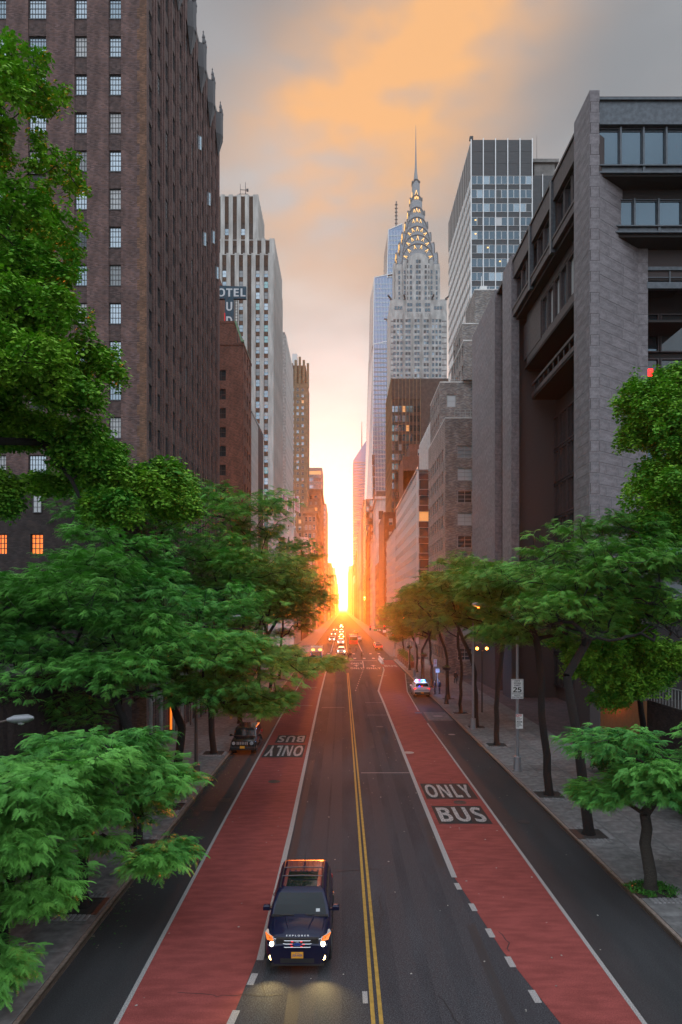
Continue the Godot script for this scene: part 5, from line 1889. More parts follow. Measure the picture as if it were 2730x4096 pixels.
func glass_supertall() -> void:
	var b := thing("blue_glass_skyscraper", "tapering pale blue glass skyscraper with a mast behind the steel crowned tower", "building")
	# footprint corners (near left, far left, right) shrink with height
	var tiers := [[0.0, 277.0, 28.0, 20.7, 60.0, 25.9, 0.0], [277.0, 344.0, 31.0, 31.0, 62.0, 33.0, 1.0], [344.0, 392.0, 45.0, 43.0, 60.0, 46.5, 2.0]]
	var D := 700.0
	for i in 3:
		var t = tiers[i]
		# bottom and top outlines, the left edge leaning inwards
		var lb := [28.3, 30.6, 44.6][i] as float
		var lt := [26.6 + 4.4, 31.6, 45.8][i] as float
		var fb := [19.4, 27.8, 43.0][i] as float
		var ft := [27.6, 29.2, 44.2][i] as float
		var p := MB.new()
		var y0: float = t[0]
		var y1: float = t[1]
		p.hexa([Vector3(lb, y0, -D), Vector3(62, y0, -D), Vector3(60, y1 + (6 if i > 0 else 0), -D), Vector3(lt, y1, -D),
			Vector3(fb, y0, -D - 45), Vector3(62, y0, -D - 45), Vector3(60, y1 + (6 if i > 0 else 0), -D - 45), Vector3(ft, y1, -D - 45)])
		var body := put(p, "glass_body", M.glass_tower, b)
		var n := int((y1 - y0) / 4.6)
		for k in n:
			var y := y0 + k * 4.6 + 0.6
			var f := (y - y0) / (y1 - y0)
			var q := MB.new()
			var xl := lerpf(lb, lt, f) - 0.12
			var xf := lerpf(fb, ft, f) - 0.12
			q.hexa([Vector3(xl, y, -D + 0.25), Vector3(62.1, y, -D + 0.25), Vector3(62.1, y + 1.1, -D + 0.25), Vector3(xl, y + 1.1, -D + 0.25),
				Vector3(xf, y, -D - 45), Vector3(62.1, y, -D - 45), Vector3(62.1, y + 1.1, -D - 45), Vector3(xf, y + 1.1, -D - 45)])
			put(q, "spandrel_band", M["stone_grey" if i == 0 else "glass_mid"], body)
		for k in 12:
			var q := MB.new()
			var x := lb + 0.4 + k * 1.5
			q.beam(Vector3(x, y0, -D + 0.2), Vector3(x + (lt - lb), y1, -D + 0.2), 0.22, 0.2)
			put(q, "mullion", M.mullion, body)
		var q := MB.new()
		q.beam(Vector3(lb, y0, -D + 0.1), Vector3(lt, y1 + 1.0, -D + 0.1), 0.5, 0.5)
		q.beam(Vector3(lt, y1 + 0.5, -D + 0.1), Vector3(60, y1 + 6.5, -D + 0.1), 0.7, 0.7)
		put(q, "edge_frame", M.mullion, body)
	var m := MB.new()
	m.tube([Vector3(54.6, 380, -D - 12), Vector3(54.8, 428, -D - 12)], [1.3, 0.7], 8)
	for k in 9:
		m.lathe(Vector3(54.7, 394 + k * 3.8, -D - 12), [Vector2(0.9, 0.0), Vector2(1.5, 0.1), Vector2(1.5, 0.5), Vector2(0.9, 0.6)], 8)
	put(m, "mast", M.stone_grey, b)

func build_far() -> void:
	spire_tower()
	glass_supertall()
	var fine := func(frame: String, glass: Array, y_from := 5.0) -> Dictionary:
		return {"pitch": 3.4, "w": 1.8, "floor": 3.9, "h": 2.2, "y_from": y_from, "cols": [], "rows": [0.5], "frame": frame, "glass": glass}
	var dull := [["glass_mid", 2.0], ["glass_dark", 2.0], ["blind_dim", 1.0], ["glass_lit", 0.35]]
	# right
	var rt := thing("classical_bank", "cream classical office block with a dark crowned roof past the brown offices", "building")
	block("c", "", "", 18.3, 34.0, 380.0, 420.0, 71.0, "limestone", {"into": rt, "east": {"pitch": 5.2, "w": 2.6, "floor": 6.5, "h": 4.6, "y_from": 20.0, "cols": [0.5], "rows": [0.33, 0.66], "frame": "frame_dark", "glass": [["glass_dark", 3.0], ["glass_lit", 0.6]]}, "street": {"pitch": 4.4, "w": 2.2, "floor": 6.5, "h": 4.6, "cols": [], "frame": "frame_dark", "glass": [["glass_dark", 1.0]]}, "cap_h": 1.4, "cap_out": 0.7})
	var hood := MB.new()
	hood.prism([Vector2(18.6, -384), Vector2(33, -384), Vector2(33, -418), Vector2(18.6, -418)], 72.4, 76.0)
	for k in 4:
		hood.box(Vector3(18.2, 86.0 + k * 5.5 - (4 - k) * 2.2, -420 - k * 4.0), Vector3(19.6, 92.0 + k * 5.5 - (4 - k) * 2.2, -418 - k * 4.0))
	put(hood, "dark_roof", M.brown_dark, rt)
	var gl := thing("gold_glass_hotel", "dark hotel tower of gold and green mirror glass", "building")
	var c := MB.new()
	c.box(Vector3(16.7, 0, -556), Vector3(40, 90.0, -500.2))
	put(c, "core", M.brown_dark, gl)
	var gr := RandomNumberGenerator.new()
	gr.seed = 4
	for j in 18:
		for i in 9:
			var pane := window_mesh(2.3, 4.2, [], [], 0.14, 0.1, 0.14, "frame_dark", pick(gr, [["glass_gold", 2.0], ["glass_teal", 1.5], ["glass_dark", 1.2]]))
			show_mesh("window", pane, gl, Transform3D(Basis(Vector3.UP, gr.randf_range(-0.03, 0.03)), Vector3(16.7 + i * 2.55, 86.0 - j * 4.45 - 1.0, -500.0)))
	for i in 14:
		var f := MB.new()
		f.box(Vector3(16.4, 0, -501 - i * 4.0), Vector3(16.72, 90.2, -500.4 - i * 4.0))
		put(f, "rib", M.glass_gold, gl)
	block("cream_corner_house", "small cream stone block with amber windows below the gold glass hotel", "building", 16.6, 26.0, 388.0, 420.0, 49.5, "limestone", {"east": {"xs": [Vector2(2.2, 4.4), Vector2(5.2, 7.4)], "ys": grid(8.0, 48.0, 5.6, 3.6, 1.0), "cols": [], "rows": [0.5], "frame": "frame_dark", "glass": [["glass_dark", 2.0], ["glass_amber", 1.2]]}, "street": fine.call("frame_dark", dull), "cap_h": 0.8, "cap_out": 0.5})
	block("low_brown_house", "low dark brown block beside the far pavement in front of the cream corner house", "building", 16.5, 25.0, 320.0, 352.0, 32.0, "brown_dark", {"street": fine.call("frame_dark", dull)})
	block("terracotta_office", "terracotta office strip beyond the cream bank on the canyon's right", "building", 16.5, 26.0, 425.0, 498.0, 62.0, "brick_red", {"street": fine.call("frame_dark", dull), "east": fine.call("frame_dark", dull, 30.0)})
	# faceted crystal tower
	var ct := thing("crystal_tower", "distant faceted glass tower with a thin mast at the right edge of the bright sky", "building")
	c = MB.new()
	c.hexa([Vector3(20.4, 0, -1350), Vector3(52, 0, -1350), Vector3(50, 345, -1350), Vector3(20.4, 300, -1350), Vector3(20.4, 0, -1400), Vector3(52, 0, -1400), Vector3(50, 340, -1400), Vector3(22.0, 312, -1400)])
	put(c, "glass_body", M.glass_tower, ct)
	for k in 50:
		var q := MB.new()
		q.box(Vector3(20.1, 20 + k * 5.6, -1400.0), Vector3(52.0, 22 + k * 5.6, -1349.5))
		put(q, "spandrel_band", M.stone_grey, ct)
	c = MB.new()
	c.tube([Vector3(37.5, 310, -1370), Vector3(37.5, 380, -1370)], [1.5, 0.5], 6)
	put(c, "mast", M.frame_dark, ct)
	# left
	var ch := thing("brown_deco_tower", "tall tan brick deco tower with a buttressed crown past the white slab", "building")
	var cw := {"pitch": 3.1, "w": 1.5, "floor": 3.7, "h": 2.0, "y_from": 30.0, "cols": [0.5], "rows": [0.5], "fw": 0.08, "frame": "frame_white", "glass": [["sash_blind", 1.5], ["glass_dark", 2.0], ["glass_mid", 2.0], ["glass_lit", 0.3]]}
	block("c", "", "", -21.7, -32.5, 430.0, 452.0, 150.0, "tan_brick", {"into": ch, "east": cw, "street": fine.call("frame_dark", dull, 40.0), "recess": 0.4})
	for i in 5:
		var f := MB.new()
		f.prism([Vector2(-32.3 + i * 2.5, -430.2), Vector2(-30.9 + i * 2.5, -430.2), Vector2(-30.9 + i * 2.5, -432.5), Vector2(-32.3 + i * 2.5, -432.5)], 148, 163.0 + 2.0 * (2 - absi(i - 2)))
		put(f, "buttress", M.tan_brick, ch)
		f = MB.new()
		f.prism([Vector2(-22.6, -434.0 - i * 4.0), Vector2(-21.8, -434.0 - i * 4.0), Vector2(-21.8, -436 - i * 4.0), Vector2(-22.6, -436 - i * 4.0)], 140 - i * 6, 157.0 - i * 2)
		put(f, "buttress", M.tan_brick, ch)
	var f2 := MB.new()
	f2.box(Vector3(-32, 150, -451), Vector3(-23.0, 162.0, -431.5))
	put(f2, "crown", M.tan_brick, ch)
	f2 = MB.new()
	f2.box(Vector3(-31.8, 162, -445), Vector3(-28.6, 171.0, -436))
	put(f2, "water_tank", M.frame_white, ch)
	var cb := {"pitch": 3.1, "w": 1.5, "floor": 3.9, "h": 2.2, "y_from": 6.0, "cols": [], "rows": [0.5], "frame": "frame_white", "glass": [["glass_dark", 2.0], ["glass_mid", 1.0], ["glass_lit", 0.6], ["sash_blind", 0.7]]}
	block("brown_deco_wing", "lower tan stone wing with lit windows below the deco tower", "building", -17.0, -33.0, 410.0, 429.0, 71.0, "tan_brick", {"east": cb, "street": fine.call("frame_dark", dull)})
	block("red_corner_house", "small red building with white windows beside the limestone wing", "building", -14.0, -22.0, 236.0, 283.0, 30.5, "brick_red", {"east": {"xs": [Vector2(1.5, 4.5)], "ys": grid(6.0, 30.0, 4.0, 2.0, 1.0), "cols": [0.5], "rows": [], "frame": "frame_white", "glass": [["glass_mid", 1.0]]}, "street": fine.call("frame_white", dull)})
	block("pale_corner_house", "pale stone house standing over the small red building", "building", -14.6, -20.5, 290.0, 330.0, 40.5, "limestone_pale", {"street": fine.call("frame_dark", dull)})
	block("stepped_stone_office", "stepped tan stone office with a hipped top in front of the deco tower", "building", -14.2, -20.6, 372.0, 402.0, 62.0, "tan_stone", {"east": {"pitch": 2.1, "w": 1.2, "floor": 4.4, "h": 2.6, "y_from": 4.0, "cols": [], "rows": [0.5], "frame": "frame_white", "glass": dull}, "street": fine.call("frame_dark", dull), "cap_h": 1.0, "cap_out": 0.6})
	block("brown_loft_block", "broad brown stone loft block behind the stepped office", "building", -14.1, -33.0, 460.0, 520.0, 89.0, "tan_stone", {"east": fine.call("frame_dark", dull, 40.0), "street": fine.call("frame_dark", dull), "cap_h": 1.2, "cap_out": 0.6})
	block("grey_glass_slab", "grey slab with glittering window bands above the brown loft block", "building", -17.8, -31.0, 600.0, 640.0, 132.5, "stone_grey", {"east": {"xs": [Vector2(0.6, 12.4)], "ys": grid(60.0, 131.0, 6.0, 3.2, 1.0), "cols": [0.2, 0.4, 0.6, 0.8], "rows": [], "frame": "frame_grey", "glass": [["glass_pale", 1.0], ["glass_mid", 2.0], ["glass_lit", 0.4]]}, "street": fine.call("frame_grey", dull, 60.0)})
	block("teal_glass_block", "teal glass office block at the canyon's left wall near the sun", "building", -14.0, -26.0, 590.0, 660.0, 100.0, "stone_grey", {"east": {"xs": [Vector2(0.5, 11.5)], "ys": grid(30.0, 98.0, 4.2, 2.8, 0.7), "cols": [0.15, 0.3, 0.45, 0.6, 0.75, 0.9], "rows": [], "frame": "mullion", "glass": [["glass_teal", 1.0]]}, "street": fine.call("mullion", [["glass_teal", 1.0]])})
	# the canyon walls run on to the vanishing point
	var r := RandomNumberGenerator.new()
	r.seed = 12
	var mats := ["tan_stone", "stone_grey", "brick_red", "tan_brick", "brown_dark", "limestone"]
	var words := ["tan stone", "grey stone", "red brick", "tan brick", "dark brown", "pale limestone"]
	var d := 662.0
	var i := 0
	while d < 2550.0:
		var l := r.randf_range(60.0, 110.0)
		var k := r.randi() % 6
		block("far_block", "%s block on the left canyon wall, number %s from the teal glass office" % [words[k], ["one", "two", "three", "four", "five", "six", "seven", "eight", "nine", "ten", "eleven", "twelve", "thirteen", "fourteen", "fifteen", "sixteen", "seventeen", "eighteen", "nineteen", "twenty", "twenty one", "twenty two", "twenty three", "twenty four", "twenty five", "twenty six", "twenty seven", "twenty eight"][i]], "building", -14.0 - r.randf() * 0.8, -34.0, d, d + l - 3.0, r.randf_range(38.0, 92.0) * (1.0 if d > 800 else 0.9), mats[k], {"group": "blocks along the far left of the canyon", "recess": 0.5,
			"street": {"pitch": 6.0, "w": 2.4, "floor": 7.8, "h": 3.4, "cols": [], "rows": [], "frame": "frame_dark", "glass": dull, "y_to": 60.0} if d < 900 else {}})
		d += l
		i += 1
	d = 560.0
	i = 0
	while d < 2550.0:
		var l := r.randf_range(60.0, 110.0)
		var k := r.randi() % 6
		block("far_block", "%s block on the right canyon wall, number %s past the gold glass hotel" % [words[k], ["one", "two", "three", "four", "five", "six", "seven", "eight", "nine", "ten", "eleven", "twelve", "thirteen", "fourteen", "fifteen", "sixteen", "seventeen", "eighteen", "nineteen", "twenty", "twenty one", "twenty two", "twenty three", "twenty four", "twenty five", "twenty six", "twenty seven", "twenty eight", "twenty nine", "thirty", "thirty one"][i]], "building", 16.5 + r.randf() * 0.8, 36.0, d, d + l - 3.0, r.randf_range(45.0, 105.0) if d < 1900 else r.randf_range(90.0, 150.0), mats[k], {"group": "blocks along the far right of the canyon", "recess": 0.5,
			"street": {"pitch": 6.0, "w": 2.4, "floor": 7.8, "h": 3.4, "cols": [], "rows": [], "frame": "frame_dark", "glass": dull, "y_to": 60.0} if d < 900 else {}})
		d += l
		i += 1

# ---------------------------------------------------------------- trees
func locust_spray() -> ArrayMesh:  # a twig with six feathery compound leaves
	var r := RandomNumberGenerator.new()
	r.seed = 2
	var mb := MB.new()
	for i in 6:
		var start := Vector3(0, 0, 0.05 * i)
		var a := (0.9 if i % 2 else -0.9) + r.randf_range(-0.35, 0.35)
		if i == 5:
			a = 0.0
		var f := Vector3(sin(a), 0.12, cos(a)).normalized()
		var l := r.randf_range(0.16, 0.26)
		var s := f.cross(Vector3.UP).normalized()
		for k in 7:
			var t := (k + 0.6) / 7.0
			var p := start + f * l * t + Vector3.DOWN * (0.5 * l * t * t)
			var w := 0.046 * (1.0 - 0.5 * absf(t - 0.4))
			var q := f * 0.021
			for e in [-1, 1]:
				var tip: Vector3 = p + s * w * e + f * 0.02 + Vector3.DOWN * 0.012
				if e > 0:
					mb.quad(p - q * 0.4, tip - q * 0.2, tip + q * 0.5, p + q * 0.8)
				else:
					mb.quad(p + q * 0.8, tip + q * 0.5, tip - q * 0.2, p - q * 0.4)
	return mb.mesh(M.locust_leaf)

func plane_spray() -> ArrayMesh:  # a shoot of lobed leaves
	var r := RandomNumberGenerator.new()
	r.seed = 5
	var mb := MB.new()
	for i in 9:
		var dir := Vector3(r.randf_range(-1, 1), r.randf_range(-0.3, 0.8), r.randf_range(-1, 1)).normalized()
		var c := dir * r.randf_range(0.05, 0.24)
		var up := (dir * 0.5 + Vector3(r.randf_range(-0.5, 0.5), 1.0, r.randf_range(-0.5, 0.5))).normalized()
		var s := up.cross(Vector3(dir.z, 0.1, -dir.x)).normalized()
		var f := s.cross(up)
		var z := r.randf_range(0.075, 0.115)
		var rim := []
		for k in 10:
			var a := TAU * k / 10
			var l: float = z * ([1.0, 0.55, 0.95, 0.5, 0.7, 0.35, 0.7, 0.5, 0.95, 0.55][k])
			rim.append(c + (f * cos(a) + s * sin(a)) * l - up * l * 0.25 * absf(cos(a)))
		for k in 10:
			mb.tri(c, rim[k], rim[(k + 1) % 10])
	return mb.mesh(M.plane_leaf)

# base: foot of the trunk; lobes: [centre, radii, tips, share of tips that bear leaves]
func tree(called: String, label: String, group: String, base: Vector3, fork: Vector3, trunk_r: float, lobes: Array, o := {}) -> void:
	var t := thing(called, label, "tree", base, group)
	var plane: bool = o.get("plane", false)
	var r := RandomNumberGenerator.new()
	r.seed = o.get("seed", int(absf(base.x * 37.0) + absf(base.z) * 11.0))
		# nodes of the skeleton: position, parent
	var pos := PackedVector3Array()
	var par := PackedInt32Array()
	var steps := 5
	for i in steps + 1:
		var k := float(i) / steps
		var p := base.lerp(fork, k)
		if i > 0 and i < steps:
			p += Vector3(r.randf_range(-0.1, 0.1), 0, r.randf_range(-0.1, 0.1)) * o.get("wobble", 1.0)
		pos.append(p)
		par.append(i - 1)
	var first := steps - 1
	var tips := []
	for lobe in lobes:
		var c: Vector3 = lobe[0]
		var rad: Vector3 = lobe[1]
		# uneven outline: the tips sit in smaller overlapping boughs
		var boughs := []
		var nb: int = clampi(int(lobe[2] / 12.0), 3, 30)
		for i in nb:
			var d := Vector3(r.randf_range(-1, 1), r.randf_range(-0.8, 1), r.randf_range(-1, 1)).normalized() * (0.15 + 0.68 * sqrt(r.randf()))
			boughs.append([c + d * rad, rad * r.randf_range(0.22, 0.42) * Vector3(1.15, 0.62, 1.15), r.randf()])
		for i in int(lobe[2] * 2.5):
			var bg: Array = boughs[r.randi() % nb]
			var d := Vector3(r.randf_range(-1, 1), r.randf_range(-0.7, 1), r.randf_range(-1, 1))
			if d.length() < 0.05:
				d = Vector3.UP
			d = d.normalized() * pow(r.randf(), 0.38)
			tips.append([bg[0] + d * bg[1], r.randf() < lobe[3] * (0.78 if d.y < -0.25 else 0.96), bg[2]])
	var order := tips.duplicate()
	order.sort_custom(func(a, b): return fork.distance_squared_to(a[0]) < fork.distance_squared_to(b[0]))
	# a few scaffold limbs first, so that the crown hangs on strong curved limbs
	var limbs := []
	for lobe in lobes:
		for i in maxi(1, int(lobe[2] / 38.0)):
			var d := Vector3(r.randf_range(-1, 1), r.randf_range(-0.1, 0.8), r.randf_range(-1, 1)).normalized() * 0.6
			limbs.append(lobe[0] + Vector3(d.x * lobe[1].x, d.y * lobe[1].y, d.z * lobe[1].z))
	var leaf_tip := {}
	for pass_no in 2:
		for e in (limbs if pass_no == 0 else order):
			var target: Vector3 = e if pass_no == 0 else e[0]
			var best := -1
			var bd := 1e9
			for i in range(first, pos.size()):
				var dd := pos[i].distance_squared_to(target)
				if pos[i].y > target.y + 0.6:
					dd *= 1.8
				if dd < bd:
					bd = dd
					best = i
			var from := pos[best]
			var l := from.distance_to(target)
			var n := clampi(int(l / 0.55), 1, 9)
			var prev := best
			var bow := Vector3(r.randf_range(-0.13, 0.13), 0.12 if pass_no == 0 else 0.06, r.randf_range(-0.13, 0.13)) * l
			for k in range(1, n + 1):
				var f := float(k) / n
				var p := from.lerp(target, f) + bow * sin(PI * f)
				if k < n:
					p += Vector3(r.randf_range(-1, 1), r.randf_range(-1, 1), r.randf_range(-1, 1)) * minf(0.09, l * 0.06)
				pos.append(p)
				par.append(prev)
				prev = pos.size() - 1
			if pass_no == 1:
				leaf_tip[prev] = e[2] if e[1] else -1.0
	var cnt := PackedInt32Array()
	cnt.resize(pos.size())
	var heavy := PackedInt32Array()
	heavy.resize(pos.size())
	heavy.fill(-1)
	for i in range(pos.size() - 1, -1, -1):
		if cnt[i] == 0:
			cnt[i] = 1
		if par[i] >= 0:
			cnt[par[i]] += cnt[i]
	for i in pos.size():
		var p := par[i]
		if p >= 0 and (heavy[p] < 0 or cnt[i] > cnt[heavy[p]]):
			heavy[p] = i
	var total := float(cnt[first])
	var rad_of := func(i: int) -> float: return maxf(0.013, trunk_r * 0.9 * pow(cnt[i] / total, 0.47))
	var mb := MB.new()
	# trunk with a flared foot
	var tp := [Vector3(0, -0.05, 0)]
	var tr := [trunk_r * 1.5]
	for i in steps + 1:
		var p := pos[i] - base
		if i == 0:
			p.y += 0.25
		tp.append(p)
		tr.append(lerpf(trunk_r * 1.08, trunk_r * 0.86, float(i) / steps))
	mb.tube(tp, tr, 10)
	for i in range(first, pos.size()):
		if par[i] >= first and heavy[par[i]] == i and i > steps:
			continue
		if i <= steps:
			if i != steps:
				continue
		var chain := []
		var rr := []
		var k := i
		if i > steps:
			chain.append(pos[par[i]] - base)
			rr.append(minf(rad_of.call(i) * 1.15, rad_of.call(par[i])))
		while k >= 0:
			chain.append(pos[k] - base)
			rr.append(rad_of.call(k))
			k = heavy[k]
		if chain.size() > 1:
			mb.tube(chain, rr, 7 if rr[0] > 0.06 else 4, false)
	put(mb, "trunk", M["bark_pale" if o.get("pale", false) else "bark"], t)
	# foliage
	var per: int = int(o.get("per", 26) * (0.62 if plane else 0.56))
	var size: float = o.get("size", 1.0)
	var xf := []
	var cols := []
	var hue: float = o.get("hue", 0.0)
	for i in leaf_tip:
		if leaf_tip[i] < 0.0:
			continue
		var c := pos[i]
		var tone: float = clampf(0.65 * leaf_tip[i] + 0.5 * pow(r.randf(), 1.3), 0.0, 1.0)
		var out := c - fork
		out.y = 0
		out = out.normalized()
		for k in per:
			var d := Vector3(r.randf_range(-1, 1), r.randf_range(-1, 1), r.randf_range(-1, 1))
			if d.length() > 1.0:
				d = d.normalized() * r.randf()
			var p: Vector3
			if plane:
				p = c + d * 0.5 * size
			else:
				p = c + Vector3(d.x * 0.58, d.y * 0.30 - 0.08 * (d.x * d.x + d.z * d.z), d.z * 0.58) * size
			var face := Vector3(d.x, 0, d.z) + out * 0.35
			if face.length() < 0.02:
				face = Vector3.FORWARD
			var b := Basis(Vector3.UP, atan2(face.x, face.z) + r.randf_range(-0.5, 0.5)) * Basis(Vector3.RIGHT, r.randf_range(-0.3, 0.6)) * Basis(Vector3.FORWARD, r.randf_range(-0.5, 0.5))
			if plane:
				b = Basis(Vector3.UP, r.randf() * TAU) * Basis(Vector3.RIGHT, r.randf_range(-0.7, 0.7))
			xf.append(Transform3D(b.scaled(Vector3.ONE * r.randf_range(0.75, 1.25) * size), p - base))
			var g := clampf(tone * 0.6 + r.randf() * 0.5, 0.0, 1.0)
			var col := Color(0.030, 0.150, 0.040).lerp(Color(0.19, 0.52, 0.095), g)
			if plane:
				col = Color(0.035, 0.18, 0.022).lerp(Color(0.26, 0.50, 0.045), pow(g, 1.6))
			col = col.lerp(Color(0.16, 0.22, 0.02), clampf(hue + 0.14 * leaf_tip[i] + (0.2 if r.randf() < 0.08 else 0.0), 0.0, 1.0))
			cols.append(col)
	var mm := MultiMesh.new()
	mm.transform_format = MultiMesh.TRANSFORM_3D
	mm.use_colors = true
	var key := "plane_spray" if plane else "locust_spray"
	if not mesh_cache.has(key):
		mesh_cache[key] = plane_spray() if plane else locust_spray()
	mm.mesh = mesh_cache[key]
	mm.instance_count = xf.size()
	for i in xf.size():
		mm.set_instance_transform(i, xf[i])
		mm.set_instance_color(i, cols[i])
	var crown := MultiMeshInstance3D.new()
	crown.name = "crown"
	crown.multimesh = mm
	t.add_child(crown, true)
	crown.set_meta("kind", "stuff")

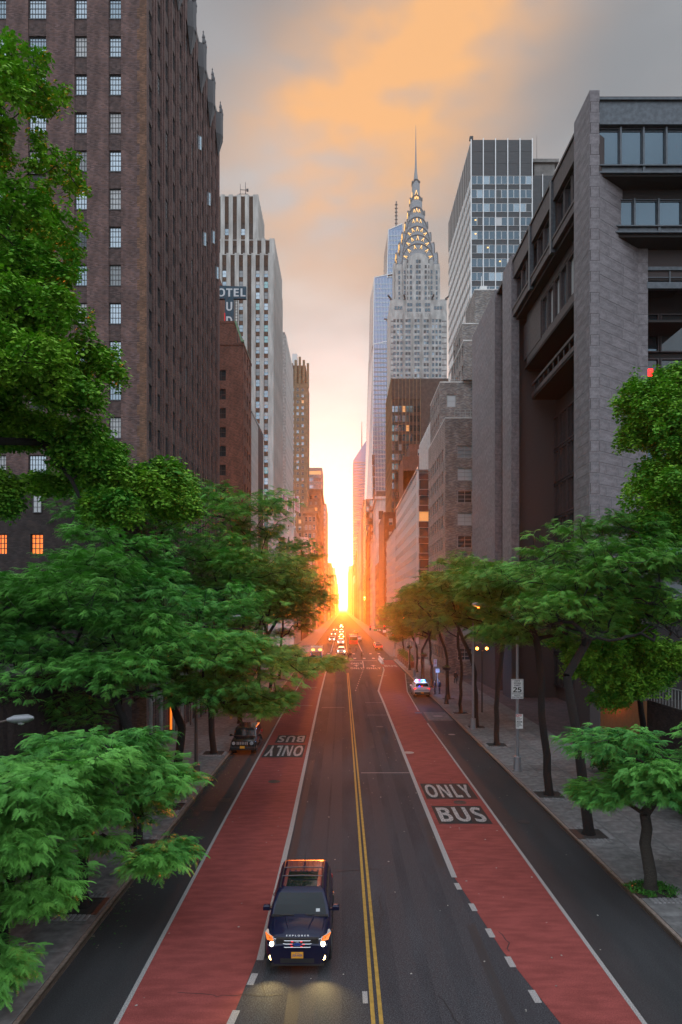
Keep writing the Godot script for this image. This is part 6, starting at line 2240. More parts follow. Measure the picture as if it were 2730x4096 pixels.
func build_trees() -> void:
	var L := "honey locusts along the left pavement"
	var R := "honey locusts along the right pavement"
	var V := func(x: float, y: float, d: float) -> Vector3: return Vector3(x, y, -d)
	var side := KERB_L
	# left row: [x, d, fork, trunk radius, lobes, label, options]
	var left := [
		[-10.3, 20.9, V.call(-9.9, 3.0, 20.9), 0.15, [[V.call(-10.5, 4.8, 21.5), Vector3(3.9, 3.0, 3.2), 200, 1.0], [V.call(-11.6, 2.4, 19.3), Vector3(2.2, 1.9, 1.9), 70, 1.0], [V.call(-9.7, 2.0, 17.9), Vector3(1.2, 1.6, 1.3), 40, 1.0], [V.call(-10.4, 3.4, 18.9), Vector3(2.4, 2.2, 2.0), 110, 1.0]], "low dark green locust nearest the camera on the left kerb", {}],
		[-9.33, 25.0, V.call(-9.3, 2.7, 25.0), 0.21, [[V.call(-9.2, 4.5, 25.2), Vector3(3.5, 2.6, 3.1), 170, 1.0], [V.call(-6.9, 3.0, 23.6), Vector3(1.5, 1.0, 1.3), 28, 0.9]], "low spreading locust with a thick black trunk beside the curving red lane edge", {}],
		[-9.27, 31.5, V.call(-9.4, 4.6, 31.6), 0.2, [[V.call(-12.6, 9.6, 33.0), Vector3(6.8, 4.8, 5.2), 360, 1.0], [V.call(-8.6, 4.4, 30.5), Vector3(0.9, 1.2, 0.9), 12, 1.0]], "broad locust leaning over the terrace wall, third from the camera", {"per": 28}],
		[-9.37, 37.6, V.call(-8.7, 4.4, 37.7), 0.24, [[V.call(-7.6, 8.2, 38.3), Vector3(6.4, 4.0, 5.2), 300, 0.96], [V.call(-8.2, 6.0, 36.5), Vector3(4.5, 1.8, 2.4), 26, 0.0], [V.call(-3.9, 5.3, 38.0), Vector3(2.3, 1.2, 2.0), 46, 0.8]], "locust with a long limb reaching over the left bus lane", {"per": 28}],
		[-9.58, 51.6, V.call(-9.9, 7.5, 51.6), 0.22, [[V.call(-11.8, 15.2, 50.0), Vector3(8.8, 6.8, 6.0), 430, 0.96]], "tallest locust of the left row, in front of the brick tower", {"per": 24, "size": 1.1}],
		[-9.6, 65.0, V.call(-9.3, 6.5, 65.0), 0.22, [[V.call(-8.6, 13.4, 66.0), Vector3(7.2, 6.0, 6.2), 320, 0.92], [V.call(-3.2, 6.5, 58.5), Vector3(3.6, 1.6, 2.6), 90, 0.6], [V.call(-1.9, 5.6, 57.5), Vector3(2.8, 1.2, 2.0), 24, 0.0]], "locust whose twiggy low limb hangs over the yellow line", {"per": 22, "size": 1.15, "hue": 0.05}],
		[-9.6, 79.0, V.call(-9.4, 6.0, 79.0), 0.2, [[V.call(-8.9, 12.6, 80.0), Vector3(6.8, 5.6, 5.8), 260, 0.9]], "locust beside the hotel front on the left pavement", {"per": 20, "size": 1.25, "hue": 0.12}],
		[-9.6, 92.0, V.call(-9.4, 6.0, 92.0), 0.2, [[V.call(-8.6, 11.6, 93.0), Vector3(6.2, 5.3, 5.8), 220, 0.9]], "locust beside the dark ribbed building on the left pavement", {"per": 18, "size": 1.35, "hue": 0.18}],
		[-9.6, 106.0, V.call(-9.4, 5.5, 106.0), 0.2, [[V.call(-8.3, 10.4, 107.0), Vector3(5.6, 5.0, 5.8), 200, 0.9]], "last locust of the left row before the avenue crossing", {"per": 16, "size": 1.45, "hue": 0.24}],
	]
	tree("locust_tree", "locust rooted on the terrace behind the left retaining wall", L, Vector3(-17.6, 7.2, -34.5), V.call(-17.2, 9.0, 34.5), 0.2, [[V.call(-16.2, 11.3, 34.0), Vector3(5.0, 2.4, 4.0), 190, 1.0]], {"per": 26})
	tree("locust_tree", "locust on the terrace filling the gap below the tall brick tower", L, Vector3(-15.8, 7.2, -43.0), V.call(-15.4, 9.6, 43.0), 0.2, [[V.call(-14.0, 13.6, 42.5), Vector3(4.6, 2.8, 3.6), 170, 1.0]], {"per": 26})
	for k in left:
		tree("locust_tree", k[5], L, Vector3(k[0], 0.14, -k[1]), k[2], k[3], k[4], k[6])
		if k[1] < 60.0:
			tree_pit(k[0], k[1], 1.45)
	var right := [
		[11.67, 26.4, V.call(11.5, 3.0, 26.5), 0.22, [[V.call(12.9, 4.9, 26.6), Vector3(4.0, 2.0, 2.9), 200, 1.0], [V.call(10.6, 3.4, 27.0), Vector3(1.7, 0.8, 1.2), 26, 0.9]], "low locust with a pale scarred trunk nearest the camera on the right", {"pale": true, "per": 30, "hue": 0.02}],
		[11.66, 33.0, V.call(10.7, 7.6, 33.2), 0.23, [[V.call(13.2, 12.2, 34.0), Vector3(6.4, 3.7, 5.2), 360, 0.55], [V.call(9.6, 9.7, 32.0), Vector3(3.8, 2.4, 2.4), 30, 0.0], [V.call(13.6, 10.4, 31.6), Vector3(4.0, 2.8, 2.0), 34, 0.0]], "large leaning locust with many bare grey branches", {"per": 30, "hue": 0.16}],
		[11.86, 40.0, V.call(11.4, 5.8, 40.0), 0.22, [[V.call(11.2, 11.0, 41.0), Vector3(5.4, 3.4, 4.4), 250, 0.85]], "straight trunked locust behind the speed limit pole", {"per": 26, "hue": 0.12}],
		[12.1, 54.7, V.call(12.2, 5.0, 54.7), 0.2, [[V.call(12.0, 11.6, 55.0), Vector3(5.5, 4.3, 4.8), 250, 0.92]], "locust with a forked trunk across the pavement from the speed sign", {"per": 22, "size": 1.1, "hue": 0.12}],
		[12.1, 63.0, V.call(12.0, 5.0, 63.0), 0.2, [[V.call(11.7, 11.7, 63.5), Vector3(5.5, 4.3, 4.8), 230, 0.92]], "locust in front of the granite pier, second past the speed sign", {"per": 20, "size": 1.15, "hue": 0.16}],
		[12.1, 71.4, V.call(12.2, 5.0, 71.4), 0.17, [[V.call(11.5, 11.3, 72.0), Vector3(5.3, 4.3, 4.8), 210, 0.92]], "slim wavy trunked locust just before the planter lamp post", {"per": 18, "size": 1.2, "hue": 0.2}],
		[12.6, 82.8, V.call(12.4, 5.0, 82.8), 0.18, [[V.call(11.4, 11.1, 83.0), Vector3(5.4, 4.4, 5.2), 210, 0.92]], "leaning locust beside the police car", {"per": 18, "size": 1.25, "hue": 0.18}],
		[12.2, 95.0, V.call(12.0, 5.0, 95.0), 0.18, [[V.call(11.0, 10.6, 95.0), Vector3(5.3, 4.3, 5.2), 200, 0.92]], "locust beyond the police car at the start of the hatching", {"per": 16, "size": 1.35, "hue": 0.22}],
		[12.2, 107.0, V.call(12.2, 4.5, 107.0), 0.18, [[V.call(11.6, 9.3, 107.0), Vector3(5.1, 4.0, 5.2), 180, 0.92]], "locust beside the row of concrete planters", {"per": 16, "size": 1.4, "hue": 0.28}],
		[12.6, 118.0, V.call(12.6, 4.2, 118.0), 0.18, [[V.call(12.2, 7.9, 118.0), Vector3(4.7, 3.7, 4.7), 150, 0.92]], "last locust of the right row at the avenue corner", {"per": 15, "size": 1.45, "hue": 0.32}],
		[14.6, 167.0, V.call(14.4, 4.2, 167.0), 0.2, [[V.call(13.3, 8.4, 168.0), Vector3(5.2, 3.9, 5.5), 140, 0.95]], "tree across the avenue in front of the mullioned office", {"per": 14, "size": 1.7, "hue": 0.35}],
		[13.8, 186.0, V.call(13.8, 4.2, 186.0), 0.2, [[V.call(13.3, 8.2, 187.0), Vector3(4.6, 3.6, 5.5), 110, 0.95]], "second tree beyond the avenue along the mullioned office", {"per": 14, "size": 1.8, "hue": 0.4}],
	]
	for k in right:
		tree("locust_tree", k[5], R, Vector3(k[0], 0.14, -k[1]), k[2], k[3], k[4], k[6])
		if k[1] < 85.0:
			tree_pit(k[0], k[1], 1.45)
	tree("plane_tree", "tall bright green maple leaved tree at the left edge on the terrace", "large leaved trees on the terraces", Vector3(-18.5, 7.2, -25.0), V.call(-17.5, 14.0, 25.4), 0.34,
		[[V.call(-15.6, 26.6, 26.0), Vector3(5.6, 7.0, 4.4), 360, 1.0], [V.call(-13.0, 20.4, 26.0), Vector3(4.7, 4.0, 4.0), 250, 1.0], [V.call(-11.4, 17.0, 29.0), Vector3(3.4, 1.8, 3.0), 130, 1.0], [V.call(-8.4, 15.6, 29.5), Vector3(2.6, 2.0, 2.4), 100, 1.0], [V.call(-14.2, 15.4, 27.0), Vector3(1.6, 2.2, 2.0), 60, 1.0]], {"plane": true, "per": 24})
	tree("plane_tree", "bright green maple leaved tree at the right edge before the granite piers", "large leaved trees on the terraces", Vector3(20.5, 5.1, -34.0), V.call(20.0, 11.5, 34.0), 0.32,
		[[V.call(18.2, 18.6, 33.0), Vector3(5.7, 6.8, 4.0), 620, 1.0], [V.call(20.6, 24.6, 33.0), Vector3(4.2, 4.0, 3.0), 190, 1.0], [V.call(18.0, 16.2, 32.5), Vector3(4.8, 3.6, 3.0), 230, 1.0]], {"plane": true, "per": 24})
	tree("plane_tree", "lower dark green maple leaved tree behind the leaning locust", "large leaved trees on the terraces", Vector3(19.6, 0.6, -45.0), V.call(19.2, 5.2, 45.0), 0.2,
		[[V.call(18.4, 9.2, 44.0), Vector3(5.2, 5.0, 4.0), 260, 1.0], [V.call(16.9, 7.6, 42.0), Vector3(3.6, 3.2, 2.6), 150, 1.0]], {"plane": true, "per": 24, "hue": 0.0})

# ---------------------------------------------------------------- vehicles
func loft(mb: MB, rings: Array) -> void:  # rings of equal point counts; smooth shading, closed around, ends capped
	var nr := rings.size()
	var np: int = rings[0].size()
	var nor := []
	for i in nr:
		var row := []
		for j in np:
			var a: Vector3 = rings[maxi(i - 1, 0)][j]
			var b: Vector3 = rings[mini(i + 1, nr - 1)][j]
			var c: Vector3 = rings[i][(j + np - 1) % np]
			var d: Vector3 = rings[i][(j + 1) % np]
			var n := (d - c).cross(b - a)
			row.append(n.normalized())
		nor.append(row)
	for i in nr - 1:
		for j in np:
			var k := (j + 1) % np
			var q := [rings[i][j], rings[i][k], rings[i + 1][k], rings[i + 1][j]]
			var m := [nor[i][j], nor[i][k], nor[i + 1][k], nor[i + 1][j]]
			for e in [0, 2, 1, 0, 3, 2]:
				mb.put_smooth(q[e], m[e], Vector2(q[e].z, q[e].y))
	for e in 2:
		var ring: Array = rings[0] if e == 0 else rings[nr - 1]
		var c := Vector3.ZERO
		for p in ring:
			c += p
		c /= np
		for j in np:
			if e == 0:
				mb.tri(c, ring[(j + 1) % np], ring[j])
			else:
				mb.tri(c, ring[j], ring[(j + 1) % np])

func body_ring(z: float, w: float, yb: float, ye: float, yc: float) -> Array:
	var h := [Vector2(w * 0.86, yb), Vector2(w * 0.96, yb + 0.10), Vector2(w, yb + (ye - yb) * 0.45), Vector2(w * 0.992, ye - 0.16), Vector2(w * 0.955, ye - 0.05), Vector2(w * 0.90, ye), Vector2(w * 0.74, ye + (yc - ye) * 0.5), Vector2(w * 0.40, ye + (yc - ye) * 0.9)]
	var out := []
	for p in h:
		out.append(Vector3(p.x, p.y, z))
	out.append(Vector3(0, yc, z))
	h.reverse()
	for p in h:
		out.append(Vector3(-p.x, p.y, z))
	out.append(Vector3(0, yb, z))
	out.reverse()
	return out

func round_ring(hw: float, zf: float, zr: float, rc: float, y: float) -> Array:
	var out := []
	for c in [[1, 1], [-1, 1], [-1, -1], [1, -1]]:
		var a0: float = {[1, 1]: 0.0, [-1, 1]: 90.0, [-1, -1]: 180.0, [1, -1]: 270.0}[c]
		for k in 4:
			var a := deg_to_rad(a0 + 30.0 * k)
			out.append(Vector3(c[0] * (hw - rc) + cos(a) * rc, y, (zf - rc if c[1] > 0 else zr + rc) + sin(a) * rc))
	out.reverse()
	return out

func vehicle(called: String, label: String, category: String, group: String, at: Vector3, turn: float, paint: String, o := {}) -> Node3D:
	var t := thing(called, label, category, at, group)
	t.rotation.y = turn
	var low: float = o.get("low", 0.0)  # how much lower than a tall wagon
	var near: bool = o.get("near", false)
	var boxy: bool = o.get("boxy", false)
	var nose: float = 2.5
	var mb := MB.new()
	var hd := -low * 0.4
	if boxy:
		loft(mb, [body_ring(-2.3, 0.88, 0.45, 1.1, 1.12), body_ring(-2.2, 0.93, 0.34, 1.14, 1.15), body_ring(0.75, 0.94, 0.32, 1.16, 1.18), body_ring(1.0, 0.93, 0.32, 1.12, 1.17), body_ring(1.9, 0.90, 0.33, 1.08, 1.13), body_ring(2.12, 0.88, 0.36, 1.02, 1.06), body_ring(2.2, 0.82, 0.45, 0.95, 0.98)])
		nose = 2.2
	else:
		loft(mb, [body_ring(-2.5, 0.86, 0.46, 1.02 + hd, 1.04 + hd), body_ring(-2.42, 0.95, 0.34, 1.14 + hd, 1.16 + hd), body_ring(-2.1, 0.995, 0.26, 1.18 + hd, 1.19 + hd), body_ring(-1.0, 1.0, 0.24, 1.18 + hd, 1.2 + hd), body_ring(0.9, 1.0, 0.24, 1.17 + hd, 1.24 + hd), body_ring(1.3, 0.995, 0.24, 1.17 + hd, 1.25 + hd), body_ring(1.8, 0.985, 0.24, 1.14 + hd, 1.22 + hd), body_ring(2.12, 0.965, 0.25, 1.09 + hd, 1.165 + hd), body_ring(2.32, 0.925, 0.27, 1.03 + hd, 1.10 + hd), body_ring(2.44, 0.865, 0.30, 0.95 + hd, 1.02 + hd), body_ring(2.5, 0.79, 0.34, 0.85 + hd, 0.90 + hd)])
	put(mb, "body", M[paint], t)
	# cabin
	var ys := [1.12 + hd, 1.42 - low * 0.6, 1.68 - low, 1.745 - low, 1.775 - low]
	var hw := [0.94, 0.885, 0.79, 0.73, 0.60]
	var zf := [1.30, 1.00, 0.68, 0.55, 0.38]
	var zr := [-2.44, -2.36, -2.2, -2.1, -1.95]
	if boxy:
		zf = [0.85, 0.66, 0.50, 0.40, 0.25]
		hw = [0.89, 0.85, 0.80, 0.76, 0.66]
		zr = [-2.2, -2.14, -2.06, -2.0, -1.9]
	mb = MB.new()
	var rings := []
	for i in 5:
		rings.append(round_ring(hw[i], zf[i], zr[i], 0.12 if i < 3 else 0.14, ys[i]))
	loft(mb, rings)
	put(mb, "cabin", M[paint], t)
	var edge := func(arr: Array, y: float) -> float:
		for i in 4:
			if y <= ys[i + 1]:
				return lerpf(arr[i], arr[i + 1], (y - ys[i]) / (ys[i + 1] - ys[i]))
		return arr[4]
	var y0: float = ys[0] + 0.09
	var y1: float = ys[2] - 0.0
	# windscreen and rear window, bowed panels just proud of the pillars
	for e in 2:
		var g := MB.new()
		var arr: Array = zf if e == 0 else zr
		var sgn := 1.0 if e == 0 else -1.0
		for j in 4:
			for i in 6:
				var q := []
				for c in [[0, 0], [1, 0], [1, 1], [0, 1]]:
					var y: float = lerpf(y0 + (0.0 if e == 0 else 0.12), y1 + 0.02, (j + c[1]) / 4.0)
					var w: float = edge.call(hw, y) - 0.10
					var fx: float = (i + c[0]) / 6.0 * 2.0 - 1.0
					q.append(Vector3(fx * w * sgn, y, edge.call(arr, y) + sgn * (0.014 + 0.02 * (1.0 - fx * fx))))
				g.quad(q[0], q[1], q[2], q[3])
		put(g, "windshield" if e == 0 else "rear_window", M.car_glass, t)
	for s in [-1, 1]:
		var cuts := [[0.86, 0.12, 0.0], [0.04, -1.02, 0.0], [-1.12, -2.12, 0.0]]
		for k in 3:
			var g := MB.new()
			var q := []
			for c in [[1, 0], [0, 0], [0, 1], [1, 1]]:
				var y: float = y0 + 0.02 if c[1] == 0 else y1 - 0.02
				var z: float = cuts[k][0] if c[0] == 0 else cuts[k][1]
				if k == 0 and c[0] == 0:
					z = edge.call(zf, y) - 0.16
				if k == 2 and c[0] == 1:
					z = edge.call(zr, y) + 0.16
				q.append(Vector3(s * (edge.call(hw, y) + 0.008), y, z))
			if s > 0:
				q.reverse()
			g.quad(q[0], q[1], q[2], q[3])
			put(g, "side_window", M.car_glass, t)
	# wheels
	for z in ([1.35, -1.4] if boxy else [1.48, -1.42]):
		for s in [-1, 1]:
			var w := MB.new()
			var x: float = (0.74 if not boxy else 0.68) * s
			var c := Vector3(x, 0.37, z)
			w.tube([c + Vector3(-0.13 * s, 0, 0), c + Vector3(-0.10 * s, 0, 0), c + Vector3(0.20 * s, 0, 0), c + Vector3(0.255 * s, 0, 0)], [0.30, 0.37, 0.37, 0.31], 18)
			var wheel := put(w, "wheel", M.rubber, t)
			w = MB.new()
			w.tube([c + Vector3(0.20 * s, 0, 0), c + Vector3(0.262 * s, 0, 0)], [0.25, 0.22], 14)
			put(w, "rim", M.alloy, wheel)
			w = MB.new()
			var arch := []
			for k in 9:
				var a := PI * (k / 8.0)
				arch.append(Vector3((0.995 if not boxy else 0.95) * s, 0.37 + sin(a) * 0.45, z + cos(a) * 0.45))
			var ra := []
			ra.resize(9)
			ra.fill(0.035)
			w.tube(arch, ra, 5)
			put(w, "wheel_arch", M.plastic_black, t)
	# front
	var zl := nose
	mb = MB.new()
	if boxy:
		mb.chamfer(Vector3(-0.92, 0.40, 2.02), Vector3(0.92, 0.62, 2.32), 0.05)
	else:
		mb.box(Vector3(-0.78, 0.28, 2.30), Vector3(0.78, 0.37, 2.495))
		mb.box(Vector3(-0.5, 0.37, 2.40), Vector3(0.5, 0.50, 2.506))
	put(mb, "bumper", M.plastic_black, t)
	mb = MB.new()
	if boxy:
		mb.box(Vector3(-0.5, 0.74, 2.15), Vector3(0.5, 1.0, 2.215))
		var gr := put(mb, "grille", M[paint], t)
		for k in 7:
			var sl := MB.new()
			sl.box(Vector3(-0.43 + k * 0.125, 0.77, 2.215), Vector3(-0.36 + k * 0.125, 0.97, 2.222))
			put(sl, "grille_slot", M.frame_grey, gr)
	else:
		mb.box(Vector3(-0.63, 0.76 + hd, 2.36), Vector3(0.63, 1.06 + hd, 2.478))
		var gr := put(mb, "grille", M.plastic_black, t)
		if near:
			for k in 3:
				var sl := MB.new()
				sl.tube([Vector3(-0.70, 0.845 + k * 0.09, 2.38), Vector3(-0.35, 0.825 + k * 0.09, 2.50 - k * 0.012), Vector3(0.35, 0.825 + k * 0.09, 2.50 - k * 0.012), Vector3(0.70, 0.845 + k * 0.09, 2.38)], [0.014, 0.018, 0.018, 0.014], 6)
				put(sl, "grille_bar", M.chrome, gr)
			var em := MB.new()
			var ring := []
			for k in 16:
				ring.append(Vector2(cos(TAU * k / 16) * 0.135, sin(TAU * k / 16) * 0.055))
			em.plate(ring, Transform3D(Basis(), Vector3(0, 0.925, 0)), 2.47, 2.522)
			put(em, "emblem", M.chrome, gr)
			em = MB.new()
			for k in 16:
				ring[k] *= 0.85
			em.plate(ring, Transform3D(Basis(), Vector3(0, 0.925, 0)), 2.5, 2.527)
			put(em, "emblem_face", M.paint_blue, gr)
			for k in [[-0.15, 0.99], [0.12, 0.99], [-0.19, 0.915], [0.19, 0.915], [-0.16, 0.855], [0.12, 0.855]]:
				em = MB.new()
				em.box(Vector3(k[0] - 0.03, k[1] - 0.010, 2.49), Vector3(k[0] + 0.03, k[1] + 0.010, 2.508))
				put(em, "strobe_light", M.lamp_red_soft, gr)
			var tilt := Basis(Vector3.RIGHT, -0.62)
			sign_text(t, "E X P L O R E R", Vector3(0, 1.10, 2.345), 0.68, 0.045, "alloy", tilt, 0.012)
	for s in [-1, 1]:
		if boxy:
			mb = MB.new()
			mb.tube([Vector3(0.66 * s, 0.87, 2.1), Vector3(0.66 * s, 0.87, 2.21)], [0.13, 0.125], 14)
			put(mb, "headlight", M.lens_clear, t)
			continue
		mb = MB.new()
		mb.hexa([Vector3(0.64 * s, 0.82 + hd, 2.485), Vector3(0.86 * s, 0.84 + hd, 2.43), Vector3(0.985 * s, 1.10 + hd, 2.06), Vector3(0.70 * s, 1.04 + hd, 2.44),
			Vector3(0.64 * s, 0.82 + hd, 2.3), Vector3(0.80 * s, 0.84 + hd, 2.2), Vector3(0.93 * s, 1.11 + hd, 1.9), Vector3(0.70 * s, 1.07 + hd, 2.25)])
		var hl := put(mb, "headlight", M.lens_clear, t)
		if o.get("lit", false) or near:
			mb = MB.new()
			var k := 0.85 if near else 1.7
			mb.lathe(Vector3(0.755 * s, 0.90 + hd, 2.455), [Vector2(0.0, -0.07 * k), Vector2(0.06 * k, -0.055 * k), Vector2(0.075 * k, 0.0), Vector2(0.06 * k, 0.065 * k), Vector2(0.0, 0.085 * k)], 10)
			put(mb, "headlight_bulb", M.lamp_white, hl)
		if near:
			mb = MB.new()
			mb.hexa([Vector3(0.73 * s, 0.985, 2.45), Vector3(0.91 * s, 0.985, 2.345), Vector3(0.988 * s, 1.09, 2.1), Vector3(0.75 * s, 1.06, 2.41),
				Vector3(0.73 * s, 0.985, 2.3), Vector3(0.85 * s, 0.985, 2.2), Vector3(0.93 * s, 1.08, 1.95), Vector3(0.75 * s, 1.06, 2.3)])
			put(mb, "turn_signal", M.lamp_amber, hl)
			mb = MB.new()
			mb.tube([Vector3(0.735 * s, 0.53, 2.3), Vector3(0.735 * s, 0.53, 2.475)], [0.13, 0.12], 14)
			var fg := put(mb, "fog_light", M.plastic_black, t)
			mb = MB.new()
			mb.tube([Vector3(0.735 * s, 0.53, 2.46), Vector3(0.735 * s, 0.53, 2.49)], [0.105, 0.095], 14)
			put(mb, "fog_light_lens", M.lamp_fog, fg)
			var sp := SpotLight3D.new()
			sp.name = "fog_beam"
			sp.light_color = Color(1.0, 0.86, 0.55)
			sp.light_energy = 4.0
			sp.spot_range = 30.0
			sp.spot_attenuation = 2.0
			sp.spot_angle = 52.0
			sp.spot_angle_attenuation = 1.0
			sp.light_size = 0.06
			sp.shadow_enabled = true
			sp.position = Vector3(0.735 * s, 0.53, 2.52)
			sp.rotation = Vector3(-0.32, PI, 0)
			t.add_child(sp, true)
	# rear lamps
	for s in [-1, 1]:
		mb = MB.new()
		mb.hexa([Vector3(0.62 * s, 0.95 + hd, -2.4), Vector3(0.96 * s, 0.95 + hd, -2.3), Vector3(0.97 * s, 1.14 + hd, -2.3), Vector3(0.64 * s, 1.12 + hd, -2.42),
			Vector3(0.62 * s, 0.95 + hd, -2.50), Vector3(0.93 * s, 0.95 + hd, -2.46), Vector3(0.93 * s, 1.14 + hd, -2.45), Vector3(0.64 * s, 1.12 + hd, -2.47)])
		put(mb, "tail_light", M[o.get("tail", "sign_red")], t)
		# mirrors
		mb = MB.new()
		mb.chamfer(Vector3(1.0, 1.12 + hd, 0.48), Vector3(1.22, 1.28 + hd, 0.66), 0.05) if s > 0 else mb.chamfer(Vector3(-1.22, 1.12 + hd, 0.48), Vector3(-1.0, 1.28 + hd, 0.66), 0.05)
		mb.beam(Vector3(0.9 * s, 1.14 + hd, 0.6), Vector3(1.05 * s, 1.15 + hd, 0.58), 0.06, 0.05)
		put(mb, "wing_mirror", M[paint], t)
		mb = MB.new()
		mb.box(Vector3(0.985 * s - 0.03, 0.24, -2.2), Vector3(0.985 * s + 0.02, 0.40, 2.0))
		put(mb, "sill_cladding", M.plastic_black, t)
		if near:
			for z in [0.1, -0.95]:
				mb = MB.new()
				mb.tube([Vector3(1.0 * s, 0.98, z + 0.1), Vector3(1.035 * s, 0.985, z + 0.05), Vector3(1.035 * s, 0.985, z - 0.08), Vector3(1.0 * s, 0.98, z - 0.12)], [0.015, 0.018, 0.018, 0.015], 6)
				put(mb, "door_handle", M.chrome, t)
	mb = MB.new()
	mb.box(Vector3(-0.93, 0.36, -2.53), Vector3(0.93, 0.66, -2.3))
	if not boxy:
		put(mb, "rear_bumper", M.plastic_black, t)
	# number plates
	for z in [2.515 if not boxy else 2.33, -2.54]:
		mb = MB.new()
		mb.box(Vector3(-0.175, 0.515, z - 0.006), Vector3(0.175, 0.695, z + 0.006))
		var pl := put(mb, "number_plate", M.plate_orange, t)
		if near and z > 0:
			sign_text(pl, "JGA-4434", Vector3(0, 0.592, z + 0.008), 0.30, 0.085, "paint_blue", Basis(), 0.004)
			sign_text(pl, "NEW YORK", Vector3(0, 0.668, z + 0.008), 0.13, 0.022, "paint_blue", Basis(), 0.003)
	if near:
		wagon_details(t, ys, paint)
	return t

func wagon_details(t: Node3D, ys: Array, paint: String) -> void:
	var mb := MB.new()
	# raised lines on the bonnet
	for s in [-1, 1]:
		mb = MB.new()
		mb.tube([Vector3(0.44 * s, 1.235, 1.32), Vector3(0.41 * s, 1.228, 1.55), Vector3(0.34 * s, 1.195, 1.88), Vector3(0.29 * s, 1.15, 2.1)], [0.022, 0.026, 0.024, 0.012], 8)
		put(mb, "bonnet_ridge", M[paint], t)
		mb = MB.new()
		mb.tube([Vector3(0.77 * s, 1.20, 1.32), Vector3(0.76 * s, 1.19, 1.6), Vector3(0.74 * s, 1.165, 1.85), Vector3(0.71 * s, 1.115, 2.12)], [0.02, 0.022, 0.02, 0.01], 8)
		put(mb, "bonnet_ridge", M[paint], t)
		# wipers
		mb = MB.new()
		mb.tube([Vector3(0.1 + 0.28 * s, 1.26, 1.32), Vector3(0.02 + 0.52 * s - 0.35, 1.275, 1.285)], [0.016, 0.012], 5)
		put(mb, "wiper", M.plastic_black, t)
		# roof rails
		mb = MB.new()
		mb.tube([Vector3(0.69 * s, 1.75, 0.42), Vector3(0.68 * s, 1.82, 0.28), Vector3(0.68 * s, 1.83, -0.8), Vector3(0.68 * s, 1.82, -1.85), Vector3(0.68 * s, 1.75, -1.98)], [0.02, 0.024, 0.024, 0.024, 0.02], 7)
		put(mb, "roof_rail", M.lamp_black, t)
	# shut lines of bonnet and doors
	for s in [-1, 1]:
		for q in [[Vector3(0.86 * s, 1.185, 1.3), Vector3(0.85 * s, 1.16, 1.8), Vector3(0.80 * s, 1.085, 2.2), Vector3(0.66 * s, 1.08, 2.36)], [Vector3(1.002 * s, 0.42, 1.0), Vector3(1.0 * s, 0.75, 0.98), Vector3(0.985 * s, 1.08, 0.9)], [Vector3(1.004 * s, 0.42, 0.02), Vector3(1.004 * s, 0.75, 0.0), Vector3(0.99 * s, 1.1, 0.0)], [Vector3(1.004 * s, 0.5, -1.0), Vector3(1.004 * s, 0.8, -1.05), Vector3(0.99 * s, 1.1, -1.06)]]:
			mb = MB.new()
			mb.tube(q, [0.007, 0.007, 0.007, 0.007], 4)
			put(mb, "shut_line", M.sign_black, t)
	mb = MB.new()
	mb.box(Vector3(-0.88, 1.21, 1.22), Vector3(0.88, 1.245, 1.345))
	put(mb, "cowl", M.plastic_black, t)
	for z in [-0.35, -1.1]:
		mb = MB.new()
		mb.tube([Vector3(-0.68, 1.845, z), Vector3(0, 1.86, z), Vector3(0.68, 1.845, z)], [0.018, 0.02, 0.018], 6)
		put(mb, "roof_crossbar", M.mullion_dark, t)
	mb = MB.new()
	mb.chamfer(Vector3(-0.5, 1.772, -0.92), Vector3(0.5, 1.784, 0.36), 0.006)
	put(mb, "sunroof", M.car_glass, t)
	for k in 6:
		mb = MB.new()
		mb.chamfer(Vector3(-0.5 + k * 0.19, 1.765, -1.92), Vector3(-0.44 + k * 0.19, 1.788, -1.0), 0.01)
		put(mb, "roof_rib", M[paint], t)
	mb = MB.new()
	mb.tube([Vector3(0.0, 1.77, -1.75), Vector3(0.0, 1.80, -1.78), Vector3(0.02, 2.15, -1.88)], [0.04, 0.015, 0.004], 6)
	put(mb, "aerial", M.plastic_black, t)
	mb = MB.new()
	mb.quad(Vector3(0.50, 1.30, 1.165), Vector3(0.62, 1.30, 1.155), Vector3(0.62, 1.37, 1.085), Vector3(0.50, 1.37, 1.095))
	put(mb, "windscreen_sticker", M.blind, t)

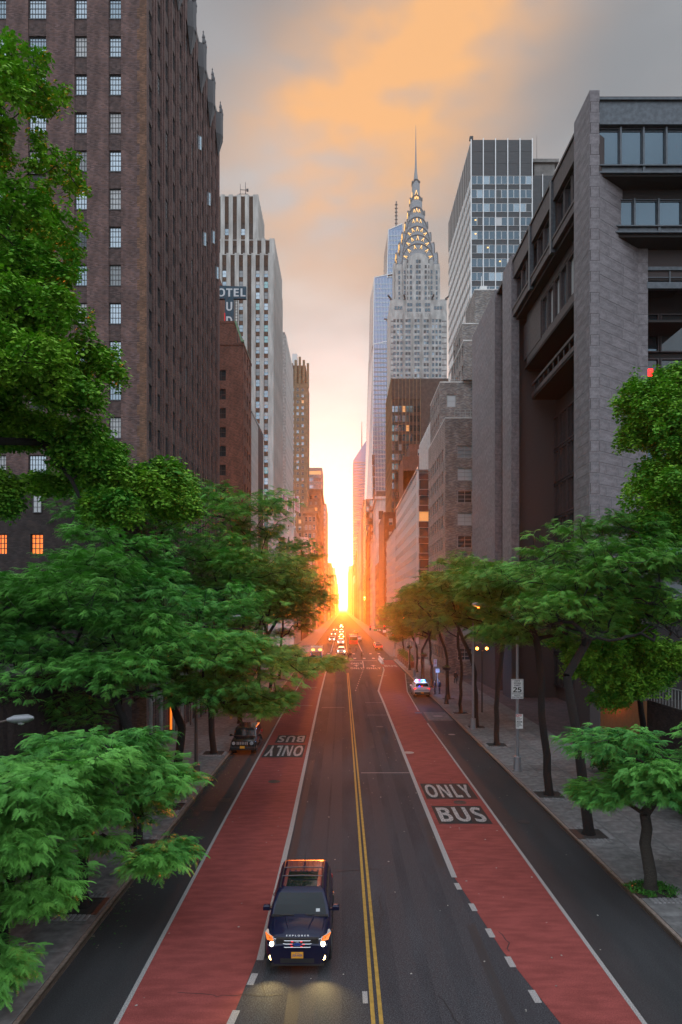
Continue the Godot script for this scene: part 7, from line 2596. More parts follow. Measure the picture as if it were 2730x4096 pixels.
func build_vehicles() -> void:
	vehicle("sport_utility_car", "dark navy utility car with lit fog lamps driving towards the camera", "car", "", Vector3(-1.34, 0.014, -23.0), 0.0, "paint_navy", {"near": true})
	var pc := vehicle("police_car", "white police car with flashing blue roof lights stopped by the right kerb", "police car", "", Vector3(9.72, 0.01, -87.6), PI, "paint_white", {"tail": "lamp_red"})
	var mb := MB.new()
	mb.box(Vector3(-0.62, 1.78, -0.55), Vector3(0.62, 1.84, -0.25))
	var bar := put(mb, "light_bar", M.plastic_black, pc)
	for k in [[-0.45, "lamp_cyan"], [-0.15, "lamp_blue"], [0.15, "lamp_red_soft"], [0.45, "lamp_cyan"]]:
		mb = MB.new()
		mb.chamfer(Vector3(k[0] - 0.14, 1.84, -0.53), Vector3(k[0] + 0.14, 1.97, -0.27), 0.04)
		put(mb, "flashing_light", M[k[1]], bar)
	for s in [-1, 1]:
		var l := OmniLight3D.new()
		l.name = "flashing_glow"
		l.light_color = Color(0.4, 0.65, 1.0)
		l.light_energy = 8.0
		l.omni_range = 40.0
		l.omni_attenuation = 2.0
		l.light_size = 0.15
		l.shadow_enabled = true
		l.position = Vector3(0.45 * s, 2.1, -0.4)
		pc.add_child(l, true)
		mb = MB.new()
		mb.box(Vector3(0.16 * s + 0.1, 1.33, -2.45), Vector3(0.16 * s + 0.24, 1.40, -2.42))
		put(mb, "strobe_light", M["lamp_red" if s < 0 else "lamp_blue"], pc)
	mb = MB.new()
	mb.box(Vector3(-0.9, 0.86, -2.525), Vector3(0.9, 0.90, -2.49))
	mb.box(Vector3(-1.012, 0.86, -2.0), Vector3(1.012, 0.96, 1.8))
	put(mb, "blue_stripe", M.paint_blue, pc)
	var jp := vehicle("parked_jeep", "black boxy parked car with a slotted grille under the long locust limb", "car", "", Vector3(-7.42, 0.01, -53.7), 0.0, "paint_black", {"boxy": true})
	mb = MB.new()
	mb.tube([Vector3(-0.84, 1.22, 0.9), Vector3(0.84, 1.22, 0.9)], [0.02, 0.02], 5)
	put(mb, "wiper", M.plastic_black, jp)
	var far := [
		[-0.35, 166.0, 0.0, "paint_silver", true, "silver car with dazzling headlights waiting behind the crosswalk", "car"],
		[-4.9, 126.5, 0.0, "paint_silver", true, "pale car with headlights coming down the left bus lane under the branches", "car"],
		[-0.6, 214.0, 0.0, "paint_white", true, "white car with headlights, second in the oncoming queue", "car"],
		[-0.5, 258.0, 0.0, "paint_yellow", true, "yellow taxi with headlights, third in the oncoming queue", "taxi"],
		[-3.6, 232.0, 0.0, "paint_silver", true, "silver car in the outer oncoming lane beyond the avenue", "car"],
		[-3.8, 285.0, 0.0, "paint_black", true, "black car with headlights in the outer oncoming lane", "car"],
		[-0.6, 310.0, 0.0, "paint_white", true, "white car with headlights, fourth in the oncoming queue", "car"],
		[-3.7, 345.0, 0.0, "paint_yellow", true, "yellow taxi far down the outer oncoming lane", "taxi"],
		[-0.7, 390.0, 0.0, "paint_silver", true, "small silver car with headlights near the glowing vanishing point", "car"],
		[9.6, 196.0, PI, "paint_black", false, "dark parked car at the kerb just past the avenue", "car"],
		[9.4, 184.0, PI, "paint_red", false, "red car with tail lamps turning past the far corner", "car"],
		[5.3, 236.0, PI, "paint_white", false, "white car driving away beyond the red bus", "car"],
		[5.6, 300.0, PI, "paint_yellow", false, "yellow taxi driving away down the street", "taxi"],
	]
	for k in far:
		vehicle("far_car", k[5], k[6], "cars queuing beyond the avenue", Vector3(k[0], 0.01, -k[1]), k[2], k[3], {"lit": k[4], "tail": "lamp_red", "low": 0.0 if k[6] == "car" and k[3] != "paint_black" else 0.28})
	# a red bus driving away and a truck with amber lamps
	var bus := thing("bus", "red and white bus driving away beyond the avenue", "bus", Vector3(3.2, 0.01, -214.0))
	mb = MB.new()
	mb.chamfer(Vector3(-1.27, 0.35, -6.0), Vector3(1.27, 3.05, 6.0), 0.15)
	put(mb, "body", M.paint_red, bus)
	mb = MB.new()
	mb.box(Vector3(-1.1, 1.5, 6.0), Vector3(1.1, 2.5, 6.03))
	put(mb, "rear_window", M.car_glass, bus)
	mb = MB.new()
	mb.box(Vector3(-1.1, 2.6, 6.0), Vector3(1.1, 2.9, 6.03))
	put(mb, "destination_panel", M.sign_white, bus)
	for s in [-1, 1]:
		mb = MB.new()
		mb.box(Vector3(1.05 * s - 0.15, 0.8, 6.0), Vector3(1.05 * s + 0.15, 1.2, 6.04))
		put(mb, "tail_light", M.lamp_red, bus)
		mb = MB.new()
		mb.box(Vector3(1.28 * s - 0.01, 1.4, -5.5), Vector3(1.28 * s + 0.01, 2.4, 5.5))
		put(mb, "side_window", M.car_glass, bus)
		for z in [3.6, -3.8]:
			mb = MB.new()
			mb.tube([Vector3(0.95 * s, 0.48, z), Vector3(1.25 * s, 0.48, z)], [0.48, 0.46], 14)
			put(mb, "wheel", M.rubber, bus)
	var tk := thing("truck", "tall box truck with amber roof lamps in the left lane behind the branches", "truck", Vector3(-5.2, 0.01, -140.0))
	mb = MB.new()
	mb.chamfer(Vector3(-1.2, 0.7, -4.5), Vector3(1.2, 3.4, 1.2), 0.06)
	put(mb, "cargo_box", M.paint_silver, tk)
	mb = MB.new()
	mb.hexa([Vector3(-1.1, 0.5, 3.0), Vector3(1.1, 0.5, 3.0), Vector3(1.1, 1.5, 2.95), Vector3(-1.1, 1.5, 2.95), Vector3(-1.1, 0.5, 1.2), Vector3(1.1, 0.5, 1.2), Vector3(1.1, 2.6, 1.2), Vector3(-1.1, 2.6, 1.2)])
	put(mb, "cab", M.paint_blue, tk)
	mb = MB.new()
	mb.quad(Vector3(-0.95, 1.56, 2.9), Vector3(0.95, 1.56, 2.9), Vector3(0.95, 2.4, 1.6), Vector3(-0.95, 2.4, 1.6))
	put(mb, "windshield", M.car_glass, tk)
	for s in [-1, 1]:
		mb = MB.new()
		mb.tube([Vector3(0.85 * s, 0.9, 2.9), Vector3(0.85 * s, 0.9, 3.05)], [0.14, 0.14], 10)
		put(mb, "headlight", M.lamp_white, tk)
		mb = MB.new()
		mb.box(Vector3(0.7 * s - 0.25, 2.62, 1.3), Vector3(0.7 * s + 0.25, 2.85, 1.5))
		put(mb, "roof_lamp", M.lamp_street, tk)
		for z in [2.0, -3.0]:
			mb = MB.new()
			mb.tube([Vector3(0.8 * s, 0.45, z), Vector3(1.12 * s, 0.45, z)], [0.45, 0.43], 14)
			put(mb, "wheel", M.rubber, tk)

# ---------------------------------------------------------------- people
func nets(bones: Array, cell: float, k: float, mb: MB) -> void:  # bones of [a, b, ra, rb]: one smooth skin by surface nets
	var lo := Vector3.INF
	var hi := -Vector3.INF
	for b in bones:
		var r: float = maxf(b[2], b[3]) + cell * 2.5
		lo = lo.min(b[0] - Vector3.ONE * r).min(b[1] - Vector3.ONE * r)
		hi = hi.max(b[0] + Vector3.ONE * r).max(b[1] + Vector3.ONE * r)
	var n := Vector3i(((hi - lo) / cell).ceil()) + Vector3i.ONE
	var f := PackedFloat32Array()
	f.resize(n.x * n.y * n.z)
	f.fill(1.0)
	for b in bones:
		var a: Vector3 = b[0]
		var c: Vector3 = b[1]
		var ab := c - a
		var l2 := maxf(ab.length_squared(), 1e-8)
		var r: float = maxf(b[2], b[3]) + cell * 2.0 + k
		var p0 := Vector3i(((a.min(c) - Vector3.ONE * r - lo) / cell).floor()).max(Vector3i.ZERO)
		var p1 := Vector3i(((a.max(c) + Vector3.ONE * r - lo) / cell).ceil()).min(n - Vector3i.ONE)
		for z in range(p0.z, p1.z + 1):
			for y in range(p0.y, p1.y + 1):
				for x in range(p0.x, p1.x + 1):
					var p := lo + Vector3(x, y, z) * cell
					var t := clampf((p - a).dot(ab) / l2, 0.0, 1.0)
					var d := p.distance_to(a + ab * t) - lerpf(b[2], b[3], t)
					var i := x + n.x * (y + n.y * z)
					var e := f[i]
					var h := maxf(k - absf(d - e), 0.0) / k
					f[i] = minf(d, e) - h * h * k * 0.25
	var vert := {}
	for z in n.z - 1:
		for y in n.y - 1:
			for x in n.x - 1:
				var i := x + n.x * (y + n.y * z)
				var s := Vector3.ZERO
				var m := 0
				var inside := 0
				var g := Vector3.ZERO
				for c in 8:
					var v := f[i + (c & 1) + n.x * (((c >> 1) & 1) + n.y * (c >> 2))]
					if v < 0.0:
						inside += 1
					g += Vector3((c & 1) * 2 - 1, ((c >> 1) & 1) * 2 - 1, (c >> 2) * 2 - 1) * v
				if inside == 0 or inside == 8:
					continue
				for e in [[0, 1], [2, 3], [4, 5], [6, 7], [0, 2], [1, 3], [4, 6], [5, 7], [0, 4], [1, 5], [2, 6], [3, 7]]:
					var a: int = e[0]
					var b: int = e[1]
					var va := f[i + (a & 1) + n.x * (((a >> 1) & 1) + n.y * (a >> 2))]
					var vb := f[i + (b & 1) + n.x * (((b >> 1) & 1) + n.y * (b >> 2))]
					if (va < 0.0) != (vb < 0.0):
						s += Vector3(a & 1, (a >> 1) & 1, a >> 2).lerp(Vector3(b & 1, (b >> 1) & 1, b >> 2), va / (va - vb))
						m += 1
				vert[i] = [lo + (Vector3(x, y, z) + s / m) * cell, g.normalized()]
	var st := [1, n.x, n.x * n.y]
	for i in vert:
		for ax in 3:
			var u: int = st[(ax + 1) % 3]
			var w: int = st[(ax + 2) % 3]
			if not (vert.has(i - u) and vert.has(i - w) and vert.has(i - u - w)):
				continue
			var va := f[i]
			var vb := f[i + st[ax]]
			if (va < 0.0) == (vb < 0.0):
				continue
			var q := [vert[i], vert[i - u], vert[i - u - w], vert[i - w]]
			if va < 0.0:
				q.reverse()
			for e in [0, 1, 2, 0, 2, 3]:
				mb.put_smooth(q[e][0], q[e][1], Vector2.ZERO)

func person(label: String, at: Vector3, turn: float, top: String, legs: String, pose := "stand", group := "") -> void:
	var t := thing("person", label, "person", at, group)
	t.rotation.y = turn
	var v := func(x: float, y: float, z: float) -> Vector3: return Vector3(x, y, z)
	var stride := 0.22 if pose == "walk" else 0.05
	var skin := []
	# head: skull, jaw, nose, ears, neck; faces +z
	skin.append([v.call(0, 1.67, -0.01), v.call(0, 1.62, 0.02), 0.088, 0.075])
	skin.append([v.call(0, 1.59, 0.035), v.call(0, 1.56, 0.05), 0.05, 0.04])
	skin.append([v.call(0, 1.635, 0.095), v.call(0, 1.61, 0.112), 0.012, 0.016])
	skin.append([v.call(0, 1.45, -0.01), v.call(0, 1.56, 0.0), 0.055, 0.05])
	for s in [-1, 1]:
		skin.append([v.call(0.088 * s, 1.65, -0.01), v.call(0.088 * s, 1.61, 0.0), 0.018, 0.012])
	var coat := [[v.call(0, 1.0, 0), v.call(0, 1.2, 0), 0.145, 0.14], [v.call(0, 1.2, 0), v.call(0, 1.38, 0), 0.15, 0.13], [v.call(-0.15, 1.4, 0), v.call(0.15, 1.4, 0), 0.075, 0.075]]
	var trousers := []
	for s in [-1, 1]:
		var sh: Vector3 = v.call(0.19 * s, 1.4, 0)
		var el: Vector3 = v.call(0.25 * s, 1.13, -0.03)
		var wr: Vector3 = v.call(0.23 * s, 0.90, 0.07)
		if pose == "photo":
			el = v.call(0.27 * s, 1.28, 0.24)
			wr = v.call(0.09 * s, 1.56, 0.27)
		elif pose == "walk":
			el = v.call(0.24 * s, 1.14, -0.08 * s)
			wr = v.call(0.23 * s, 0.92, 0.10 * -s)
		elif pose == "hips" and s > 0:
			el = v.call(0.36 * s, 1.16, -0.10)
			wr = v.call(0.18 * s, 1.02, 0.08)
		coat.append([sh, el, 0.065, 0.05])
		coat.append([el, wr, 0.05, 0.038])
		# hand: palm, four fingers, thumb, slightly curled
		var f := (wr - el).normalized()
		var side := f.cross(Vector3(0, 0, 1) if absf(f.z) < 0.8 else Vector3(0, 1, 0)).normalized()
		var curl := f.cross(side).normalized() * 0.4
		var palm := wr + f * 0.09
		skin.append([wr - f * 0.05, palm, 0.03, 0.034])
		for q in 4:
			var root := palm + side * (q - 1.5) * 0.019
			var mid: Vector3 = root + (f + curl * 0.5) * ([0.04, 0.048, 0.045, 0.034][q])
			skin.append([root, mid, 0.0105, 0.0095])
			skin.append([mid, mid + (f + curl * 1.6).normalized() * 0.035, 0.0095, 0.008])
		skin.append([wr + f * 0.03 - side * 0.025, wr + f * 0.075 - side * 0.06 + curl * 0.03, 0.012, 0.009])
		var hip: Vector3 = v.call(0.09 * s, 0.92, 0)
		var kn: Vector3 = v.call(0.10 * s, 0.50, 0.03 + stride * s * 0.7)
		var an: Vector3 = v.call(0.10 * s, 0.09, -0.03 + stride * s)
		trousers.append([v.call(-0.05, 0.95, 0), v.call(0.05, 0.95, 0), 0.135, 0.135])
		trousers.append([hip, kn, 0.092, 0.062])
		trousers.append([kn, an, 0.062, 0.048])
		var sm := MB.new()
		nets([[an + Vector3(0, -0.04, -0.02), an + Vector3(0, -0.055, 0.16), 0.045, 0.035]], 0.02, 0.02, sm)
		put(sm, "shoe", M.cloth_black, t)
	# legs and torso under the clothes keep the body one figure
	for b in coat:
		skin.append([b[0], b[1], b[2] - 0.02, b[3] - 0.015])
	for b in trousers:
		skin.append([b[0], b[1], b[2] - 0.02, b[3] - 0.02])
	var mb := MB.new()
	nets(skin, 0.016, 0.02, mb)
	put(mb, "body", M.skin, t)
	mb = MB.new()
	nets(coat, 0.022, 0.05, mb)
	put(mb, "jacket", M[top], t)
	mb = MB.new()
	nets(trousers, 0.022, 0.04, mb)
	put(mb, "trousers", M[legs], t)
	mb = MB.new()
	nets([[v.call(0, 1.69, -0.03), v.call(0, 1.63, -0.05), 0.088, 0.075]], 0.016, 0.02, mb)
	put(mb, "hair", M.hair, t)
	for s in [-1, 1]:
		mb = MB.new()
		mb.lathe(v.call(0.033 * s, 1.645, 0.083), [Vector2(0, -0.008), Vector2(0.009, 0), Vector2(0, 0.008)], 6)
		put(mb, "eye", M.sign_black, t)
	mb = MB.new()
	mb.tube([v.call(-0.025, 1.575, 0.085), v.call(0, 1.573, 0.092), v.call(0.025, 1.575, 0.085)], [0.004, 0.006, 0.004], 5)
	put(mb, "mouth", M.brick_corner, t)
	if pose == "photo":
		var cam := MB.new()
		cam.chamfer(v.call(-0.07, 1.60, 0.24), v.call(0.07, 1.70, 0.31), 0.01)
		cam.tube([v.call(0, 1.65, 0.31), v.call(0, 1.65, 0.39)], [0.04, 0.04], 10)
		var c2 := thing("camera", "black camera held up by the brown clothed man in the roadway", "camera", at)
		c2.rotation.y = turn
		put(cam, "camera_body", M.plastic_black, c2)

# ---------------------------------------------------------------- street furniture
func lamp_post(called: String, label: String, at: Vector3, h: float, m: String, arm: Vector3, lit: bool) -> Node3D:
	var t := thing(called, label, "street lamp", at, "street lamps along the pavements")
	var mb := MB.new()
	mb.lathe(Vector3.ZERO, [Vector2(0.0, 0.0), Vector2(0.34, 0.0), Vector2(0.34, 0.06), Vector2(0.27, 0.08), Vector2(0.23, 0.85), Vector2(0.26, 0.9), Vector2(0.14, 0.98), Vector2(0.0, 1.0)], 8)
	put(mb, "base", M[m], t)
	mb = MB.new()
	mb.tube([Vector3(0, 0.95, 0), Vector3(0, h, 0)], [0.115, 0.075], 10)
	put(mb, "pole", M[m], t)
	if arm != Vector3.ZERO:
		mb = MB.new()
		mb.tube([Vector3(0, h - 0.6, 0), Vector3(0, h, 0) + arm * 0.25 + Vector3(0, 0.25, 0), Vector3(0, h + 0.4, 0) + arm], [0.06, 0.05, 0.04], 8)
		put(mb, "arm", M[m], t)
		mb = MB.new()
		var e := Vector3(0, h + 0.4, 0) + arm
		var f := arm.normalized()
		mb.tube([e - f * 0.15, e + f * 0.1, e + f * 0.6, e + f * 0.8], [0.06, 0.15, 0.15, 0.05], 10)
		put(mb, "lamp_head", M.galvanised, t)
		mb = MB.new()
		mb.lathe(e + f * 0.35 + Vector3(0, -0.15, 0), [Vector2(0, -0.09), Vector2(0.1, -0.05), Vector2(0.13, 0.0), Vector2(0.0, 0.03)], 10)
		put(mb, "lamp_glass", M["lamp_street" if lit else "lens_clear"], t)
		if lit:
			omni(t, e + f * 0.35 + Vector3(0, -0.32, 0), Color(1.0, 0.62, 0.22), 1.6, 0.12)
	return t

func omni(t: Node, at: Vector3, c: Color, e: float, size: float) -> void:
	var l := OmniLight3D.new()
	l.name = "lamp_light"
	l.light_color = c
	l.light_energy = e
	l.omni_range = 60.0
	l.omni_attenuation = 2.0
	l.light_size = size
	l.shadow_enabled = true
	l.position = at
	t.add_child(l, true)

func plate_sign(t: Node, at: Vector3, w: float, h: float, m: String, border := true) -> Node:
	var mb := MB.new()
	mb.box(at + Vector3(-w * 0.5, -h * 0.5, -0.006), at + Vector3(w * 0.5, h * 0.5, 0.006))
	var p := put(mb, "sign_plate", M[m], t)
	if border:
		mb = MB.new()
		var a := at + Vector3(0, 0, 0.0075)
		for k in [[-0.45, 0.45, 0.44, 0.46], [-0.45, 0.45, -0.46, -0.44]]:
			mb.box(a + Vector3(w * k[0], h * k[2], -0.001), a + Vector3(w * k[1], h * k[3], 0.001))
		for s in [-1, 1]:
			mb.box(a + Vector3(w * 0.45 * s - 0.006, -h * 0.46, -0.001), a + Vector3(w * 0.45 * s + 0.006, h * 0.46, 0.0012))
		put(mb, "border", M.sign_black, p)
	return p

func build_street() -> void:
	# speed limit pole
	var g := 0.14
	var sp := lamp_post("lamp_pole", "grey steel lamp pole carrying a speed limit sign on the right pavement", Vector3(11.54, g, -46.0), 10.2, "galvanised", Vector3(-2.2, 0.3, 0.0), true)
	var st := thing("speed_sign", "white speed limit sign reading 25 with a photo enforced plate below", "sign", Vector3(11.5, g, -45.86))
	plate_sign(st, Vector3(0, 5.58, 0), 0.80, 0.96, "sign_white")
	for k in [["CITY", 5.93, 0.36, 0.10], ["SPEED", 5.79, 0.46, 0.10], ["LIMIT", 5.65, 0.40, 0.10], ["25", 5.36, 0.56, 0.34]]:
		sign_text(st, k[0], Vector3(0, k[1], 0.012), k[2], k[3], "sign_black", Basis(), 0.004)
	plate_sign(st, Vector3(0, 4.92, 0), 0.80, 0.32, "sign_white")
	sign_text(st, "PHOTO", Vector3(0, 4.985, 0.012), 0.40, 0.09, "sign_black", Basis(), 0.004)
	sign_text(st, "ENFORCED", Vector3(0, 4.865, 0.012), 0.66, 0.09, "sign_black", Basis(), 0.004)
	var pk := thing("parking_sign", "small white notice with a red star square on the lamp pole", "sign", Vector3(11.64, g, -45.86))
	plate_sign(pk, Vector3(0, 3.28, 0), 0.46, 0.96, "sign_white", false)
	var mb := MB.new()
	mb.box(Vector3(-0.21, 3.58, 0.006), Vector3(-0.05, 3.74, 0.009))
	put(mb, "red_square", M.sign_red, pk)
	mb = MB.new()
	var star := []
	for k in 10:
		star.append(Vector2(sin(TAU * k / 10.0), cos(TAU * k / 10.0)) * (0.065 if k % 2 == 0 else 0.027))
	mb.plate(star, Transform3D(Basis(), Vector3(-0.13, 3.66, 0)), 0.009, 0.011)
	put(mb, "star", M.sign_white, pk)
	var rr := RandomNumberGenerator.new()
	rr.seed = 3
	mb = MB.new()
	for k in 3:
		mb.box(Vector3(-0.03, 3.71 - k * 0.05, 0.006), Vector3(rr.randf_range(0.1, 0.2), 3.735 - k * 0.05, 0.008))
	put(mb, "red_lines", M.sign_red, pk)
	mb = MB.new()
	for k in 9:
		if k == 3:
			continue
		mb.box(Vector3(-0.2, 3.5 - k * 0.075, 0.006), Vector3(rr.randf_range(-0.02, 0.2), 3.53 - k * 0.075, 0.008))
	mb.box(Vector3(-0.15, 3.255, 0.006), Vector3(0.15, 3.285, 0.008))
	mb.plate([Vector2(-0.2, 0), Vector2(-0.13, 0.04), Vector2(-0.13, -0.04)], Transform3D(Basis(), Vector3(0, 3.27, 0)), 0.006, 0.008)
	mb.plate([Vector2(0.2, 0), Vector2(0.13, -0.04), Vector2(0.13, 0.04)], Transform3D(Basis(), Vector3(0, 3.27, 0)), 0.006, 0.008)
	put(mb, "print", M.sign_black, pk)
	# other lamps
	lamp_post("lamp_pole", "brown octagonal based lamp post on the left pavement among the locusts", Vector3(-9.16, g, -43.5), 9.4, "lamp_brown", Vector3(2.0, 0.3, 0), false)
	lamp_post("lamp_pole", "lamp post whose pale head shows above the leaves at the left edge", Vector3(-13.2, g, -25.0), 6.2, "lamp_brown", Vector3(1.3, 0.1, 0.0), false)
	lamp_post("lamp_pole", "lit lamp post beside the leaning locust before the police car", Vector3(11.6, g, -62.0), 10.4, "galvanised", Vector3(0.4, 0.2, 0), true)
	lamp_post("lamp_pole", "lit lamp post beyond the police car by the hatching", Vector3(11.6, g, -112.0), 9.3, "galvanised", Vector3(-1.2, 0.2, 0), true)
	lamp_post("lamp_pole", "lit lamp post close to the crosswalk on the right corner", Vector3(11.8, g, -124.0), 8.6, "galvanised", Vector3(-0.6, 0.2, 0), true)
	# ornate black posts with flower bowls
	for k in [[11.7, 78.5, "black ornate post with a leafy bowl just before the police car", true], [11.75, 101.0, "black ornate post with a leafy bowl beyond the police car", false], [11.75, 122.0, "black ornate post with a leafy bowl by the planters", false]]:
		var t := thing("planter_post", k[2], "lamp post", Vector3(k[0], g, -k[1]), "ornate black posts")
		mb = MB.new()
		mb.lathe(Vector3.ZERO, [Vector2(0.0, 0.0), Vector2(0.30, 0.0), Vector2(0.30, 0.15), Vector2(0.24, 0.2), Vector2(0.20, 0.85), Vector2(0.14, 1.0), Vector2(0.12, 1.1), Vector2(0.10, 4.0), Vector2(0.0, 4.05)], 10)
		put(mb, "post", M.lamp_black, t)
		mb = MB.new()
		mb.lathe(Vector3(0, 3.7, 0), [Vector2(0.1, 0.0), Vector2(0.42, 0.18), Vector2(0.52, 0.42), Vector2(0.46, 0.44), Vector2(0.0, 0.40)], 14)
		put(mb, "bowl", M.lamp_black, t)
		shrub(t, "flowers", Vector3(0, 4.15, 0), Vector3(0.5, 0.2, 0.5), 60, 0.35)
	# two bright globes of a shop terrace under the trees
	var gb := thing("globe_lamp", "post with twin bright globes glowing under the right hand trees", "lamp", Vector3(14.4, g, -72.0))
	mb = MB.new()
	mb.tube([Vector3.ZERO, Vector3(0, 6.4, 0)], [0.09, 0.06], 8)
	mb.beam(Vector3(-0.5, 6.4, 0), Vector3(0.5, 6.4, 0), 0.06, 0.06)
	put(mb, "post", M.lamp_black, gb)
	for s in [-1, 1]:
		mb = MB.new()
		mb.lathe(Vector3(0.5 * s, 6.6, 0), [Vector2(0, -0.16), Vector2(0.12, -0.1), Vector2(0.16, 0), Vector2(0.12, 0.1), Vector2(0, 0.16)], 12)
		put(mb, "globe_light", M.lamp_street, gb)
	omni(gb, Vector3(0, 6.95, 0), Color(1.0, 0.78, 0.45), 1.2, 0.2)
	# signals and street name at the avenue
	var ts := thing("traffic_signal", "traffic signal mast on the far corner with red lamps and a green street name plate", "traffic light", Vector3(11.6, g, -157.0))
	mb = MB.new()
	mb.tube([Vector3.ZERO, Vector3(0, 7.2, 0)], [0.13, 0.09], 8)
	mb.tube([Vector3(0, 6.6, 0), Vector3(-3.0, 7.0, 0), Vector3(-5.6, 7.0, 0)], [0.08, 0.06, 0.05], 8)
	put(mb, "mast", M.galvanised, ts)
	for k in [[-5.4, 6.4], [-0.3, 4.6], [-2.2, 6.5]]:
		mb = MB.new()
		mb.chamfer(Vector3(k[0] - 0.18, k[1] - 0.5, -0.15), Vector3(k[0] + 0.18, k[1] + 0.55, 0.15), 0.03)
		var hd := put(mb, "signal_head", M.lamp_black, ts)
		mb = MB.new()
		mb.tube([Vector3(k[0], k[1] + 0.34, 0.12), Vector3(k[0], k[1] + 0.34, 0.2)], [0.13, 0.13], 10)
		put(mb, "red_light", M.lamp_red, hd)
	mb = MB.new()
	mb.box(Vector3(-4.6, 5.75, 0.1), Vector3(-2.65, 6.2, 0.14))
	var np := put(mb, "name_plate", M.sign_green, ts)
	sign_text(np, "2 Av", Vector3(-3.4, 5.97, 0.16), 0.9, 0.3, "sign_white", Basis(), 0.02)
	plate_sign(ts, Vector3(-2.2, 5.7, 0.12), 0.75, 0.6, "sign_white")
	# planters along the kerb
	for k in 6:
		var t := thing("street_planter", "terracotta coloured square planter with a dark shrub, %s in the row by the avenue corner" % ["first", "second", "third", "fourth", "fifth", "sixth"][k], "planter", Vector3(12.4, g, -127.5 - k * 4.2), "planters by the avenue corner")
		mb = MB.new()
		mb.chamfer(Vector3(-0.75, 0, -0.75), Vector3(0.75, 1.05, 0.75), 0.06)
		put(mb, "pot", M.planter, t)
		shrub(t, "shrub", Vector3(0, 1.6, 0), Vector3(0.8, 0.75, 0.8), 150, 0.6)
	var br := thing("barrier", "low pale concrete barrier between the bus lane and the turning lane", "barrier", Vector3(7.85, 0.0, -143.0))
	mb = MB.new()
	mb.prism([Vector2(-0.28, 6.5), Vector2(0.28, 6.5), Vector2(0.28, -6.5), Vector2(-0.28, -6.5)], 0.012, 0.25)
	mb.prism([Vector2(-0.13, 6.4), Vector2(0.13, 6.4), Vector2(0.13, -6.4), Vector2(-0.13, -6.4)], 0.25, 0.85)
	put(mb, "barrier_wall", M.limestone_pale, br)
	# scaffold posts by the pavement shed
	var sc := thing("scaffold_rail", "thin pale metal scaffold frame along the pavement behind the planters", "scaffold", Vector3(13.9, g, -125.0))
	for k in 6:
		mb = MB.new()
		mb.tube([Vector3(0, 0, -k * 4.0), Vector3(0, 4.2, -k * 4.0)], [0.04, 0.04], 6)
		put(mb, "post", M.galvanised, sc)
	for y in [1.4, 2.8, 4.1]:
		mb = MB.new()
		mb.tube([Vector3(0, y, 0.5), Vector3(0, y, -20.5)], [0.03, 0.03], 5)
		put(mb, "rail", M.galvanised, sc)
	for k in [[12.7, 95.5, 3.3, 0.45, 1.0, "small white and red bus stop notice on a thin post"], [11.9, 126.0, 4.3, 0.85, 0.9, "white square road sign above the planters"], [12.0, 88.0, 2.9, 0.5, 0.5, "round topped small white sign behind the police car"]]:
		var t := thing("post_sign", k[5], "sign", Vector3(k[0], g, -k[1]), "small signs along the right pavement")
		mb = MB.new()
		mb.tube([Vector3.ZERO, Vector3(0, k[2] + 0.5, -0.03)], [0.035, 0.035], 6)
		put(mb, "post", M.galvanised, t)
		plate_sign(t, Vector3(0, k[2], 0.02), k[3], k[4], "sign_white")
		mb = MB.new()
		for i in 3:
			mb.box(Vector3(-k[3] * 0.3, k[2] + k[4] * (0.25 - i * 0.2), 0.03), Vector3(k[3] * 0.3, k[2] + k[4] * (0.33 - i * 0.2), 0.034))
		put(mb, "print", M["sign_red" if k[1] < 100 else "sign_black"], t)
	# lit strips at doorways
	for k in [[-13.99, 56.7, 1.0, 4.2, "amber lit doorway strip on the shop range under the left trees"], [21.3, 90.2, 1.4, 8.2, "tall amber light strip in the slot between the granite piers"]]:
		var t := thing("wall_light", k[4], "wall light", Vector3(k[0], 0, -k[1]))
		mb = MB.new()
		mb.box(Vector3(-0.05, k[2], -0.14), Vector3(0.05, k[3], 0.14))
		put(mb, "light_strip", M.glass_amber, t)
	# lit wooden fence, terrace wall and rail on the right
	var fe := thing("wooden_fence", "warm lit vertical board fence behind the right hand trees", "fence", Vector3(17.6, 0.13, -47.5))
	for k in 18:
		mb = MB.new()
		mb.chamfer(Vector3(k * 0.2, 0.1, -0.03), Vector3(k * 0.2 + 0.185, 4.4, 0.0), 0.01)
		put(mb, "board", M.wood_fence, fe)
	mb = MB.new()
	mb.box(Vector3(0.9, 4.5, 0.25), Vector3(1.3, 4.6, 0.35))
	put(mb, "fence_light", M.lamp_street, fe)
	omni(fe, Vector3(1.1, 4.35, 0.45), Color(1.0, 0.5, 0.15), 0.5, 0.1)
	mb = MB.new()
	mb.box(Vector3(18.8, 0, -43.0), Vector3(45, 5.2, -8.0))
	tag(put(mb, "terrace_wall", M.brick_dark), "dark stone terrace wall at the right edge behind the shrubs", "wall")
	var rl := thing("terrace_rail", "dark iron railing on the right hand terrace wall", "railing", Vector3(18.9, 5.2, 0))
	mb = MB.new()
	mb.beam(Vector3(0, 1.05, -43), Vector3(0, 1.05, -20), 0.06, 0.05)
	put(mb, "top_rail", M.frame_grey, rl)
	for k in 60:
		mb = MB.new()
		mb.box(Vector3(-0.012, 0, -43.0 + k * 0.38), Vector3(0.012, 1.05, -42.97 + k * 0.38))
		put(mb, "baluster", M.frame_grey, rl)
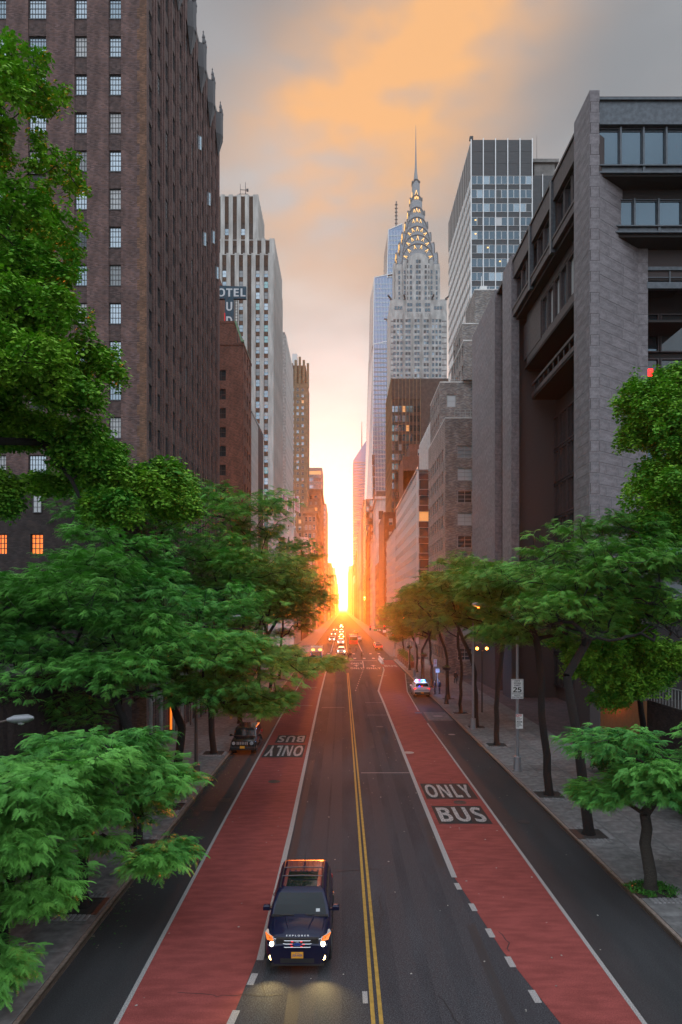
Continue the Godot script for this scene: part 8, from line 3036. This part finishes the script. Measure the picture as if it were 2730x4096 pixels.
	for k in [[17.6, 42.0, 1.6, 1.5, "low dark evergreen shrub at the foot of the terrace wall"], [17.9, 38.5, 1.7, 1.7, "rounded dark shrub in the terrace bed behind the pale trunk"], [17.3, 45.2, 1.3, 1.2, "small shrub by the lit wooden fence"], [18.0, 35.0, 1.5, 1.6, "dark shrub nearest the camera along the terrace wall"]]:
		var t := thing("shrub", k[4], "shrub", Vector3(k[0], 0.13, -k[1]), "shrubs along the right terrace")
		mb = MB.new()
		for i in 5:
			mb.tube([Vector3(0, 0, 0), Vector3(cos(i * 1.3) * 0.5, k[3] * 0.7, sin(i * 1.3) * 0.5)], [0.03, 0.015], 5)
		put(mb, "stem", M.bark, t)
		shrub(t, "foliage", Vector3(0, k[3] * 0.75, 0), Vector3(k[2], k[3] * 0.75, k[2]), 420, 0.8)
	weeds()
	# people
	person("man in brown taking a photograph in the middle of the roadway", Vector3(4.1, 0.01, -149.6), PI, "cloth_brown", "cloth_brown", "photo")
	person("person in dark clothes walking across the avenue, left of the photographer", Vector3(3.3, 0.01, -174.0), PI * 0.8, "cloth_grey", "cloth_black", "walk", "people in the roadway")
	person("person crossing beyond the photographer by the bright headlights", Vector3(1.75, 0.01, -170.0), PI * 1.1, "cloth_black", "cloth_black", "walk", "people in the roadway")
	person("taller figure of the couple standing by the overhanging branch tip", Vector3(1.25, 0.01, -149.0), PI, "cloth_brown", "cloth_black", "stand", "people in the roadway")
	person("shorter figure of the couple with hand on hip by the branch tip", Vector3(1.75, 0.01, -148.4), PI * 0.9, "cloth_black", "cloth_grey", "hips", "people in the roadway")
	person("police officer in navy beside the rear door of the police car", Vector3(11.55, g, -87.2), PI * 1.4, "cloth_navy", "cloth_navy", "hips", "officers by the police car")
	person("police officer in navy standing further from the kerb by the leaning locust", Vector3(12.2, g, -87.6), -PI * 0.35, "cloth_navy", "cloth_navy", "stand", "officers by the police car")
	person("pedestrian in black walking on the pavement by the purple paving", Vector3(16.2, g, -100.0), 0.2, "cloth_black", "cloth_black", "walk", "walkers on the right pavement")
	person("pedestrian in grey walking behind the black clothed one", Vector3(16.9, g, -103.0), PI, "cloth_grey", "cloth_navy", "walk", "walkers on the right pavement")

func shrub(t: Node, called: String, c: Vector3, rad: Vector3, n: int, size: float) -> void:
	var r := RandomNumberGenerator.new()
	r.seed = n + int(rad.x * 100)
	var mm := MultiMesh.new()
	mm.transform_format = MultiMesh.TRANSFORM_3D
	mm.use_colors = true
	mm.mesh = mesh_cache["plane_spray"]
	mm.instance_count = n
	for i in n:
		var d := Vector3(r.randf_range(-1, 1), r.randf_range(-0.9, 1), r.randf_range(-1, 1)).normalized() * pow(r.randf(), 0.35)
		var b := Basis(Vector3.UP, r.randf() * TAU) * Basis(Vector3.RIGHT, r.randf_range(-0.7, 0.7))
		mm.set_instance_transform(i, Transform3D(b.scaled(Vector3.ONE * size * r.randf_range(0.7, 1.3)), c + d * rad))
		mm.set_instance_color(i, Color(0.02, 0.085, 0.02).lerp(Color(0.06, 0.20, 0.035), r.randf()))
	var o := MultiMeshInstance3D.new()
	o.name = called
	o.multimesh = mm
	t.add_child(o, true)
	o.set_meta("kind", "stuff")

func weeds() -> void:
	var r := RandomNumberGenerator.new()
	r.seed = 81
	var blade := MB.new()
	for k in 5:
		var a := k * 1.25
		var f := Vector3(cos(a), 0, sin(a))
		var s := Vector3(-f.z, 0, f.x) * 0.03
		blade.quad(f * 0.01 - s * 0.4, f * 0.01 + s * 0.4, f * 0.12 + Vector3(0, 0.10, 0) + s, f * 0.12 + Vector3(0, 0.10, 0) - s)
		blade.tri(f * 0.12 + Vector3(0, 0.10, 0) - s, f * 0.12 + Vector3(0, 0.10, 0) + s, f * 0.2 + Vector3(0, 0.07, 0))
	var bm := blade.mesh(M.locust_leaf)
	var leaf := MB.new()
	leaf.quad(Vector3(-0.02, 0, -0.05), Vector3(-0.02, 0.006, 0.05), Vector3(0.02, 0.004, 0.05), Vector3(0.02, 0, -0.05))
	var lm := leaf.mesh(M.locust_leaf)
	var chip := MB.new()
	chip.box(Vector3(-0.03, 0, -0.02), Vector3(0.03, 0.008, 0.02))
	var cm := chip.mesh(M.locust_leaf)
	for w in 3:
		var mm := MultiMesh.new()
		mm.transform_format = MultiMesh.TRANSFORM_3D
		mm.use_colors = true
		mm.mesh = [bm, lm, cm][w]
		mm.instance_count = [90, 420, 170][w]
		for i in mm.instance_count:
			var p: Vector3
			var c := Color(0.02, 0.09, 0.015).lerp(Color(0.06, 0.2, 0.03), r.randf())
			if w == 0:
				var a := r.randf() * TAU
				var l := sqrt(r.randf()) * 0.95
				p = Vector3(11.67 + cos(a) * l, 0.147, -26.4 + sin(a) * l * 0.9)
			elif w == 2:
				p = Vector3(r.randf_range(-5.8, 10.4), 0.016, -r.randf_range(16.0, 75.0))
				c = Color(0.5, 0.48, 0.45).lerp(Color(0.2, 0.19, 0.18), r.randf())
			else:
				if r.randf() < 0.75:
					p = Vector3(KERB_L + 0.05 + pow(r.randf(), 2.0) * 1.2, 0.006, -r.randf_range(22.0, 50.0))
				else:
					p = Vector3(r.randf_range(10.9, 16.0), 0.148, -r.randf_range(22.0, 60.0))
				if r.randf() < 0.35:
					c = Color(0.12, 0.08, 0.04).lerp(Color(0.3, 0.28, 0.22), r.randf())
			mm.set_instance_transform(i, Transform3D(Basis(Vector3.UP, r.randf() * TAU).scaled(Vector3.ONE * r.randf_range(0.5, 1.2)), p))
			mm.set_instance_color(i, c)
		var o := MultiMeshInstance3D.new()
		o.name = ["weeds", "fallen_leaves", "road_litter"][w]
		o.multimesh = mm
		add_child(o, true)
		tag(o, ["green weeds growing in the nearest right tree pit", "fallen leaves and litter along the gutter and pavement", "pale chips and scraps scattered on the roadway"][w], "", "", "stuff")
